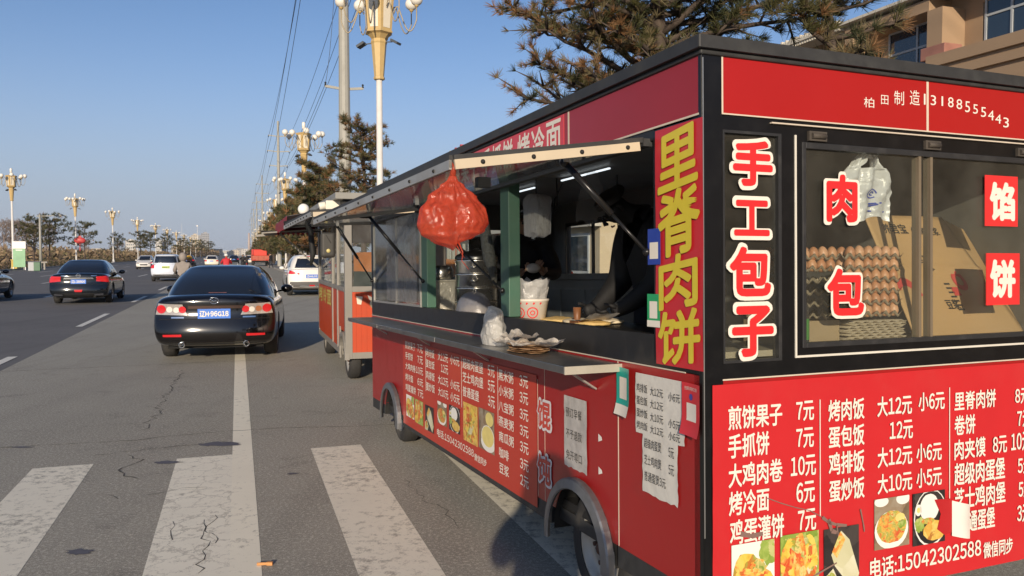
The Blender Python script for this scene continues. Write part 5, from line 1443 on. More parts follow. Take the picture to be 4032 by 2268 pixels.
def sedan_spec(w=1.76, h=1.425, wb=2.675, y0=-1.02, y1=3.66, wr=.315):
    S = dict(w=w, y0=y0, y1=y1, wb=wb, wr=wr)
    S['tab'] = [(y0, .30, .93, .955), (y0 + .10, .235, .985, .985), (y0 + .5, .2, 1.0, 1.0), (-.2, .19, .985, 1.0), (.7, .18, .955, 1.0), (1.6, .18, .93, 1.0), (2.3, .19, .90, .995), (wb, .2, .84, .985), (y1 - .35, .2, .74, .96), (y1, .24, .62, .93)]
    S['rear'] = lambda z: (.085 if z > .66 else .085 * max(0, (z - .52) / .14)) + max(0, .40 - z) * .35 + max(0, z - .9) * .3 + (.012 if .60 < z < .68 else 0)
    S['front'] = lambda z: max(0, z - .45) * .5 + max(0, .35 - z) * .4
    S['cab'] = dict(w0=w / 2 - .045, w1=.56, yr0=-.62, yr1=.36, yf0=2.18, yf1=1.28, z0=.90, z1=h - .055, crown=.055)
    return S

def sedan(label, M, paint, plate, style, rimm, cat='car'):
    S = sedan_spec()
    root = thing('sedan_car', label, cat)
    body = car_body('body', S, paint); body.parent = root
    cab = cabin('cabin', S, paint); cab.parent = root
    K, Kc = Skin(body), Skin(cab)
    Ka = Skin(body, cab)
    # panes
    b = MB(); Kc.patch(b, 'rear', [(-.64, .99), (.64, .99), (.47, 1.365), (-.47, 1.365)], .005, 0, 18, 10)
    b.build('rear_window', CARGLASS, root)
    b = MB(); Kc.patch(b, 'front', [(-.64, .95), (.64, .95), (.5, 1.36), (-.5, 1.36)], .005, 0, 14, 8); b.build('windscreen', CARGLASS, root)
    for ax in ('right', 'left'):
        b = MB(); Kc.patch(b, ax, [(.02, .985), (.80, .965), (.80, 1.345), (.42, 1.325)], .005, 0, 10, 6); b.build('side_window', CARGLASS, root)
        b = MB(); Kc.patch(b, ax, [(.86, .965), (1.98, .95), (1.36, 1.32), (.86, 1.345)], .005, 0, 10, 6); b.build('side_window', CARGLASS, root)
        b = MB()
        for y in (.78, 1.72): K.patch(b, ax, [(y - .09, .80), (y + .09, .80), (y + .09, .83), (y - .09, .83)], .02, 0, 6, 2)
        b.build('door_handle', CHROME if style != 'mz' else paint, root)
        b = MB()
        for y in (-.08, .83, 1.95): K.patch(b, ax, [(y, .34 if y > 0 else .7), (y + .008, .34 if y > 0 else .7), (y + .008, .93), (y, .93)], .0025, 0, 2, 14)
        b.build('door_gap', WELL, root)
    mirrors(root, S, paint); under(root, S); fit_wheels(root, S, rimm)
    # boot lid gap and bumper line
    b = MB()
    for sx in (-1, 1): K.patch(b, 'rear', [(sx * .42, .66), (sx * .43, .66), (sx * .50, .9), (sx * .49, .9)], .003, 0, 2, 8)
    K.patch(b, 'rear', [(-.78, .640), (.78, .640), (.78, .648), (-.78, .648)], .003, 0, 24, 1)
    b.build('panel_gap', WELL, root)
    if style == 'mz':
        for sx in (-1, 1):
            b = MB(); q = [(sx * .80, .70), (sx * .36, .70), (sx * .36, .87), (sx * .74, .885)]
            K.patch(b, 'rear', [(sx * .82, .715), (sx * .37, .70), (sx * .44, .865), (sx * .78, .875)], .014, 0, 12, 6)
            for u, v, r_, mi in ((.735, .795, .064, 1), (.62, .79, .044, 2 if sx < 0 else 3), (.525, .782, .042, 2), (.44, .787, .052, 1)): K.disc(b, 'rear', sx * u, v, r_, .02, mi)
            b.build('tail_light', [TAILCLEAR, TAILRED, mat('lamp_white', (.7, .66, .6), .15, coat=.8), AMBER], root)
            b = MB(); K.patch(b, 'rear', [(sx * .71, .395), (sx * .45, .395), (sx * .45, .43), (sx * .71, .425)], .016, 0, 8, 3); b.build('reflector', TAILRED, root)
            b = MB()
            Mx = Matrix.Translation((sx * .45, S['y0'] + .06, .275)) @ Matrix.Rotation(pi / 2, 4, 'X')
            b.lathe([(.036, -.12), (.045, -.1), (.045, .03), (.038, .036), (.036, .03), (.034, -.1), (.001, -.1)], 20, 0, Mx, caps=False); b.build('exhaust_pipe', CHROME, root)
        b = MB(); K.patch(b, 'rear', [(-.36, .80), (.40, .80), (.40, .845), (-.36, .845)], .03, 0, 14, 3)
        b.build('boot_garnish', mat('garnish_bronze', (.18, .12, .1), .12, .9), root)
        b = MB()
        h, nr, _ = K.hit('rear', 0, .925)
        pts = [(.062 * cos(2 * pi * i / 28), h.y - .012, .917 + .045 * sin(2 * pi * i / 28)) for i in range(28)]
        b.tube(pts, .0055, 6, closed=True); b.tube([(-.05, h.y - .012, .935), (-.02, h.y - .014, .918), (0, h.y - .014, .905), (.02, h.y - .014, .918), (.05, h.y - .012, .935)], .005, 6)
        b.build('badge', CHROME, root)
        b = MB(); K.patch(b, 'rear', [(-.60, .66), (-.42, .66), (-.42, .682), (-.60, .682)], .006, 0, 6, 1); K.patch(b, 'rear', [(.40, .66), (.58, .66), (.58, .682), (.40, .682)], .006, 0, 6, 1)
        b.build('boot_lettering', CHROME, root)
        h, nr, _ = K.hit('rear', 0, .72)
        plate_obj(root, (0, h.y - .012, .725), .46, .145, plate)
        b = MB(); Kc.patch(b, 'rear', [(-.13, .985), (.13, .985), (.13, 1.01), (-.13, 1.01)], .012, 0, 6, 2); b.build('brake_light', mat('high_brake_lens', (.25, .1, .09), .3), root)
        b = MB(); K.patch(b, 'rear', [(-.80, .235), (.80, .235), (.80, .33), (-.80, .33)], .004, 0, 20, 2); b.build('bumper_valance', BLACKPL, root)
        # cabin seen through: headrests and seats read as paler shapes behind the glass
        for x in (-.36, .36):
            b = MB(); b.ball((x, .9, 1.08), .12, 12, 8, 0, (1.3, .6, 1)); b.build('headrest', mat('seat_grey', (.12, .11, .1), .8), root)
    else:
        for sx in (-1, 1):
            b = MB(); K.patch(b, 'rear', [(sx * .86, .70), (sx * .50, .74), (sx * .54, .89), (sx * .82, .90)], .014, 0, 12, 6); b.build('tail_light', TAILRED, root)
            b = MB(); K.patch(b, 'right' if sx > 0 else 'left', [(-.66, .78), (-.9, .74), (-.9, .89), (-.6, .88)], .01, 0, 6, 4); b.build('tail_light_side', TAILRED, root)
            b = MB(); K.patch(b, 'rear', [(sx * .7, .30), (sx * .45, .29), (sx * .45, .33), (sx * .7, .35)], .02, 0, 6, 2); b.build('exhaust_trim', CHROME, root)
        b = MB(); K.patch(b, 'rear', [(-.44, .81), (.44, .81), (.40, .86), (-.40, .86)], .02, 0, 16, 2); b.build('chrome_strip', CHROME, root)
        h, nr, _ = K.hit('rear', 0, .92)
        b = MB(); pts = [(.06 * cos(2 * pi * i / 24), h.y - .02, .92 + .055 * sin(2 * pi * i / 24)) for i in range(24)]; b.tube(pts, .009, 6, closed=True); b.box(-.075, .075, h.y - .028, h.y - .012, .909, .931); b.build('badge', CHROME, root)
        b = MB()
        for x0 in (-.5, .36): K.patch(b, 'rear', [(x0, .905), (x0 + .16, .905), (x0 + .16, .925), (x0, .925)], .006, 0, 5, 1)
        b.build('boot_lettering', CHROME, root)
        h, nr, _ = K.hit('rear', 0, .73)
        plate_obj(root, (0, h.y - .012, .73), .44, .14, plate)
        b = MB(); K.patch(b, 'rear', [(-.1, .40), (.1, .40), (.12, .47), (-.12, .47)], .014, 0, 6, 3); b.build('fog_light', TAILRED, root)
        b = MB(); K.patch(b, 'rear', [(-.72, .25), (.72, .25), (.66, .36), (-.66, .36)], .005, 0, 20, 2); b.build('bumper_valance', BLACKPL, root)
    root.matrix_world = M
    return root
PAINT_BLK = mat('black_car_paint', (.004, .0032, .0034), .12, var=.1, coat=.6)
PAINT_BLU = mat('blue_black_car_paint', (.005, .007, .010), .12, var=.1, coat=.6)
ALLOY = mat('alloy_rim', (.38, .38, .38), .3, .8, dirt=.3)
mz = sedan('black sedan with blue plate and clear round-lens tail lights stopped at the crossing', at((-4.635, 12.68, 0), radians(14.0)), PAINT_BLK, '辽H·96G18', 'mz', ALLOY)
ns = sedan('dark sedan with red tail lights and chrome boot strip in the next lane', at(W(-4.83, 29.6), HEAD), PAINT_BLU, '辽L·289D0', 'ns', ALLOY)
e1 = dup(ns, at(W(-8.78, 31.2), HEAD), 'dark sedan cut off by the left edge of the photo')

def boxcar(nm, label, M, S, paint, parts, cat='car', rimm=ALLOY, detail=True):
    root = thing(nm, label, cat)
    body = car_body('body', S, paint); body.parent = root
    cab = cabin('cabin', S, paint); cab.parent = root
    K, Kc = Skin(body), Skin(cab)
    parts(root, K, Kc, S, Skin(body, cab))
    mirrors(root, S, BLACKPL if S.get('bm') else paint); under(root, S); fit_wheels(root, S, rimm)
    root.matrix_world = M
    return root
def spec(w, h, wb, y0, y1, wr, belt, hood, cab, rear=None, tab=None):
    S = dict(w=w, y0=y0, y1=y1, wb=wb, wr=wr)
    S['tab'] = tab or [(y0, .34, belt - .03, .95), (y0 + .12, .27, belt, .985), (0, .22, belt, 1.0), (wb * .5, .21, belt - .02, 1.0), (wb - .3, .22, hood + .04, .995), (wb, .22, hood, .985), (y1 - .3, .23, hood - .1, .96), (y1, .28, hood - .22, .92)]
    S['rear'] = rear or (lambda z: max(0, .40 - z) * .3 + max(0, z - .6) * .12)
    S['front'] = lambda z: max(0, z - .5) * .4 + max(0, .35 - z) * .4
    S['cab'] = cab
    return S
# white crossover parked by the orange trailer
S = spec(1.82, 1.6, 2.65, -.82, 3.55, .345, 1.04, .98, dict(w0=.865, w1=.6, yr0=-.66, yr1=-.28, yf0=2.2, yf1=1.25, z0=.96, z1=1.53, crown=.06, rb=.6))
def suv_parts(root, K, Kc, S, Ka):
    b = MB(); Kc.patch(b, 'rear', [(-.62, 1.08), (.62, 1.08), (.5, 1.44), (-.5, 1.44)], .006, 0, 14, 8); b.build('rear_window', CARGLASS, root)
    b = MB(); Kc.patch(b, 'front', [(-.6, 1.03), (.6, 1.03), (.5, 1.5), (-.5, 1.5)], .006, 0, 10, 6); b.build('windscreen', CARGLASS, root)
    for ax in ('right', 'left'):
        b = MB(); Kc.patch(b, ax, [(-.25, 1.10), (1.95, 1.03), (1.25, 1.46), (.0, 1.44)], .006, 0, 14, 6); b.build('side_window', CARGLASS, root)
        b = MB(); K.patch(b, ax, [(-.6, .24), (3.2, .24), (3.2, .40), (-.6, .40)], .006, 0, 24, 3); b.build('sill_cladding', BLACKPL, root)
    for sx in (-1, 1):
        b = MB(); K.patch(b, 'rear', [(sx * .88, .86), (sx * .46, .82), (sx * .46, .90), (sx * .84, .99)], .014, 0, 12, 5); b.build('tail_light', TAILRED, root)
    b = MB(); K.patch(b, 'rear', [(-.86, .30), (.86, .30), (.80, .55), (-.80, .55)], .006, 0, 20, 4); b.build('bumper_cladding', mat('grey_plastic', (.09, .085, .08), .6), root)
    b = MB(); K.patch(b, 'rear', [(-.5, .36), (.5, .36), (.42, .42), (-.42, .42)], .016, 0, 14, 2); b.build('skid_plate', CHROME, root)
    b = MB(); K.patch(b, 'rear', [(-.1, .38), (.1, .38), (.1, .43), (-.1, .43)], .022, 0, 4, 2); b.build('fog_light', TAILRED, root)
    h, n_, _ = K.hit('rear', 0, .76); plate_obj(root, (0, h.y - .012, .76), .44, .14, '辽H·EL93')
    b = MB(); b.box(-.45, .45, -.42, -.24, 1.515, 1.55); b.build('roof_spoiler', WHITE, root, bevel=.01)
    b = MB(); b.box(-.16, .16, -.425, -.419, 1.52, 1.54); b.build('brake_light', TAILRED, root)
PAINT_WHT = mat('white_car_paint', (.74, .71, .66), .3, var=.03, coat=1.0)
PAINT_SIL = mat('silver_blue_paint', (.62, .66, .74), .3, .1, var=.03, coat=1.0)
suv = boxcar('crossover_car', 'white crossover with red tail lights half hidden by the orange trailer', at(W(2.7, 32.3), HEAD), S, PAINT_WHT, suv_parts)
# white minivan
S = spec(1.7, 1.62, 2.7, -.75, 3.5, .31, 1.02, .98, dict(w0=.80, w1=.62, yr0=-.68, yr1=-.5, yf0=2.7, yf1=1.6, z0=.95, z1=1.56, crown=.06, rb=.4))
def van_parts(root, K, Kc, S, Ka):
    b = MB(); Kc.patch(b, 'rear', [(-.62, 1.1), (.62, 1.1), (.55, 1.5), (-.55, 1.5)], .006, 0, 14, 8); b.build('rear_window', CARGLASS, root)
    b = MB(); Kc.patch(b, 'front', [(-.6, 1.03), (.6, 1.03), (.5, 1.5), (-.5, 1.5)], .006, 0, 10, 6); b.build('windscreen', CARGLASS, root)
    for ax in ('right', 'left'):
        b = MB(); Kc.patch(b, ax, [(-.4, 1.08), (2.4, 1.04), (1.6, 1.48), (-.3, 1.5)], .006, 0, 14, 6); b.build('side_window', CARGLASS, root)
    for sx in (-1, 1):
        b = MB(); K.patch(b, 'rear', [(sx * .83, .78), (sx * .62, .78), (sx * .62, 1.0), (sx * .8, 1.0)], .016, 0, 8, 6); b.build('tail_light', TAILRED, root)
    b = MB(); K.patch(b, 'rear', [(-.8, .32), (.8, .32), (.8, .42), (-.8, .42)], .006, 0, 16, 3); b.build('bumper_strip', mat('grey_plastic', (.09, .085, .08), .6), root)
    h, n_, _ = K.hit('rear', 0, .84); plate_obj(root, (0, h.y - .012, .84), .44, .14, '辽HD6618', GPLATE, BTXT)
van = boxcar('minivan_car', 'pale silver minivan with yellow-green plate driving away in the middle lane', at(W(-4.05, 52.2), HEAD), S, PAINT_SIL, van_parts)
# small white hatchback facing us
S = spec(1.66, 1.5, 2.5, -.65, 3.2, .29, .95, .9, dict(w0=.79, w1=.58, yr0=-.55, yr1=-.2, yf0=2.1, yf1=1.2, z0=.88, z1=1.44, crown=.06, rb=.6))
def hatch_parts(root, K, Kc, S, Ka):
    b = MB(); Kc.patch(b, 'front', [(-.62, .97), (.62, .97), (.5, 1.42), (-.5, 1.42)], .006, 0, 10, 6); b.build('windscreen', CARGLASS, root)
    b = MB(); Kc.patch(b, 'rear', [(-.6, 1.0), (.6, 1.0), (.5, 1.4), (-.5, 1.4)], .006, 0, 10, 6); b.build('rear_window', CARGLASS, root)
    for ax in ('right', 'left'):
        b = MB(); Kc.patch(b, ax, [(-.2, 1.0), (1.9, .96), (1.2, 1.38), (.0, 1.38)], .006, 0, 14, 6); b.build('side_window', CARGLASS, root)
    for sx in (-1, 1):
        b = MB(); K.patch(b, 'front', [(sx * .74, .62), (sx * .45, .58), (sx * .45, .68), (sx * .7, .74)], .012, 0, 6, 4); b.build('headlight', TAILCLEAR, root)
    b = MB(); K.patch(b, 'front', [(-.35, .42), (.35, .42), (.4, .56), (-.4, .56)], .01, 0, 8, 3); b.build('grille', BLACKPL, root)
hb_ = boxcar('hatchback_car', 'small white hatchback coming the other way on the far lanes', at(W(-9.6, 97.5), HEAD + pi), S, PAINT_WHT, hatch_parts)
S = sedan_spec(1.76, 1.5)
def far_parts(root, K, Kc, S, Ka):
    b = MB(); Kc.patch(b, 'rear', [(-.62, 1.0), (.62, 1.0), (.47, 1.36), (-.47, 1.36)], .006, 0, 10, 6); b.build('rear_window', CARGLASS, root)
    for sx in (-1, 1):
        b = MB(); K.patch(b, 'rear', [(sx * .84, .7), (sx * .55, .7), (sx * .55, .85), (sx * .82, .87)], .014, 0, 6, 4); b.build('tail_light', TAILRED, root)
    b = MB(); K.patch(b, 'rear', [(-.22, .68), (.22, .68), (.22, .8), (-.22, .8)], .01, 0, 4, 2); b.build('number_plate', PLATE, root)
PAINT_CRM = mat('cream_car_paint', (.72, .66, .54), .3, var=.03, coat=1.0)
fc = boxcar('sedan_car', 'distant cream-white sedan above the roof of the black one', at(W(-3.2, 112), HEAD), S, PAINT_CRM, far_parts)
for (la, lo, lab) in ((-7.0, 84, 'distant dark sedan just right of the silver minivan'), (-6.6, 122, 'far dark sedan between the minivan and the cream sedan'), (-.6, 150, 'far dark sedan beyond the scooter riders')):
    d = dup(fc, at(W(la, lo), HEAD), lab)
    for ch in d.children:
        if ch.name.startswith(('body', 'cabin')):
            ch.data = ch.data.copy(); ch.data.materials[0] = PAINT_BLU
d = dup(fc, at(W(1.9, 142), HEAD), 'far white sedan just left of the red truck')
# red truck
tk = thing('red_truck', 'red truck with bright tarpaulin box stopped at the kerb far ahead', 'truck')
b = MB(); b.box(-1.2, 1.2, 0, 4.6, .75, 1.45); b.box(-1.2, -1.12, 0, 4.6, 1.45, 1.7); b.box(1.12, 1.2, 0, 4.6, 1.45, 1.7)
for x in (-1.15, -.4, .35, 1.05): b.box(x, x + .1, -.05, 0, .78, 1.45)
b.build('bed', mat('dull_red_bed', (.42, .09, .05), .6, dirt=.4), tk, bevel=.02)
b = MB(); b.box(-.85, .85, .3, 3.6, 1.45, 2.25); b.build('cargo', mat('bright_red_tarp', (.68, .045, .025), .55, var=.1, bump=.5, bscale=4), tk, bevel=.06)
b = MB(); b.box(-1.1, 1.1, 4.9, 6.4, .6, 2.35); b.build('cab', mat('red_cab', (.5, .04, .03), .35), tk, bevel=.12)
b = MB(); b.box(-.9, .9, .1, 6.2, .5, .75); b.box(-.95, .95, -.1, .1, .5, .75); b.build('chassis', WELL, tk)
for y in (.9, 5.6):
    for sx in (-1, 1): wheel(tk, (sx * .95, y, .42), .42, .3, RIM, sx, .55, detail=False)
for sx in (-1, 1):
    b = MB(); b.box(sx * .8 - .14, sx * .8 + .14, -.07, -.05, .8, .9); b.build('tail_light', TAILRED, tk)
tk.matrix_world = at(W(3.0, 115), HEAD)
# ------------------------------------------------------------------ lamps, poles, wires
GOLD = mat('gold_lamp_paint', (.54, .38, .16), .42, var=.12, scale=8, dirt=.3, dcol=(.3, .2, .09))
LAMPWHITE = mat('lamp_white_glass', (.78, .74, .66), .3, var=.03)
PANELW = mat('lantern_cream_panel', (.76, .68, .53), .4, var=.05)
POLEW = mat('white_pole_paint', (.76, .73, .68), .45, var=.05, dirt=.15)
ARMG = mat('arm_grey_gold', (.36, .3, .2), .45, var=.2)
def lamp_parts():
    P = {}
    b = MB(); b.lathe([(.34, 0), (.34, .1), (.24, .16), (.2, .55), (.16, .6), (.105, .62), (.1, 7.4)], 16, 0); P['pole'] = (b, POLEW)
    b = MB(); b.lathe([(.17, 7.30), (.185, 7.33), (.185, 7.38), (.16, 7.4), (.25, 8.45), (.27, 8.5), (.24, 8.6), (.36, 8.74), (.44, 8.78)], 8, 0, smooth=False); P['neck'] = (b, GOLD)
    b = MB()
    b.lathe([(.44, 8.78), (.47, 8.79), (.47, 8.84), (.445, 8.86), (.52, 9.86), (.56, 9.88), (.56, 9.95), (.3, 10.02), (.06, 10.06), (.05, 10.28)], 6, 0, smooth=False, phase=pi / 6)
    for k in range(6):
        a0, a1 = pi / 6 + k * pi / 3, pi / 6 + (k + 1) * pi / 3
        def q(a_, r_, z): return Vector((r_ * cos(a_), r_ * sin(a_), z))
        c0, c1, c2, c3 = q(a0, .452, 8.92), q(a1, .452, 8.92), q(a1, .528, 9.8), q(a0, .528, 9.8)
        am = (a0 + a1) / 2; n_ = Vector((cos(am), sin(am), 0)) * .006
        def ins(p, o_): return p.lerp(o_, .2) + n_
        b.add([ins(c0, c1), ins(c1, c0), ins(c2, c3), ins(c3, c2)], [(0, 1, 2, 3)], 1)
    P['lantern'] = (b, [GOLD, PANELW])
    b = MB(); b.lathe([(.07, 10.26), (.115, 10.3), (.125, 10.62), (.1, 10.72), (.03, 10.75)], 14, 0); P['finial'] = (b, LAMPWHITE)
    arms, globes = [], []
    for k in range(8):
        a_ = pi / 8 + k * pi / 4
        def p(r_, z): return (r_ * cos(a_), r_ * sin(a_), z)
        lo = .12 if k % 2 else 0
        b = MB(); pts = []
        for i in range(17):
            t = i / 16
            if t < .35: s = t / .35; pts.append(p(.50 + .22 * s, 9.55 - lo + .22 * sin(s * pi)))
            else:
                s = (t - .35) / .65; pts.append(p(.72 + .53 * s, 9.55 - lo - .62 * sin(s * pi * .82) + .10 * s * s))
        pts.append(p(1.25, 9.72 - lo)); b.tube(pts, .02, 6); b.lathe([(.03, 0), (.07, .05), (.09, .12)], 10, 1, Matrix.Translation(p(1.25, 9.72 - lo)))
        arms.append((b, [ARMG, GOLD]))
        b = MB(); b.ball(p(1.25, 9.98 - lo), .205, 18, 12); globes.append((b, LAMPWHITE))
    P['arm'] = arms; P['globe'] = globes
    fl = []
    for a_ in (2.6, 5.6):
        b = MB(); b.bar((.2 * cos(a_), .2 * sin(a_), 8.5), (.5 * cos(a_), .5 * sin(a_), 8.48), .03, .03)
        M = Matrix.Translation((.62 * cos(a_), .62 * sin(a_), 8.46)) @ Matrix.Rotation(a_, 4, 'Z') @ Matrix.Rotation(.5, 4, 'Y')
        b.box(-.14, .14, -.13, .13, -.04, .04, 0, M); fl.append((b, mat('floodlight_grey', (.09, .1, .11), .5, .3)))
    P['floodlight'] = fl
    return P
LP = lamp_parts()
def lamp_full(label, M, group):
    r = thing('street_lamp', label, 'street lamp', M, group)
    for k, v in LP.items():
        for b, m in (v if isinstance(v, list) else [v]): b.build(k, m, r)
    return r
GR, GL = 'ornate lamps along the right kerb', 'ornate lamps along the left kerb'
def right_lat(z): return 4.5 + max(0, z - 56) * .010
def lat_for(x, Y):    # lateral position of a line of sight at depth Y
    return Y * ((x - 1288) / 2000 * cos(HEAD) + sin(HEAD))
def lon_for(x, Y): return Y * (cos(HEAD) - (x - 1288) / 2000 * sin(HEAD))
lamp0 = lamp_full('tall gold and white street lamp nearest the camera, head cut by the top edge', at(W(lat_for(958, 26.3), lon_for(958, 26.3)), .3), GR)
ordr = ['second', 'third', 'fourth', 'fifth', 'sixth', 'seventh', 'eighth', 'ninth', 'tenth', 'eleventh', 'twelfth', 'thirteenth']
far_b = MB()
for k, v in LP.items():
    for b_, m_ in (v if isinstance(v, list) else [v]):
        mi0 = {POLEW.name: 0, GOLD.name: 1, PANELW.name: 2, LAMPWHITE.name: 3, ARMG.name: 4}
        ms = m_ if isinstance(m_, list) else [m_]
        o = len(far_b.v); far_b.v += b_.v
        for f, mi, s in zip(b_.f, b_.m, b_.s): far_b.f.append([i + o for i in f]); far_b.m.append(mi0.get(ms[mi].name, 4)); far_b.s.append(s)
far_me = far_b.mesh('street_lamp')
for m in (POLEW, GOLD, PANELW, LAMPWHITE, ARMG): far_me.materials.append(m)
for i, (x, Y) in enumerate(((769, 55.5), (721, 89), (698, 122), (682, 160), (668, 196), (659, 232), (653, 268), (647, 305), (643, 345), (640, 390))):
    M = at(W(lat_for(x, Y), lon_for(x, Y)), i * .37)
    lab = '%s ornate street lamp from the camera in the right-hand row' % ordr[i]
    if Y < 130: dup(lamp0, M, lab, GR)
    else: tag(put('street_lamp', far_me, M=M), lab, 'street lamp', GR)
for i, (x, Y) in enumerate(((37, 85), (195, 120), (288, 156), (350, 195), (395, 232), (424, 268), (447, 305), (466, 345), (482, 385), (495, 430), (506, 480))):
    M = at(W(lat_for(x, Y), lon_for(x, Y)), i * .5 + .2)
    lab = 'ornate street lamp nearest the left edge, over the green sign board' if i == 0 else '%s ornate street lamp from the left edge in the left-hand row' % ordr[i - 1]
    if Y < 125: dup(lamp0, M, lab, GL)
    else: tag(put('street_lamp', far_me, M=M), lab, 'street lamp', GL)
b = MB(); b.box(-.3, .3, -.3, .3, 0, 1.0); b.box(-.35, .35, -.35, .35, 1.0, 1.08)
tag(b.build('lamp_plinth', mat('yellow_plinth', (.5, .36, .08), .6), M=at(W(lat_for(43, 84), lon_for(43, 84)))), 'yellow box at the foot of the leftmost street lamp', 'plinth')
# utility poles and wires
POLEG = mat('steel_pole_grey', (.34, .33, .29), .6, var=.15, scale=3, dirt=.4, dcol=(.2, .19, .16), dscale=1.5)
PP = [(lat_for(871, 39), lon_for(871, 39)), (lat_for(705, 100), lon_for(705, 100)), (5.1, 176), (5.4, 240), (5.8, 305), (6.2, 370)]
tips = []
for i, (la, lo) in enumerate(PP):
    hgt = 19.5 if i == 0 else 18.2
    r = thing('utility_pole', ['thick grey steel utility pole rising out of the picture beside the nearest lamp', 'slim grey utility pole with three crossarms beyond the second right-hand lamp', 'third utility pole from the camera, thin against the sky', 'fourth utility pole from the camera, very thin in the distance', 'fifth utility pole from the camera, far down the road', 'farthest utility pole at the end of the right-hand row'][i], 'utility pole', at(W(la, lo), HEAD), 'utility poles along the right side')
    b = MB(); b.lathe([(.33 if i == 0 else .28, 0), (.2 if i == 0 else .13, hgt)], 12, 0, smooth=False); b.build('shaft', POLEG, r)
    arms = [(9.7, .92)] if i == 0 else []
    arms += [(16.6, 1.6), (18.0, 1.6), (19.2, 1.3)] if i == 0 else [(12.7, 1.1), (14.5, 1.35), (16.4, 1.2)]
    for z, w in arms:
        b = MB(); b.bar((-w, 0, z), (0, 0, z - .1), .07, .12); b.bar((0, 0, z - .1), (w, 0, z), .07, .12); b.build('crossarm', POLEG, r)
        if z > 10 or i == 0:
            b = MB()
            for s in (-1, 1): b.lathe([(.03, 0), (.06, .05), (.03, .1), (.06, .15), (.03, .2)], 8, 0, Matrix.Translation((s * w * .97, 0, z - (.25 if i else 0))))
            b.build('insulator', DARK, r)
    tips.append([(la + s * w, lo, z - .3) for z, w in arms[-3:] for s in (-1, 1)] + [(la - .9, lo, 9.8 if i == 0 else 10.6)])
for k in range(7):
    b = MB(); pts = []
    L_ = [tips[i][k] for i in range(len(tips))]
    L_ = [(L_[0][0] + .3, L_[0][1] - 62, L_[0][2])] + L_ if k < 6 else [(PP[0][0] - .3, PP[0][1] - .4, 17.0)] + L_
    for p, q in zip(L_, L_[1:]):
        for j in range(12):
            t = j / 12; v = W(p[0] + (q[0] - p[0]) * t, p[1] + (q[1] - p[1]) * t, p[2] + (q[2] - p[2]) * t - 4 * 1.1 * t * (1 - t)); pts.append(v)
    b.tube(pts, .017 if k < 6 else .012, 5)
    tag(b.build('power_line', mat('wire_dark', (.06, .07, .09), .6)), ['lowest crossarm power line on the left tips', 'lowest crossarm power line on the right tips', 'middle crossarm power line on the left tips', 'middle crossarm power line on the right tips', 'topmost crossarm power line on the left tips', 'topmost crossarm power line on the right tips', 'single thin cable on the short low arm of the thick utility pole'][k], 'power line', 'power lines along the utility poles')
# left side: camera gantry pole, sign board, bins, small posts
p = thing('gantry_pole', 'thin grey pole with one long horizontal arm between the left-hand lamps', 'pole', at(W(lat_for(106, 92), lon_for(106, 92)), HEAD))
b = MB(); b.lathe([(.17, 0), (.11, 6.2)], 10, 0); b.build('shaft', POLEG, p)
b = MB(); b.bar((-.35, 0, 6.0), (2.6, .4, 6.15), .09, .09); b.build('arm', POLEG, p)
b = MB(); b.box(1.7, 2.3, .2, .4, 6.12, 6.28); b.build('camera_box', POLEG, p)
p = thing('sign_board', 'white and green advertising board at the foot of the leftmost lamp', 'sign board', at(W(lat_for(52, 82), lon_for(52, 82)), HEAD))
b = MB(); b.box(-.55, .55, -.06, .06, .3, 2.2); b.build('panel', [mat('sign_green', (.2, .4, .22), .4, var=.4, scale=1.2)], p)
b = MB(); b.box(-.62, .62, -.1, .1, 2.2, 2.95); b.box(-.58, -.5, -.08, .08, 0, .3); b.box(.5, .58, -.08, .08, 0, .3); b.build('header', WHITE, p)
b = MB(); b.box(-.3, .3, -.062, -.06, 2.0, 2.1); b.build('white_band', WHITE, p)
for i, (x, c, lab) in enumerate(((83, (.4, .42, .44), 'pale grey litter bin on the left verge'), (97, (.07, .16, .09), 'green litter bin on the left verge'))):
    p = thing('litter_bin', lab, 'litter bin', at(W(lat_for(x, 78), lon_for(x, 78)), HEAD))
    b = MB(); b.box(-.28, .28, -.25, .25, 0, .85); b.build('bin_body', mat('bin_%d' % i, c, .5), p, bevel=.03)
    b = MB(); b.box(-.3, .3, -.27, .27, .85, .93); b.build('lid', mat('bin_lid', (.1, .1, .12), .5), p, bevel=.02)
b = MB(); b.box(-1.2, 1.2, -.15, .15, .7, .85); b.box(-1.0, -.85, -.12, .12, 0, .7); b.box(.85, 1.0, -.12, .12, 0, .7)
tag(b.build('roadside_bench', CONC, M=at(W(lat_for(90, 84), lon_for(90, 84)), HEAD)), 'pale concrete bench behind the litter bins', 'bench')
# red lantern decoration on the second left lamp
b = MB(); b.ball((0, 0, 0), .8, 14, 8, 0, (1, .3, .6)); b.bar((0, 0, -.5), (0, 0, -1.6), .12, .12); b.box(-.2, .2, -.1, .1, .4, .7)
tag(b.build('lantern_ornament', mat('lantern_red', (.5, .05, .05), .5), M=at(W(lat_for(205, 119.6), lon_for(205, 119.6), 3.7), HEAD)), 'red lantern ornament fixed to the second left-hand lamp post', 'ornament')
b = MB(); b.lathe([(.2, 0), (.12, 24)], 8, 0); b.box(-.6, .6, -.3, .3, 24, 25)
tag(b.build('light_mast', POLEW, M=at(W(lat_for(500, 640), lon_for(500, 640)))), 'tall thin white mast standing before the tallest distant tower', 'mast')
b = MB(); b.lathe([(.2, 0), (.05, 24)], 8, 0)
tag(b.build('light_mast', POLEW, M=at(W(lat_for(461, 560), lon_for(461, 560)))), 'tall thin white mast left of the distant towers', 'mast')
b = MB(); b.lathe([(2.2, 0), (1.3, 34)], 12, 0)
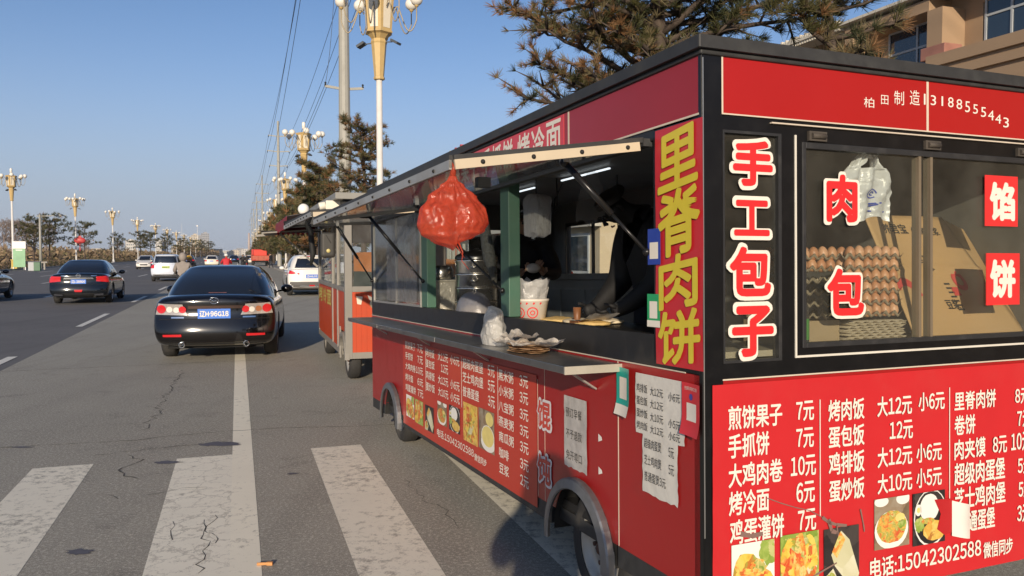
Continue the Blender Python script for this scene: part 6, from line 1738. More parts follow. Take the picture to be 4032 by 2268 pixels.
tag(b.build('chimney', mat('chimney_pink', (.42, .34, .3), .8), M=at(W(lat_for(629, 1200), lon_for(629, 1200)))), 'lone pale brick chimney at the far end of the road', 'chimney')
# ------------------------------------------------------------------ trees, hedges, buildings
BARK = mat('pine_bark', (.075, .055, .042), .9, var=.4, scale=9, bump=.6, bscale=14)
NEEDLES = [mat('needles_olive', (.105, .10, .035), .6, var=.25, scale=4, trans=.25), mat('needles_dark', (.05, .06, .026), .6, var=.25, scale=4, trans=.2), mat('needles_brown', (.26, .135, .055), .7, var=.25, scale=4, trans=.25), mat('needles_straw', (.2, .16, .08), .7, var=.2, scale=4, trans=.25)]
def tuft(b, r, p, d, ln, wd, n, mi, spread=1.1):
    d = d.normalized(); x = d.orthogonal().normalized(); y = d.cross(x)
    for _ in range(n):
        a = r.uniform(0, 2 * pi); s = spread * sqrt(r.random())
        v = (d * cos(s) + (x * cos(a) + y * sin(a)) * sin(s)); L = ln * r.uniform(.6, 1.1)
        q = p - d * ln * .25 * r.random()
        w = v.cross(Vector((r.uniform(-1, 1), r.uniform(-1, 1), r.uniform(-1, 1)))).normalized() * wd
        b.add([q - w, q + w, q + v * L + w * .3, q + v * L - w * .3], [(0, 1, 2, 3)], mi)
def pine(name, label, M, H, base, R, seed, nb=26, ln=.13, wd=.0035, tufts=900, nn=26, brown=.3, shape=None, group=None, bark=BARK, sides=7, cat='pine tree', bare=0.0, brown_side=None):
    r = random.Random(seed)
    root = thing(name, label, cat, M, group)
    tb, cb_ = MB(), MB()
    tp = [Vector((0, 0, 0))]; k = 8
    for i in range(1, k + 1): tp.append(Vector((r.uniform(-.06, .06) * H * .16 * i / k * 2, r.uniform(-.06, .06) * H * .16 * i / k * 2, H * .97 * i / k)))
    r0 = H * .02
    tb.tube(tp, [r0 * (1 - .85 * i / k) + .01 for i in range(k + 1)], sides)
    tips = []
    for i in range(nb):
        t = base / H + (1 - base / H) * ((i + r.random() * .8) / nb); t = min(.98, t)
        kk = t * k; j = min(k - 1, int(kk)); p0 = tp[j].lerp(tp[j + 1], kk - j)
        a = i * 2.4 + r.uniform(-.4, .4); f = (t - base / H) / (1 - base / H)
        prof = shape(f) if shape else (.55 + .6 * sin(pi * min(1, f * 1.15 + .1))) * (1 - .55 * f)
        L = R * prof * r.uniform(.7, 1.15)
        d = Vector((cos(a), sin(a), r.uniform(-.05, .35)))
        pts = [p0]; q = p0.copy(); seg = 6
        for s in range(seg):
            d = (d + Vector((r.uniform(-.25, .25), r.uniform(-.25, .25), r.uniform(-.12, .18)))).normalized()
            q = q + d * L / seg; pts.append(q.copy())
        br = max(.012, r0 * .42 * (1 - f * .6))
        tb.tube(pts, [br * (1 - .8 * s / seg) + .004 for s in range(seg + 1)], 5)
        for s in range(1, seg + 1):
            for _ in range(3 if s < seg else 4):
                d2 = (d * .5 + Vector((r.uniform(-1, 1), r.uniform(-1, 1), r.uniform(-.3, .7)))).normalized()
                l2 = L * r.uniform(.12, .3); e = pts[s] + d2 * l2; mid = pts[s].lerp(e, .5) + Vector((0, 0, r.uniform(-.02, .05)))
                tb.tube([pts[s], mid, e], [br * .3 + .003, br * .2 + .002, .003], 4)
                if r.random() >= bare: tips.append((e, d2, pts[s], mid))
    ntip = max(1, len(tips)); per = max(1, round(tufts / ntip))
    for (e, d2, s0, mid) in tips:
        cl = r.random(); bb = brown
        if brown_side is not None: bb = min(.95, max(.03, brown + .75 * brown_side.dot((e - Vector((0, 0, H * .7))).normalized())))
        if cl < bb: pal = (2, 3, 2, 0)
        else: pal = (0, 1, 0, 3) if r.random() < .8 else (1, 1, 0, 1)
        for q in range(per):
            t = r.random(); p = (mid.lerp(e, t * 2 - 1) if t > .5 else s0.lerp(mid, .4 + t)) if q else e
            dd = (d2 + Vector((r.uniform(-.6, .6), r.uniform(-.6, .6), r.uniform(0, .8)))).normalized()
            tuft(cb_, r, p, dd, ln * r.uniform(.8, 1.2), wd, nn, r.choice(pal))
    tb.build('trunk', bark, root); cb_.build('crown', NEEDLES, root)
    return root
# near pine above the red trailer, its trunk hidden behind it
pine('pine_tree', 'large half-browned pine rising right behind the red trailer roof', at(W(lat_for(1650, 11.4), lon_for(1650, 11.4))), 8.2, 2.6, 1.75, 21, nb=112, ln=.135, wd=.0046, tufts=9500, nn=24, brown=.22, brown_side=Vector((-1, 0, -.1)), bare=.12,
     shape=lambda f: .8 + .3 * sin(pi * min(1, f * .9 + .12)))
pine('pine_tree', 'close pine boughs poking above the red roof in front of the tan building', at(W(lat_for(2080, 10.0), lon_for(2080, 10.0))), 5.6, 3.75, .72, 34, nb=16, ln=.19, wd=.0042, tufts=330, nn=40, brown=.3, bare=.2,
     shape=lambda f: 1.0 - .2 * f)
pine('pine_tree', 'reddish brown pine in front of the thick utility pole', at(W(lat_for(915, 36), lon_for(915, 36))), 7.5, 2.4, 2.5, 5, nb=46, ln=.2, wd=.009, tufts=2600, nn=14, brown=.6, bare=.1, shape=lambda f: 1.1 - .75 * f)
# dense row along the right pavement
protos = []
row = [(lat_for(x, Y), Y) for x, Y in ((802, 47), (792, 53), (776, 58), (768, 64), (752, 70), (745, 76), (731, 82), (726, 89), (716, 96), (709, 103), (702, 111), (697, 119), (691, 128), (686, 138), (681, 148), (676, 160), (671, 173), (667, 188), (663, 204), (659, 222), (655, 242), (651, 265), (648, 290), (645, 320))]
for i, (la, Y) in enumerate(row):
    lo = Y * (cos(HEAD)) - (la / 1) * 0; lo = (Y - la * sin(HEAD)) / cos(HEAD)
    la2 = la + .25 * (i % 3)
    M = at(W(la2, lo), i * 1.7, [1.12, 1.0, 1.18, 1.06][i % 4])
    lab = '%s tree from the camera in the dense row along the right pavement' % (['first'] + ordr + ['fourteenth', 'fifteenth', 'sixteenth', 'seventeenth', 'eighteenth', 'nineteenth', 'twentieth', 'twenty-first', 'twenty-second', 'twenty-third', 'twenty-fourth'])[i]
    if i < 4:
        protos.append(pine('roadside_pine', lab, M, [6.3, 5.9, 6.0, 5.7][i], 1.5, [2.3, 2.2, 2.4, 2.1][i], 50 + i, nb=26, ln=.3, wd=.022, tufts=1300, nn=12, brown=[.45, .2, .25, .15][i], group='trees in the right-hand row', shape=lambda f: 1.05 - .7 * f, sides=6))
    else: dup(protos[i % 4], M, lab, 'trees in the right-hand row')
# whitewashed props are under the first trees
for i, (x, Y) in enumerate(((742, 66), (757, 60), (719, 80))):
    r = thing('tree_prop', ['nearest wooden tripod prop under the right-hand trees', 'second wooden tripod prop under the right-hand trees', 'far wooden tripod prop under the right-hand trees'][[1, 0, 2][i]], 'tree prop', at(W(lat_for(x, Y) + .6, lon_for(x, Y)), i), 'tripod props under the right-hand trees')
    for a in (0, 2.1, 4.2):
        b = MB(); b.bar((1.0 * cos(a), 1.0 * sin(a), 0), (0, 0, 2.3), .07, .07); b.build('pole', mat('weathered_pole', (.3, .26, .2), .8), r)
# left side pines
lp = []
for i, (x, Y, h, s) in enumerate(((140, 112, 6.6, 1), (176, 118, 7.6, 1), (254, 150, 7.6, 1), (330, 176, 6.0, 1), (385, 190, 7.2, 1), (408, 210, 7.4, 1), (447, 235, 7.4, 1), (478, 262, 7, 1), (505, 300, 7, 1), (525, 340, 7.5, 1), (541, 390, 8, 1))):
    M = at(W(lat_for(x, Y) - 2.5, lon_for(x, Y)), i * 2.1, h / 7.0)
    lab = ['flat-topped dark pine left of the second left-hand lamp', 'taller layered pine touching the second left-hand lamp', 'lone leaning pine left of the third left-hand lamp', 'small dark pine right of the third left-hand lamp', 'broad dark pine under the fifth left-hand lamp', 'dark pine beyond the sixth left-hand lamp', 'dark pine just left of the distant towers', 'dark pine under the distant towers', 'far dark pine right of the distant towers', 'very far pine on the left of the road', 'farthest pine on the left of the road'][i]
    if i < 3:
        lp.append(pine('verge_pine', lab, M, 7.0, 2.9, 2.9, 80 + i, nb=16, ln=.38, wd=.03, tufts=420, nn=12, brown=.06, shape=lambda f: 1.0 - .45 * f, group='pines along the left verge', sides=6))
    else: dup(lp[i % 3], M, lab, 'pines along the left verge')
# bare winter trees, brown scrub
TWIG = mat('bare_twigs', (.25, .2, .175), .9, var=.2, scale=1)
def bare_tree(label, M, H, seed, group):
    r = random.Random(seed); root = thing('bare_tree', label, 'bare tree', M, group); b, t0 = MB(), MB()
    def grow(p, d, L, rad, lev):
        q = p + d * L; rad = max(rad, .022)
        (t0 if lev < 2 else b).tube([p, p.lerp(q, .5) + Vector((r.uniform(-.04, .04), r.uniform(-.04, .04), 0)) * L, q], [rad, rad * .8, rad * .6], 4 if lev < 3 else 3, caps=False)
        if lev < 6:
            for _ in range(3 if lev < 5 else 4):
                v = Vector((r.uniform(-1, 1), r.uniform(-1, 1), r.uniform(-.1, .9))).normalized()
                grow(q if r.random() < .7 else p.lerp(q, .6), (d * .75 + v * .7).normalized(), L * r.uniform(.6, .82), rad * .6, lev + 1)
    grow(Vector((0, 0, 0)), Vector((0, 0, 1)), H * .25, .2, 0)
    t0.build('trunk', TWIG, root); b.build('crown', TWIG, root); return root
bt = []
for i, (x, Y, h) in enumerate(((12, 150, 11), (35, 170, 13), (70, 155, 11), (92, 175, 13), (118, 190, 12), (-20, 160, 12), (225, 230, 8), (300, 260, 8), (205, 200, 7))):
    M = at(W(lat_for(x, Y), lon_for(x, Y)), i * 1.3, h / 10)
    lab = ['bare grey tree at the left edge beside the leftmost lamp', 'tall bare tree right behind the leftmost lamp', 'bare tree right of the green sign board', 'tall bare tree just left of the gantry pole', 'bare tree behind the flat-topped pine', 'bare tree cut off by the left edge', 'bare tree between the second and third left-hand lamps', 'bare tree right of the third left-hand lamp', 'low bare tree behind the second left-hand lamp'][i]
    if i < 2: bt.append(bare_tree(lab, M, 10, 300 + i, 'bare trees on the left'))
    else: dup(bt[i % 2], M, lab, 'bare trees on the left')
SCRUB = [mat('scrub_tan', (.26, .185, .11), .9, var=.3, scale=.4), mat('scrub_brown', (.16, .11, .07), .9, var=.3, scale=.4), mat('scrub_olive', (.13, .11, .05), .9, var=.3, scale=.4)]
def scrub(name, label, l0, l1, n0, n1, h0, h1, n, seed, sz=.7, kind='stuff', cat=None, ms=SCRUB):
    r = random.Random(seed); b = MB()
    for _ in range(n):
        la, lo = r.uniform(l0, l1), r.uniform(n0, n1); p = W(la, lo)
        top = h0 + (h1 - h0) * (.5 + .5 * noise.noise(Vector((la * .09, lo * .05, seed))))
        z = r.random() ** .8 * top; q = Vector((p.x, p.y, z)); s = sz * r.uniform(.5, 1.2)
        v1 = Vector((r.uniform(-1, 1), r.uniform(-1, 1), r.uniform(-.4, 1))).normalized() * s; v2 = Vector((r.uniform(-1, 1), r.uniform(-1, 1), r.uniform(-.5, .5))).normalized() * s * .35
        b.add([q - v1 - v2 * .3, q + v2, q + v1, q - v2], [(0, 1, 2, 3)], r.choice((0, 0, 1, 2)))
    o = b.build(name, ms); tag(o, label, cat, None, kind); return o
scrub('scrub', 'brown winter scrub along the left side of the road', -60, -27, 95, 420, .8, 3.2, 15000, 3, .8)
scrub('scrub', 'brown winter wood closing the left side far away', -120, -60, 120, 900, 2, 6, 9000, 4, 1.5)
scrub('scrub', 'far brown trees at the end of the road', -30, -22, 420, 1100, 3, 8, 5000, 6, 1.6)
scrub('scrub', 'far greenish trees at the right end of the road', 10, 24, 300, 1100, 3, 7, 4000, 7, 1.6, ms=[SCRUB[2], NEEDLES[1], NEEDLES[0]])
scrub('hedge', 'low dark clipped hedge along the left kerb', -24.6, -23.2, 90, 330, .7, .9, 9000, 8, .22, None, 'hedge', [SCRUB[1], NEEDLES[1], SCRUB[2]])
scrub('hedge', 'low hedge under the right-hand trees', 6.2, 7.2, 46, 190, .6, .95, 6000, 9, .2, None, 'hedge', [SCRUB[2], NEEDLES[1], NEEDLES[0]])
# white-painted bollards on the left verge
for i, x in enumerate((186, 208, 364, 371)):
    Y = (96, 100, 120, 124)[i]; b = MB(); b.lathe([(.16, 0), (.16, .75), (.1, .82)], 10, 0)
    tag(b.build('stone_post', CONC, M=at(W(lat_for(x, Y), lon_for(x, Y)))), ['short pale stone post just above the left sedan roof', 'short pale stone post right of the second left-hand lamp foot', 'short pale post left of the silver minivan', 'short pale post nearest the silver minivan'][i], 'stone post')
# tan building at the upper right
TAN = mat('tan_render', (.36, .245, .15), .85, var=.06, scale=1.2, dirt=.2, dcol=(.26, .18, .12), bump=.15, bscale=30)
BF = at(W(18.0, 0), HEAD)       # x = lateral past the facade line, y = along the road
bd = thing('tan_building', 'tan rendered building with recessed windows and balcony at the upper right', 'building', BF)
B_ = lambda nm, mb, m, **k: mb.build(nm, m, bd, **k)
b = MB(); b.box(.8, 1.0, -20, 34, 0, 5.6); b.box(.8, 1.0, -20, 34, 8.28, 8.7); b.box(.8, 1.0, 19.45, 34, 5.6, 8.28); b.box(.8, 1.0, 16.2, 17.2, 5.6, 8.28); b.box(.8, 1.0, -20, 11.5, 5.6, 8.28)
b.box(1.0, 12, 33.8, 34, 0, 8.6); b.box(1.0, 12, -20, -19.8, 0, 8.6)
B_('wall', b, TAN)
b = MB(); b.box(0, .8, 17.2, 20.4, 8.27, 8.6); b.box(.0, .8, 10.8, 16.2, 8.75, 9.2); b.box(0, .8, 20.05, 20.4, 0, 8.27)
B_('portal_beam', b, TAN)
b = MB(); b.box(0, .8, 16.75, 17.25, 0, 8.27)
B_('pier', b, TAN)
b = MB(); b.box(-.12, .5, 16.55, 17.35, 6.9, 7.25)
B_('pier_block', b, mat('pink_stone', (.35, .16, .12), .8, var=.2, scale=4), bevel=.02)
b = MB(); b.box(-.2, 1.2, -20, 34, 8.7, 8.78)
for i in range(110): b.box(-.15, .05, 20.5 + i * .12, 20.57 + i * .12, 8.6, 8.86 + .06 * (i % 2))
B_('parapet', b, mat('parapet_cream', (.62, .57, .47), .8))
def window(y0, y1, z0, z1, zs, ys):
    b = MB(); x = .78
    for y in [y0, y1] + ys: b.box(x, x + .07, y - .03, y + .03, z0, z1)
    for z in [z0, z1] + zs: b.box(x - .002, x + .072, y0, y1, z - .03, z + .03)
    f = B_('window', b, mat('window_grey', (.42, .45, .47), .5))
    b = MB(); b.box(x + .03, x + .04, y0, y1, z0, z1); b.build('pane', mat('blue_dark_glass', (.02, .035, .055), .05, spec=.9, coat=.3), f)
window(17.25, 19.4, 5.6, 8.25, [7.6, 6.7], [18.35]); window(11.5, 16.1, 5.6, 8.7, [7.9, 6.9], [15.35, 14.2, 12.9])
b = MB(); b.box(-.6, -.45, 13.3, 16.7, 6.55, 6.85); b.box(-.5, -.4, 13.35, 16.7, 6.42, 6.55); b.box(-.57, -.42, 13.3, 16.7, 6.22, 6.42); b.box(-.47, -.37, 13.35, 16.7, 6.12, 6.22); b.box(-.54, -.4, 13.3, 16.7, 5.4, 6.12); b.box(-.4, .8, 13.3, 13.5, 5.4, 6.85); b.box(-.4, .8, 13.5, 16.7, 5.4, 5.6)
B_('balcony', b, TAN)
b = MB()
for i in range(9): b.box(-.3, -.27, 12.2 + i * .12, 12.23 + i * .12, 4.9, 5.7)
B_('railing', b, BLACKPL)
b = MB(); b.box(-.1, .7, 11.4, 12.1, 0, 8.2)
B_('brick_column', b, mat('red_brick', (.3, .09, .07), .85, var=.25, scale=14))
# distant city: towers and low blocks
HZ = [mat('tower_cream', (.55, .48, .38), .85, var=.05, scale=.02), mat('tower_grey', (.36, .36, .37), .85, var=.05, scale=.02), mat('tower_white', (.6, .57, .52), .85, var=.04, scale=.02)]
WIN = mat('far_windows', (.12, .14, .17), .3)
def tower(x0, x1, ytop, Y, m, lab, strips=4, cat='tower block', pent=True):
    k = 2000.0; w = (x1 - x0) / k * Y; xc = (x0 + x1) / 2; h = CAM_H + (640 - ytop) / k * Y
    r = thing('tower_block' if cat == 'tower block' else 'low_block', lab, cat, at(W(lat_for(xc, Y), lon_for(xc, Y)), HEAD + .25))
    b = MB(); d = w * .7; b.box(-w / 2, w / 2, 0, d, 0, h); b.build('wall', m, r)
    if pent: b = MB(); b.box(-w * .2, w * .25, d * .2, d * .8, h, h * 1.06); b.build('roof_house', m, r)
    b = MB()
    fl = max(3, int(h / 3.2))
    for i in range(strips):
        xa = -w / 2 + w * (i + .25) / strips
        for j in range(fl): b.box(xa, xa + w * .5 / strips, -.15, .02, (j + .35) * h / fl, (j + .75) * h / fl)
    b.build('windows', WIN, r)
for i, a in enumerate(((398, 409, 604, 1000, HZ[2], 'pale tower block seen between the fifth and sixth left-hand lamps'), (409, 421, 604, 1015, HZ[1], 'grey tower block touching the pale one by the sixth left-hand lamp'), (436, 450, 619, 1100, HZ[0], 'low cream block left of the central towers'), (450, 465, 606, 1150, HZ[0], 'cream tower left of the tallest pair'), (465, 476, 603, 1150, HZ[1], 'grey tower next to the cream one, left of the tallest pair'), (487, 502, 591, 1200, HZ[0], 'tall cream tower of the tallest pair'), (501, 515, 594, 1230, HZ[1], 'shaded tower between the two tallest towers'), (512, 529, 587, 1200, HZ[1], 'tallest grey tower on the skyline'))): tower(*a)  # the shaded tower's shade is put into its grey wall colour
for i, a in enumerate(((322, 345, 604, 900, HZ[2], 'pale block behind the pines under the fourth left-hand lamp', 5), (236, 262, 625, 800, HZ[0], 'cream low block behind the lone leaning pine', 5), (586, 604, 629, 1300, HZ[0], 'low cream building at the end of the road', 4), (600, 615, 624, 1350, HZ[1], 'bluish building at the end of the road', 4), (612, 632, 627, 1300, HZ[2], 'white building beside the lone chimney', 4), (540, 562, 626, 1250, HZ[0], 'long low cream building right of the towers', 6), (560, 585, 631, 1300, HZ[2], 'low white building in the middle of the far skyline', 6))): tower(*a, cat='low building', pent=i % 2 == 0)
# small block of flagpoles' coloured tips behind the red roof
for i in range(4):
    b = MB(); b.box(-.05, .05, -.05, .05, 0, 5.4 + .12 * i); b.box(-.13, .13, -.06, .06, 4.9 + .12 * i, 5.5 + .12 * i, 1)
    x = 1128 + 13 * i
    tag(b.build('flag_pole', [POLEG, mat('flag_%d' % i, [(.4, .08, .1), (.55, .4, .08), (.42, .08, .1), (.42, .06, .08)][i], .6)], M=at(W(lat_for(x, 29), lon_for(x, 29)), HEAD, .95)), ['leftmost small red flag tip above the red roof', 'small yellow flag tip above the red roof', 'red flag tip right of the yellow one', 'rightmost red flag tip above the red roof'][i], 'flag', 'flag tips above the roof')

# what the back windows of the red trailer look out on: a low shop front and a parked car
sh = thing('shop_building', 'low cream shop building seen only through the trailer windows', 'building', at(W(17.0, 36), HEAD))
b = MB(); b.box(0, 6, 0, 46, 0, 4.4)
b.build('wall', mat('shop_cream', (.5, .42, .3), .85, var=.08, scale=.5), sh)
b = MB(); b.box(-.6, 0, -.2, 46, 3.0, 3.25); b.build('canopy', mat('canopy_pale', (.5, .48, .44), .7), sh)
for i in range(8):
    b = MB(); b.box(-.06, .02, 1.2 + i * 5.6, 4.6 + i * 5.6, .6, 2.7); f = b.build('window', mat('window_grey', (.42, .45, .47), .5), sh)
    b = MB(); b.box(-.075, -.06, 1.35 + i * 5.6, 4.45 + i * 5.6, .75, 2.55); b.build('pane', mat('blue_dark_glass', (.02, .035, .055), .05), f)
    b = MB(); b.box(-.12, .0, 4.9 + i * 5.6, 5.5 + i * 5.6, 0, 3.0); b.build('pilaster', mat('shop_red', (.34, .12, .07), .8), sh)
BLUEP = mat('blue_car_paint', (.06, .12, .3), .2, coat=1.0)
for la, lo, lab in ((10.5, 27, 'blue car parked on the pavement, glimpsed through the trailer back window'), (10.2, 34, 'second blue car parked on the pavement, beyond the first')):
    d = dup(fc, at(W(la, lo, .125), HEAD), lab)
    for ch in d.children:
        if ch.name.startswith(('body', 'cabin')):
            ch.data = ch.data.copy(); ch.data.materials[0] = BLUEP
# ------------------------------------------------------------------ people and scooters
SKINM = mat('skin', (.42, .25, .17), .55, var=.08, scale=12)
SHOE = mat('dark_shoe', (.02, .018, .017), .5)
HAIR = mat('black_hair', (.012, .01, .009), .5, var=.3, scale=60)
BASE = dict(pelvis=(0, 0, .95), waist=(0, .0, 1.10), chest=(0, .0, 1.30), neck0=(0, -.01, 1.45), neck1=(0, .01, 1.52), head0=(0, .03, 1.58), head1=(0, .025, 1.67),
            shL=(-.18, 0, 1.41), shR=(.18, 0, 1.41), elL=(-.24, -.02, 1.12), elR=(.24, -.02, 1.12), wrL=(-.25, .08, .88), wrR=(.25, .08, .88), haL=(-.25, .10, .80), haR=(.25, .10, .80),
            hiL=(-.09, 0, .90), hiR=(.09, 0, .90), knL=(-.10, .02, .48), knR=(.10, .02, .48), anL=(-.10, -.02, .09), anR=(.10, -.02, .09), toL=(-.11, .13, .04), toR=(.11, .13, .04))
RAD = dict(pelvis=(.155, .125), waist=(.15, .12), chest=(.165, .125), neck0=(.075, .07), neck1=(.055, .055), head0=(.068, .08), head1=(.078, .092),
           sh=(.075, .075), el=(.052, .052), wr=(.036, .03), ha=(.04, .022), hi=(.095, .095), kn=(.062, .062), an=(.044, .046), to=(.042, .03))
BONES = [('pelvis', 'waist'), ('waist', 'chest'), ('chest', 'neck0'), ('neck0', 'neck1'), ('neck1', 'head0'), ('head0', 'head1')] + [(a + s, b_ + s) for s in 'LR' for a, b_ in (('sh', 'el'), ('el', 'wr'), ('wr', 'ha'), ('hi', 'kn'), ('kn', 'an'), ('an', 'to'))] + [('chest', 'shL'), ('chest', 'shR'), ('pelvis', 'hiL'), ('pelvis', 'hiR')]
def person(label, M, pose, coat, trousers, bulk=1.0, hood=None, hat=None, hands=(.8, .8), group=None, hair=True, shade_skin=None, scale=1.0):
    J = {k: Vector(v) for k, v in BASE.items()}
    for k, v in pose.items():
        if k in J: J[k] = Vector(v)
    names = list(J)
    me = bpy.data.meshes.new('body'); me.from_pydata([J[n] for n in names], [(names.index(a), names.index(b_)) for a, b_ in BONES], [])
    o = bpy.data.objects.new('body', me); COL.objects.link(o)
    m = o.modifiers.new('skin', 'SKIN'); m.branch_smoothing = .6
    sk = me.skin_vertices[0].data
    for i, n in enumerate(names):
        r = RAD.get(n) or RAD[n[:-1]]
        k = bulk if not n.startswith(('head', 'neck1', 'ha', 'an', 'to', 'wr')) else (1 + (bulk - 1) * .5 if n.startswith('wr') else 1)
        sk[i].radius = (r[0] * k, r[1] * k); sk[i].use_root = n == 'pelvis'
    s = o.modifiers.new('sub', 'SUBSURF'); s.levels = 2; s.render_levels = 2
    baked(o)
    mb = MB()
    # regions by the nearest bone
    reg = {}
    for i, (a, b_) in enumerate(BONES):
        reg[i] = 1 if a[:2] in ('hi', 'kn') or b_[:2] == 'hi' else (3 if a.startswith('an') else (2 if b_.startswith(('head', 'neck1')) or a.startswith('wr') else 0))
    mi = []
    for p in o.data.polygons:
        c = p.center; best = 1e9; bi = 0
        for i, (a, b_) in enumerate(BONES):
            A_, B2 = J[a], J[b_]; d = B2 - A_; t = max(0, min(1, (c - A_).dot(d) / max(1e-9, d.length_squared)))
            ds = (A_ + d * t - c).length - (RAD.get(a) or RAD[a[:-1]])[0] * .5
            if ds < best: best = ds; bi = i
        mi.append(reg[bi])
    mb.v = [tuple(v.co) for v in o.data.vertices]; mb.f = [list(p.vertices) for p in o.data.polygons]; mb.m = mi; mb.s = [True] * len(mi)
    # face: nose, eyes, mouth, ears
    h0, h1 = J['head0'], J['head1']; up = (h1 - h0).normalized(); fw = Vector((0, 1, 0)); fw = (fw - up * fw.dot(up)).normalized()
    if 'face' in pose: fw = Vector(pose['face']).normalized(); fw = (fw - up * fw.dot(up)).normalized()
    rt = fw.cross(up); c0 = h0.lerp(h1, .35)
    def fp(x, y, z): return c0 + rt * x + fw * y + up * z
    mb.tube([fp(0, .082, .035), fp(0, .102, -.002), fp(0, .09, -.012)], [.008, .014, .008], 8, 2)
    for sx in (-1, 1):
        mb.ball(fp(sx * .03, .077, .03), .011, 8, 6, 4); mb.tube([fp(sx * .045, .08, .046), fp(sx * .018, .086, .047)], .004, 5, 4)
        mb.tube([fp(sx * .078, .0, .03), fp(sx * .09, -.01, .01), fp(sx * .08, .0, -.022)], [.01, .014, .008], 6, 2)
    mb.tube([fp(-.022, .083, -.042), fp(0, .09, -.042), fp(.022, .083, -.042)], .005, 5, 5)
    # hands: four fingers of unequal length and a thumb from the side of the palm
    for s_, curl in zip('LR', hands):
        w, h = J['wr' + s_], J['ha' + s_]; d = (h - w).normalized(); sd = Vector(pose.get('palm' + s_, (0, 1, 0))); sd = (sd - d * sd.dot(d)).normalized(); nn = d.cross(sd)
        if s_ == 'R': nn = -nn
        for i, L in enumerate((.07, .08, .075, .058)):
            r0 = h + sd * (.026 - .018 * i) + d * .012
            p1 = r0 + d * L * .45 + nn * L * .12 * curl; p2 = p1 + (d * (1 - curl * .5) + nn * curl).normalized() * L * .32; p3 = p2 + (d * (1 - curl) + nn * (curl + .1)).normalized() * L * .26
            mb.tube([r0, p1, p2, p3], [.0095, .009, .0085, .006], 7, 2)
        t0 = w.lerp(h, .5) + sd * .03; mb.tube([t0, t0 + sd * .022 + d * .03 + nn * .012, t0 + sd * .018 + d * .055 + nn * .03], [.012, .011, .008], 7, 2)
    root = thing('person', label, 'person', None, group)
    body = mb.build('body', [coat, trousers, shade_skin or SKINM, SHOE, HAIR, mat('lips', (.3, .12, .1), .5)], root)  # skin slot can take a dark colour in place of shade
    bpy.data.objects.remove(o)
    if hair and not hood:
        hb2 = MB(); hb2.grid(lambda u, v: fp(.088 * sin(v * 1.75) * cos(2 * pi * u), (.1 * sin(v * 1.75) * sin(2 * pi * u)) - .012 - .02 * (v > .5), .085 + .035 * cos(v * 1.75) - .05 * v * (1 - .8 * max(0, sin(2 * pi * u)))), 24, 8); hb2.build('hair', HAIR, root)
    if hood:
        hb2 = MB(); hb2.grid(lambda u, v: fp(.125 * sin(v * 2.6 + .02) * cos(2 * pi * u), .13 * sin(v * 2.6 + .02) * sin(2 * pi * u) * (.75 if sin(2 * pi * u) > 0 else 1) - .035, .03 + .15 * cos(v * 2.6)), 24, 12); hb2.build('hood', hood, root)
    if hat:
        hb2 = MB(); hb2.grid(lambda u, v: fp(.122 * sin(v * 1.65) * cos(2 * pi * u), .142 * sin(v * 1.65) * sin(2 * pi * u), .055 + .105 * cos(v * 1.65)), 24, 8)
        hb2.box(-.1, .1, 0, .07, -.006, .006, 0, Matrix(((rt.x, fw.x, up.x, fp(0, .11, .05).x), (rt.y, fw.y, up.y, fp(0, .11, .05).y), (rt.z, fw.z, up.z, fp(0, .11, .05).z), (0, 0, 0, 1)))); hb2.build('helmet', hat, root)
    root.matrix_world = M @ Matrix.Scale(scale, 4)
    return root
COATB = mat('black_padded_coat', (.008, .008, .009), .7, var=.3, scale=20)
COATN = mat('dark_work_jacket', (.011, .011, .014), .75, var=.3, scale=20)
TROU = mat('dark_trousers', (.015, .015, .02), .8)
# two vendors inside the red trailer
FL = .44
person('vendor in dark jacket shaping dough behind the hanging clear bags', tm(.92, 3.72, FL - .02, radians(165)), dict(
    waist=(0, .03, 1.08), chest=(0, .08, 1.27), neck0=(0, .11, 1.40), neck1=(0, .15, 1.45), head0=(0, .19, 1.5), head1=(0, .22, 1.58), shL=(-.18, .1, 1.37), shR=(.18, .1, 1.37),
    elL=(-.25, .2, 1.12), elR=(.24, .22, 1.12), wrL=(-.1, .46, 1.14), wrR=(.12, .46, 1.12), haL=(-.06, .53, 1.17), haR=(.06, .53, 1.15)), COATN, TROU, 1.18, hands=(1.0, .9), scale=1.0)
b = MB()
b.ball((0, 0, 0), .05, 16, 10, 0, (1.1, 1, .75))
tag(b.build('dough_bun', mat('white_dough', (.72, .66, .58), .6), M=tm(.92, 3.72, FL - .02, radians(165)) @ Matrix.Translation((0, .585, 1.17))), 'round white dough bun held in the vendor\'s hands', 'dough')
person('large vendor in black coat stooping over the griddle behind the pillar', tm(.86, 1.56, FL, radians(82)), dict(
    pelvis=(0, -.05, .93), waist=(0, 0, 1.08), chest=(0, .06, 1.27), neck0=(0, .13, 1.39), neck1=(0, .19, 1.41), head0=(.0, .26, 1.42), head1=(0, .32, 1.46), face=(0, .5, -1), shL=(-.2, .1, 1.34), shR=(.2, .1, 1.34),
    elL=(-.26, .12, 1.04), elR=(.29, .12, 1.04), wrL=(-.14, .28, .90), wrR=(.20, .32, .88), haL=(-.10, .35, .87), haR=(.18, .40, .86)), COATB, TROU, 1.62, shade_skin=COATB, hands=(.7, .7), scale=1.02)  # coat black on hands and head stands in for the cabin shade
# the one taking the picture: its shadow falls on the crossing and the trailer
person('person in hooded jacket taking the picture, seen as the shadow on the red trailer', at((.0, -.55, 0), radians(-2)), dict(
    elL=(-.24, .14, 1.2), elR=(.22, .14, 1.2), wrL=(-.12, .30, 1.42), wrR=(.06, .30, 1.42), haL=(-.09, .34, 1.48), haR=(.02, .34, 1.48)), COATN, TROU, 1.35, hood=COATN, hands=(.9, .9), scale=1.04)
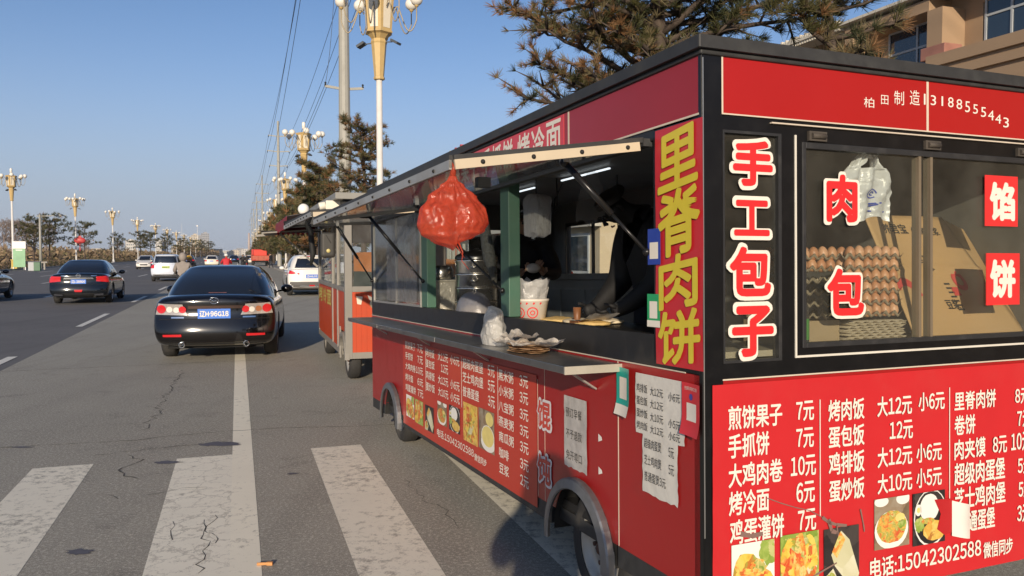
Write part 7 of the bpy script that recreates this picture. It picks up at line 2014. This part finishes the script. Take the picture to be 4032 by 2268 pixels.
# electric scooters and riders
def scooter(label, M, col, group=None):
    r = thing('electric_scooter', label, 'scooter', M, group)
    for y in (0, 1.22): wheel(r, (0, y, .23), .23, .09, RIM, -1, .62, detail=False)
    b = MB(); b.tube([(0, 0, .3), (0, .05, .52), (0, .3, .55), (0, .42, .3), (0, .8, .26), (0, .95, .4), (0, 1.08, .75), (0, 1.02, 1.0)], [.1, .13, .13, .1, .1, .1, .08, .04], 12)
    b.box(-.14, .14, .4, .9, .26, .3); b.build('frame', col, r)
    b = MB(); b.tube([(0, -.22, .72), (0, .0, .74), (0, .35, .72)], [.1, .13, .1], 12); b.build('seat', BLACKPL, r)
    b = MB(); b.tube([(-.33, .92, 1.03), (-.1, 1.0, 1.04), (.1, 1.0, 1.04), (.33, .92, 1.03)], .016, 8); b.tube([(-.2, .97, 1.04), (-.26, .96, 1.2)], .008, 6); b.tube([(.2, .97, 1.04), (.26, .96, 1.2)], .008, 6); b.ball((-.27, .96, 1.24), .05, 8, 6, 0, (1.2, .4, .8)); b.ball((.27, .96, 1.24), .05, 8, 6, 0, (1.2, .4, .8)); b.build('handlebar', BLACKPL, r)
    b = MB(); b.tube([(0, 1.22, .23), (0, 1.06, .8)], .03, 8); b.box(-.07, .07, 1.0, 1.4, .44, .47); b.build('fork', BLACKPL, r)
    b = MB(); b.box(-.06, .06, -.34, -.3, .5, .58); b.build('tail_light', TAILRED, r)
    return r
RIDE = dict(pelvis=(0, 0, .86), waist=(0, .03, 1.0), chest=(0, .08, 1.2), neck0=(0, .1, 1.35), neck1=(0, .12, 1.41), head0=(0, .14, 1.47), head1=(0, .14, 1.56), shL=(-.18, .1, 1.31), shR=(.18, .1, 1.31), elL=(-.3, .3, 1.08), elR=(.3, .3, 1.08), wrL=(-.3, .56, 1.05), wrR=(.3, .56, 1.05), haL=(-.28, .64, 1.04), haR=(.28, .64, 1.04),
            hiL=(-.1, .02, .82), hiR=(.1, .02, .82), knL=(-.14, .42, .74), knR=(.14, .42, .74), anL=(-.11, .42, .36), anR=(.11, .42, .36), toL=(-.11, .56, .32), toR=(.11, .56, .32))
GREYC = mat('grey_beige_coat', (.27, .235, .21), .85, var=.15, scale=10)
YEL = mat('yellow_helmet', (.62, .34, .03), .3, coat=.5)
sM = at(W(lat_for(464, 25), lon_for(464, 25)), HEAD + .05, .95)
scooter('dark electric scooter carrying two people just ahead of the black sedan', sM, BLACKPL)
person('scooter passenger in hooded grey-beige coat behind the yellow helmet', sM @ Matrix.Translation((-.02, -.22, .07)), {**RIDE, 'elL': (-.26, .2, 1.08), 'elR': (.26, .2, 1.08), 'wrL': (-.2, .4, .98), 'wrR': (.2, .4, .98), 'haL': (-.17, .47, .97), 'haR': (.17, .47, .97)}, GREYC, TROU, 1.25, hood=GREYC)
person('scooter rider in yellow helmet and dark jacket ahead of the hooded passenger', sM @ Matrix.Translation((.16, .3, .0)), RIDE, COATN, TROU, 1.1, hat=YEL)
M2 = at(W(lat_for(571, 50), lon_for(571, 50)), HEAD)
REDC = mat('red_coat', (.5, .02, .03), .7, var=.15)
scooter('white electric scooter of the rider in red', M2, WHITE)
person('scooter rider in bright red coat and white helmet above the black sedan roof', M2 @ Matrix.Translation((0, .05, -.02)), RIDE, REDC, TROU, 1.35, hat=WHITE)
for i, (x, Y, lab) in enumerate(((613, 82, 'left one of two dark scooter riders far ahead'), (622, 90, 'right one of two dark scooter riders far ahead'))):
    M3 = at(W(lat_for(x, Y), lon_for(x, Y)), HEAD + pi * (i == 0))
    scooter(['scooter of the left far rider, coming towards us', 'scooter of the right far rider'][i], M3, BLACKPL, None)
    person(lab, M3 @ Matrix.Translation((0, .05, -.02)), RIDE, COATB, TROU, 1.15)
person('pedestrian in dark clothes walking by the kerb right of the red truck', at(W(lat_for(683, 92), lon_for(683, 92)), HEAD + .6), dict(knL=(-.1, .16, .5), anL=(-.1, .1, .1), toL=(-.1, .26, .08), knR=(.1, -.04, .48), anR=(.1, -.26, .12), toR=(.1, -.14, .05), elL=(-.23, -.12, 1.13), elR=(.23, .1, 1.13)), COATN, TROU, 1.15)

# ------------------------------------------------------------------ air
hz = bpy.data.materials.new('haze_air'); hz.use_nodes = True
hn = hz.node_tree; hn.nodes.remove(hn.nodes['Principled BSDF'])
pv = hn.nodes.new('ShaderNodeVolumePrincipled'); pv.inputs['Color'].default_value = (.78, .84, .93, 1); pv.inputs['Density'].default_value = .00009; pv.inputs['Anisotropy'].default_value = 0.0
hn.links.new(pv.outputs[0], hn.nodes['Material Output'].inputs['Volume'])
b = MB(); b.box(-4300, 4300, -700, 6600, -1.1, 62)
b.build('haze', hz, kind='stuff')
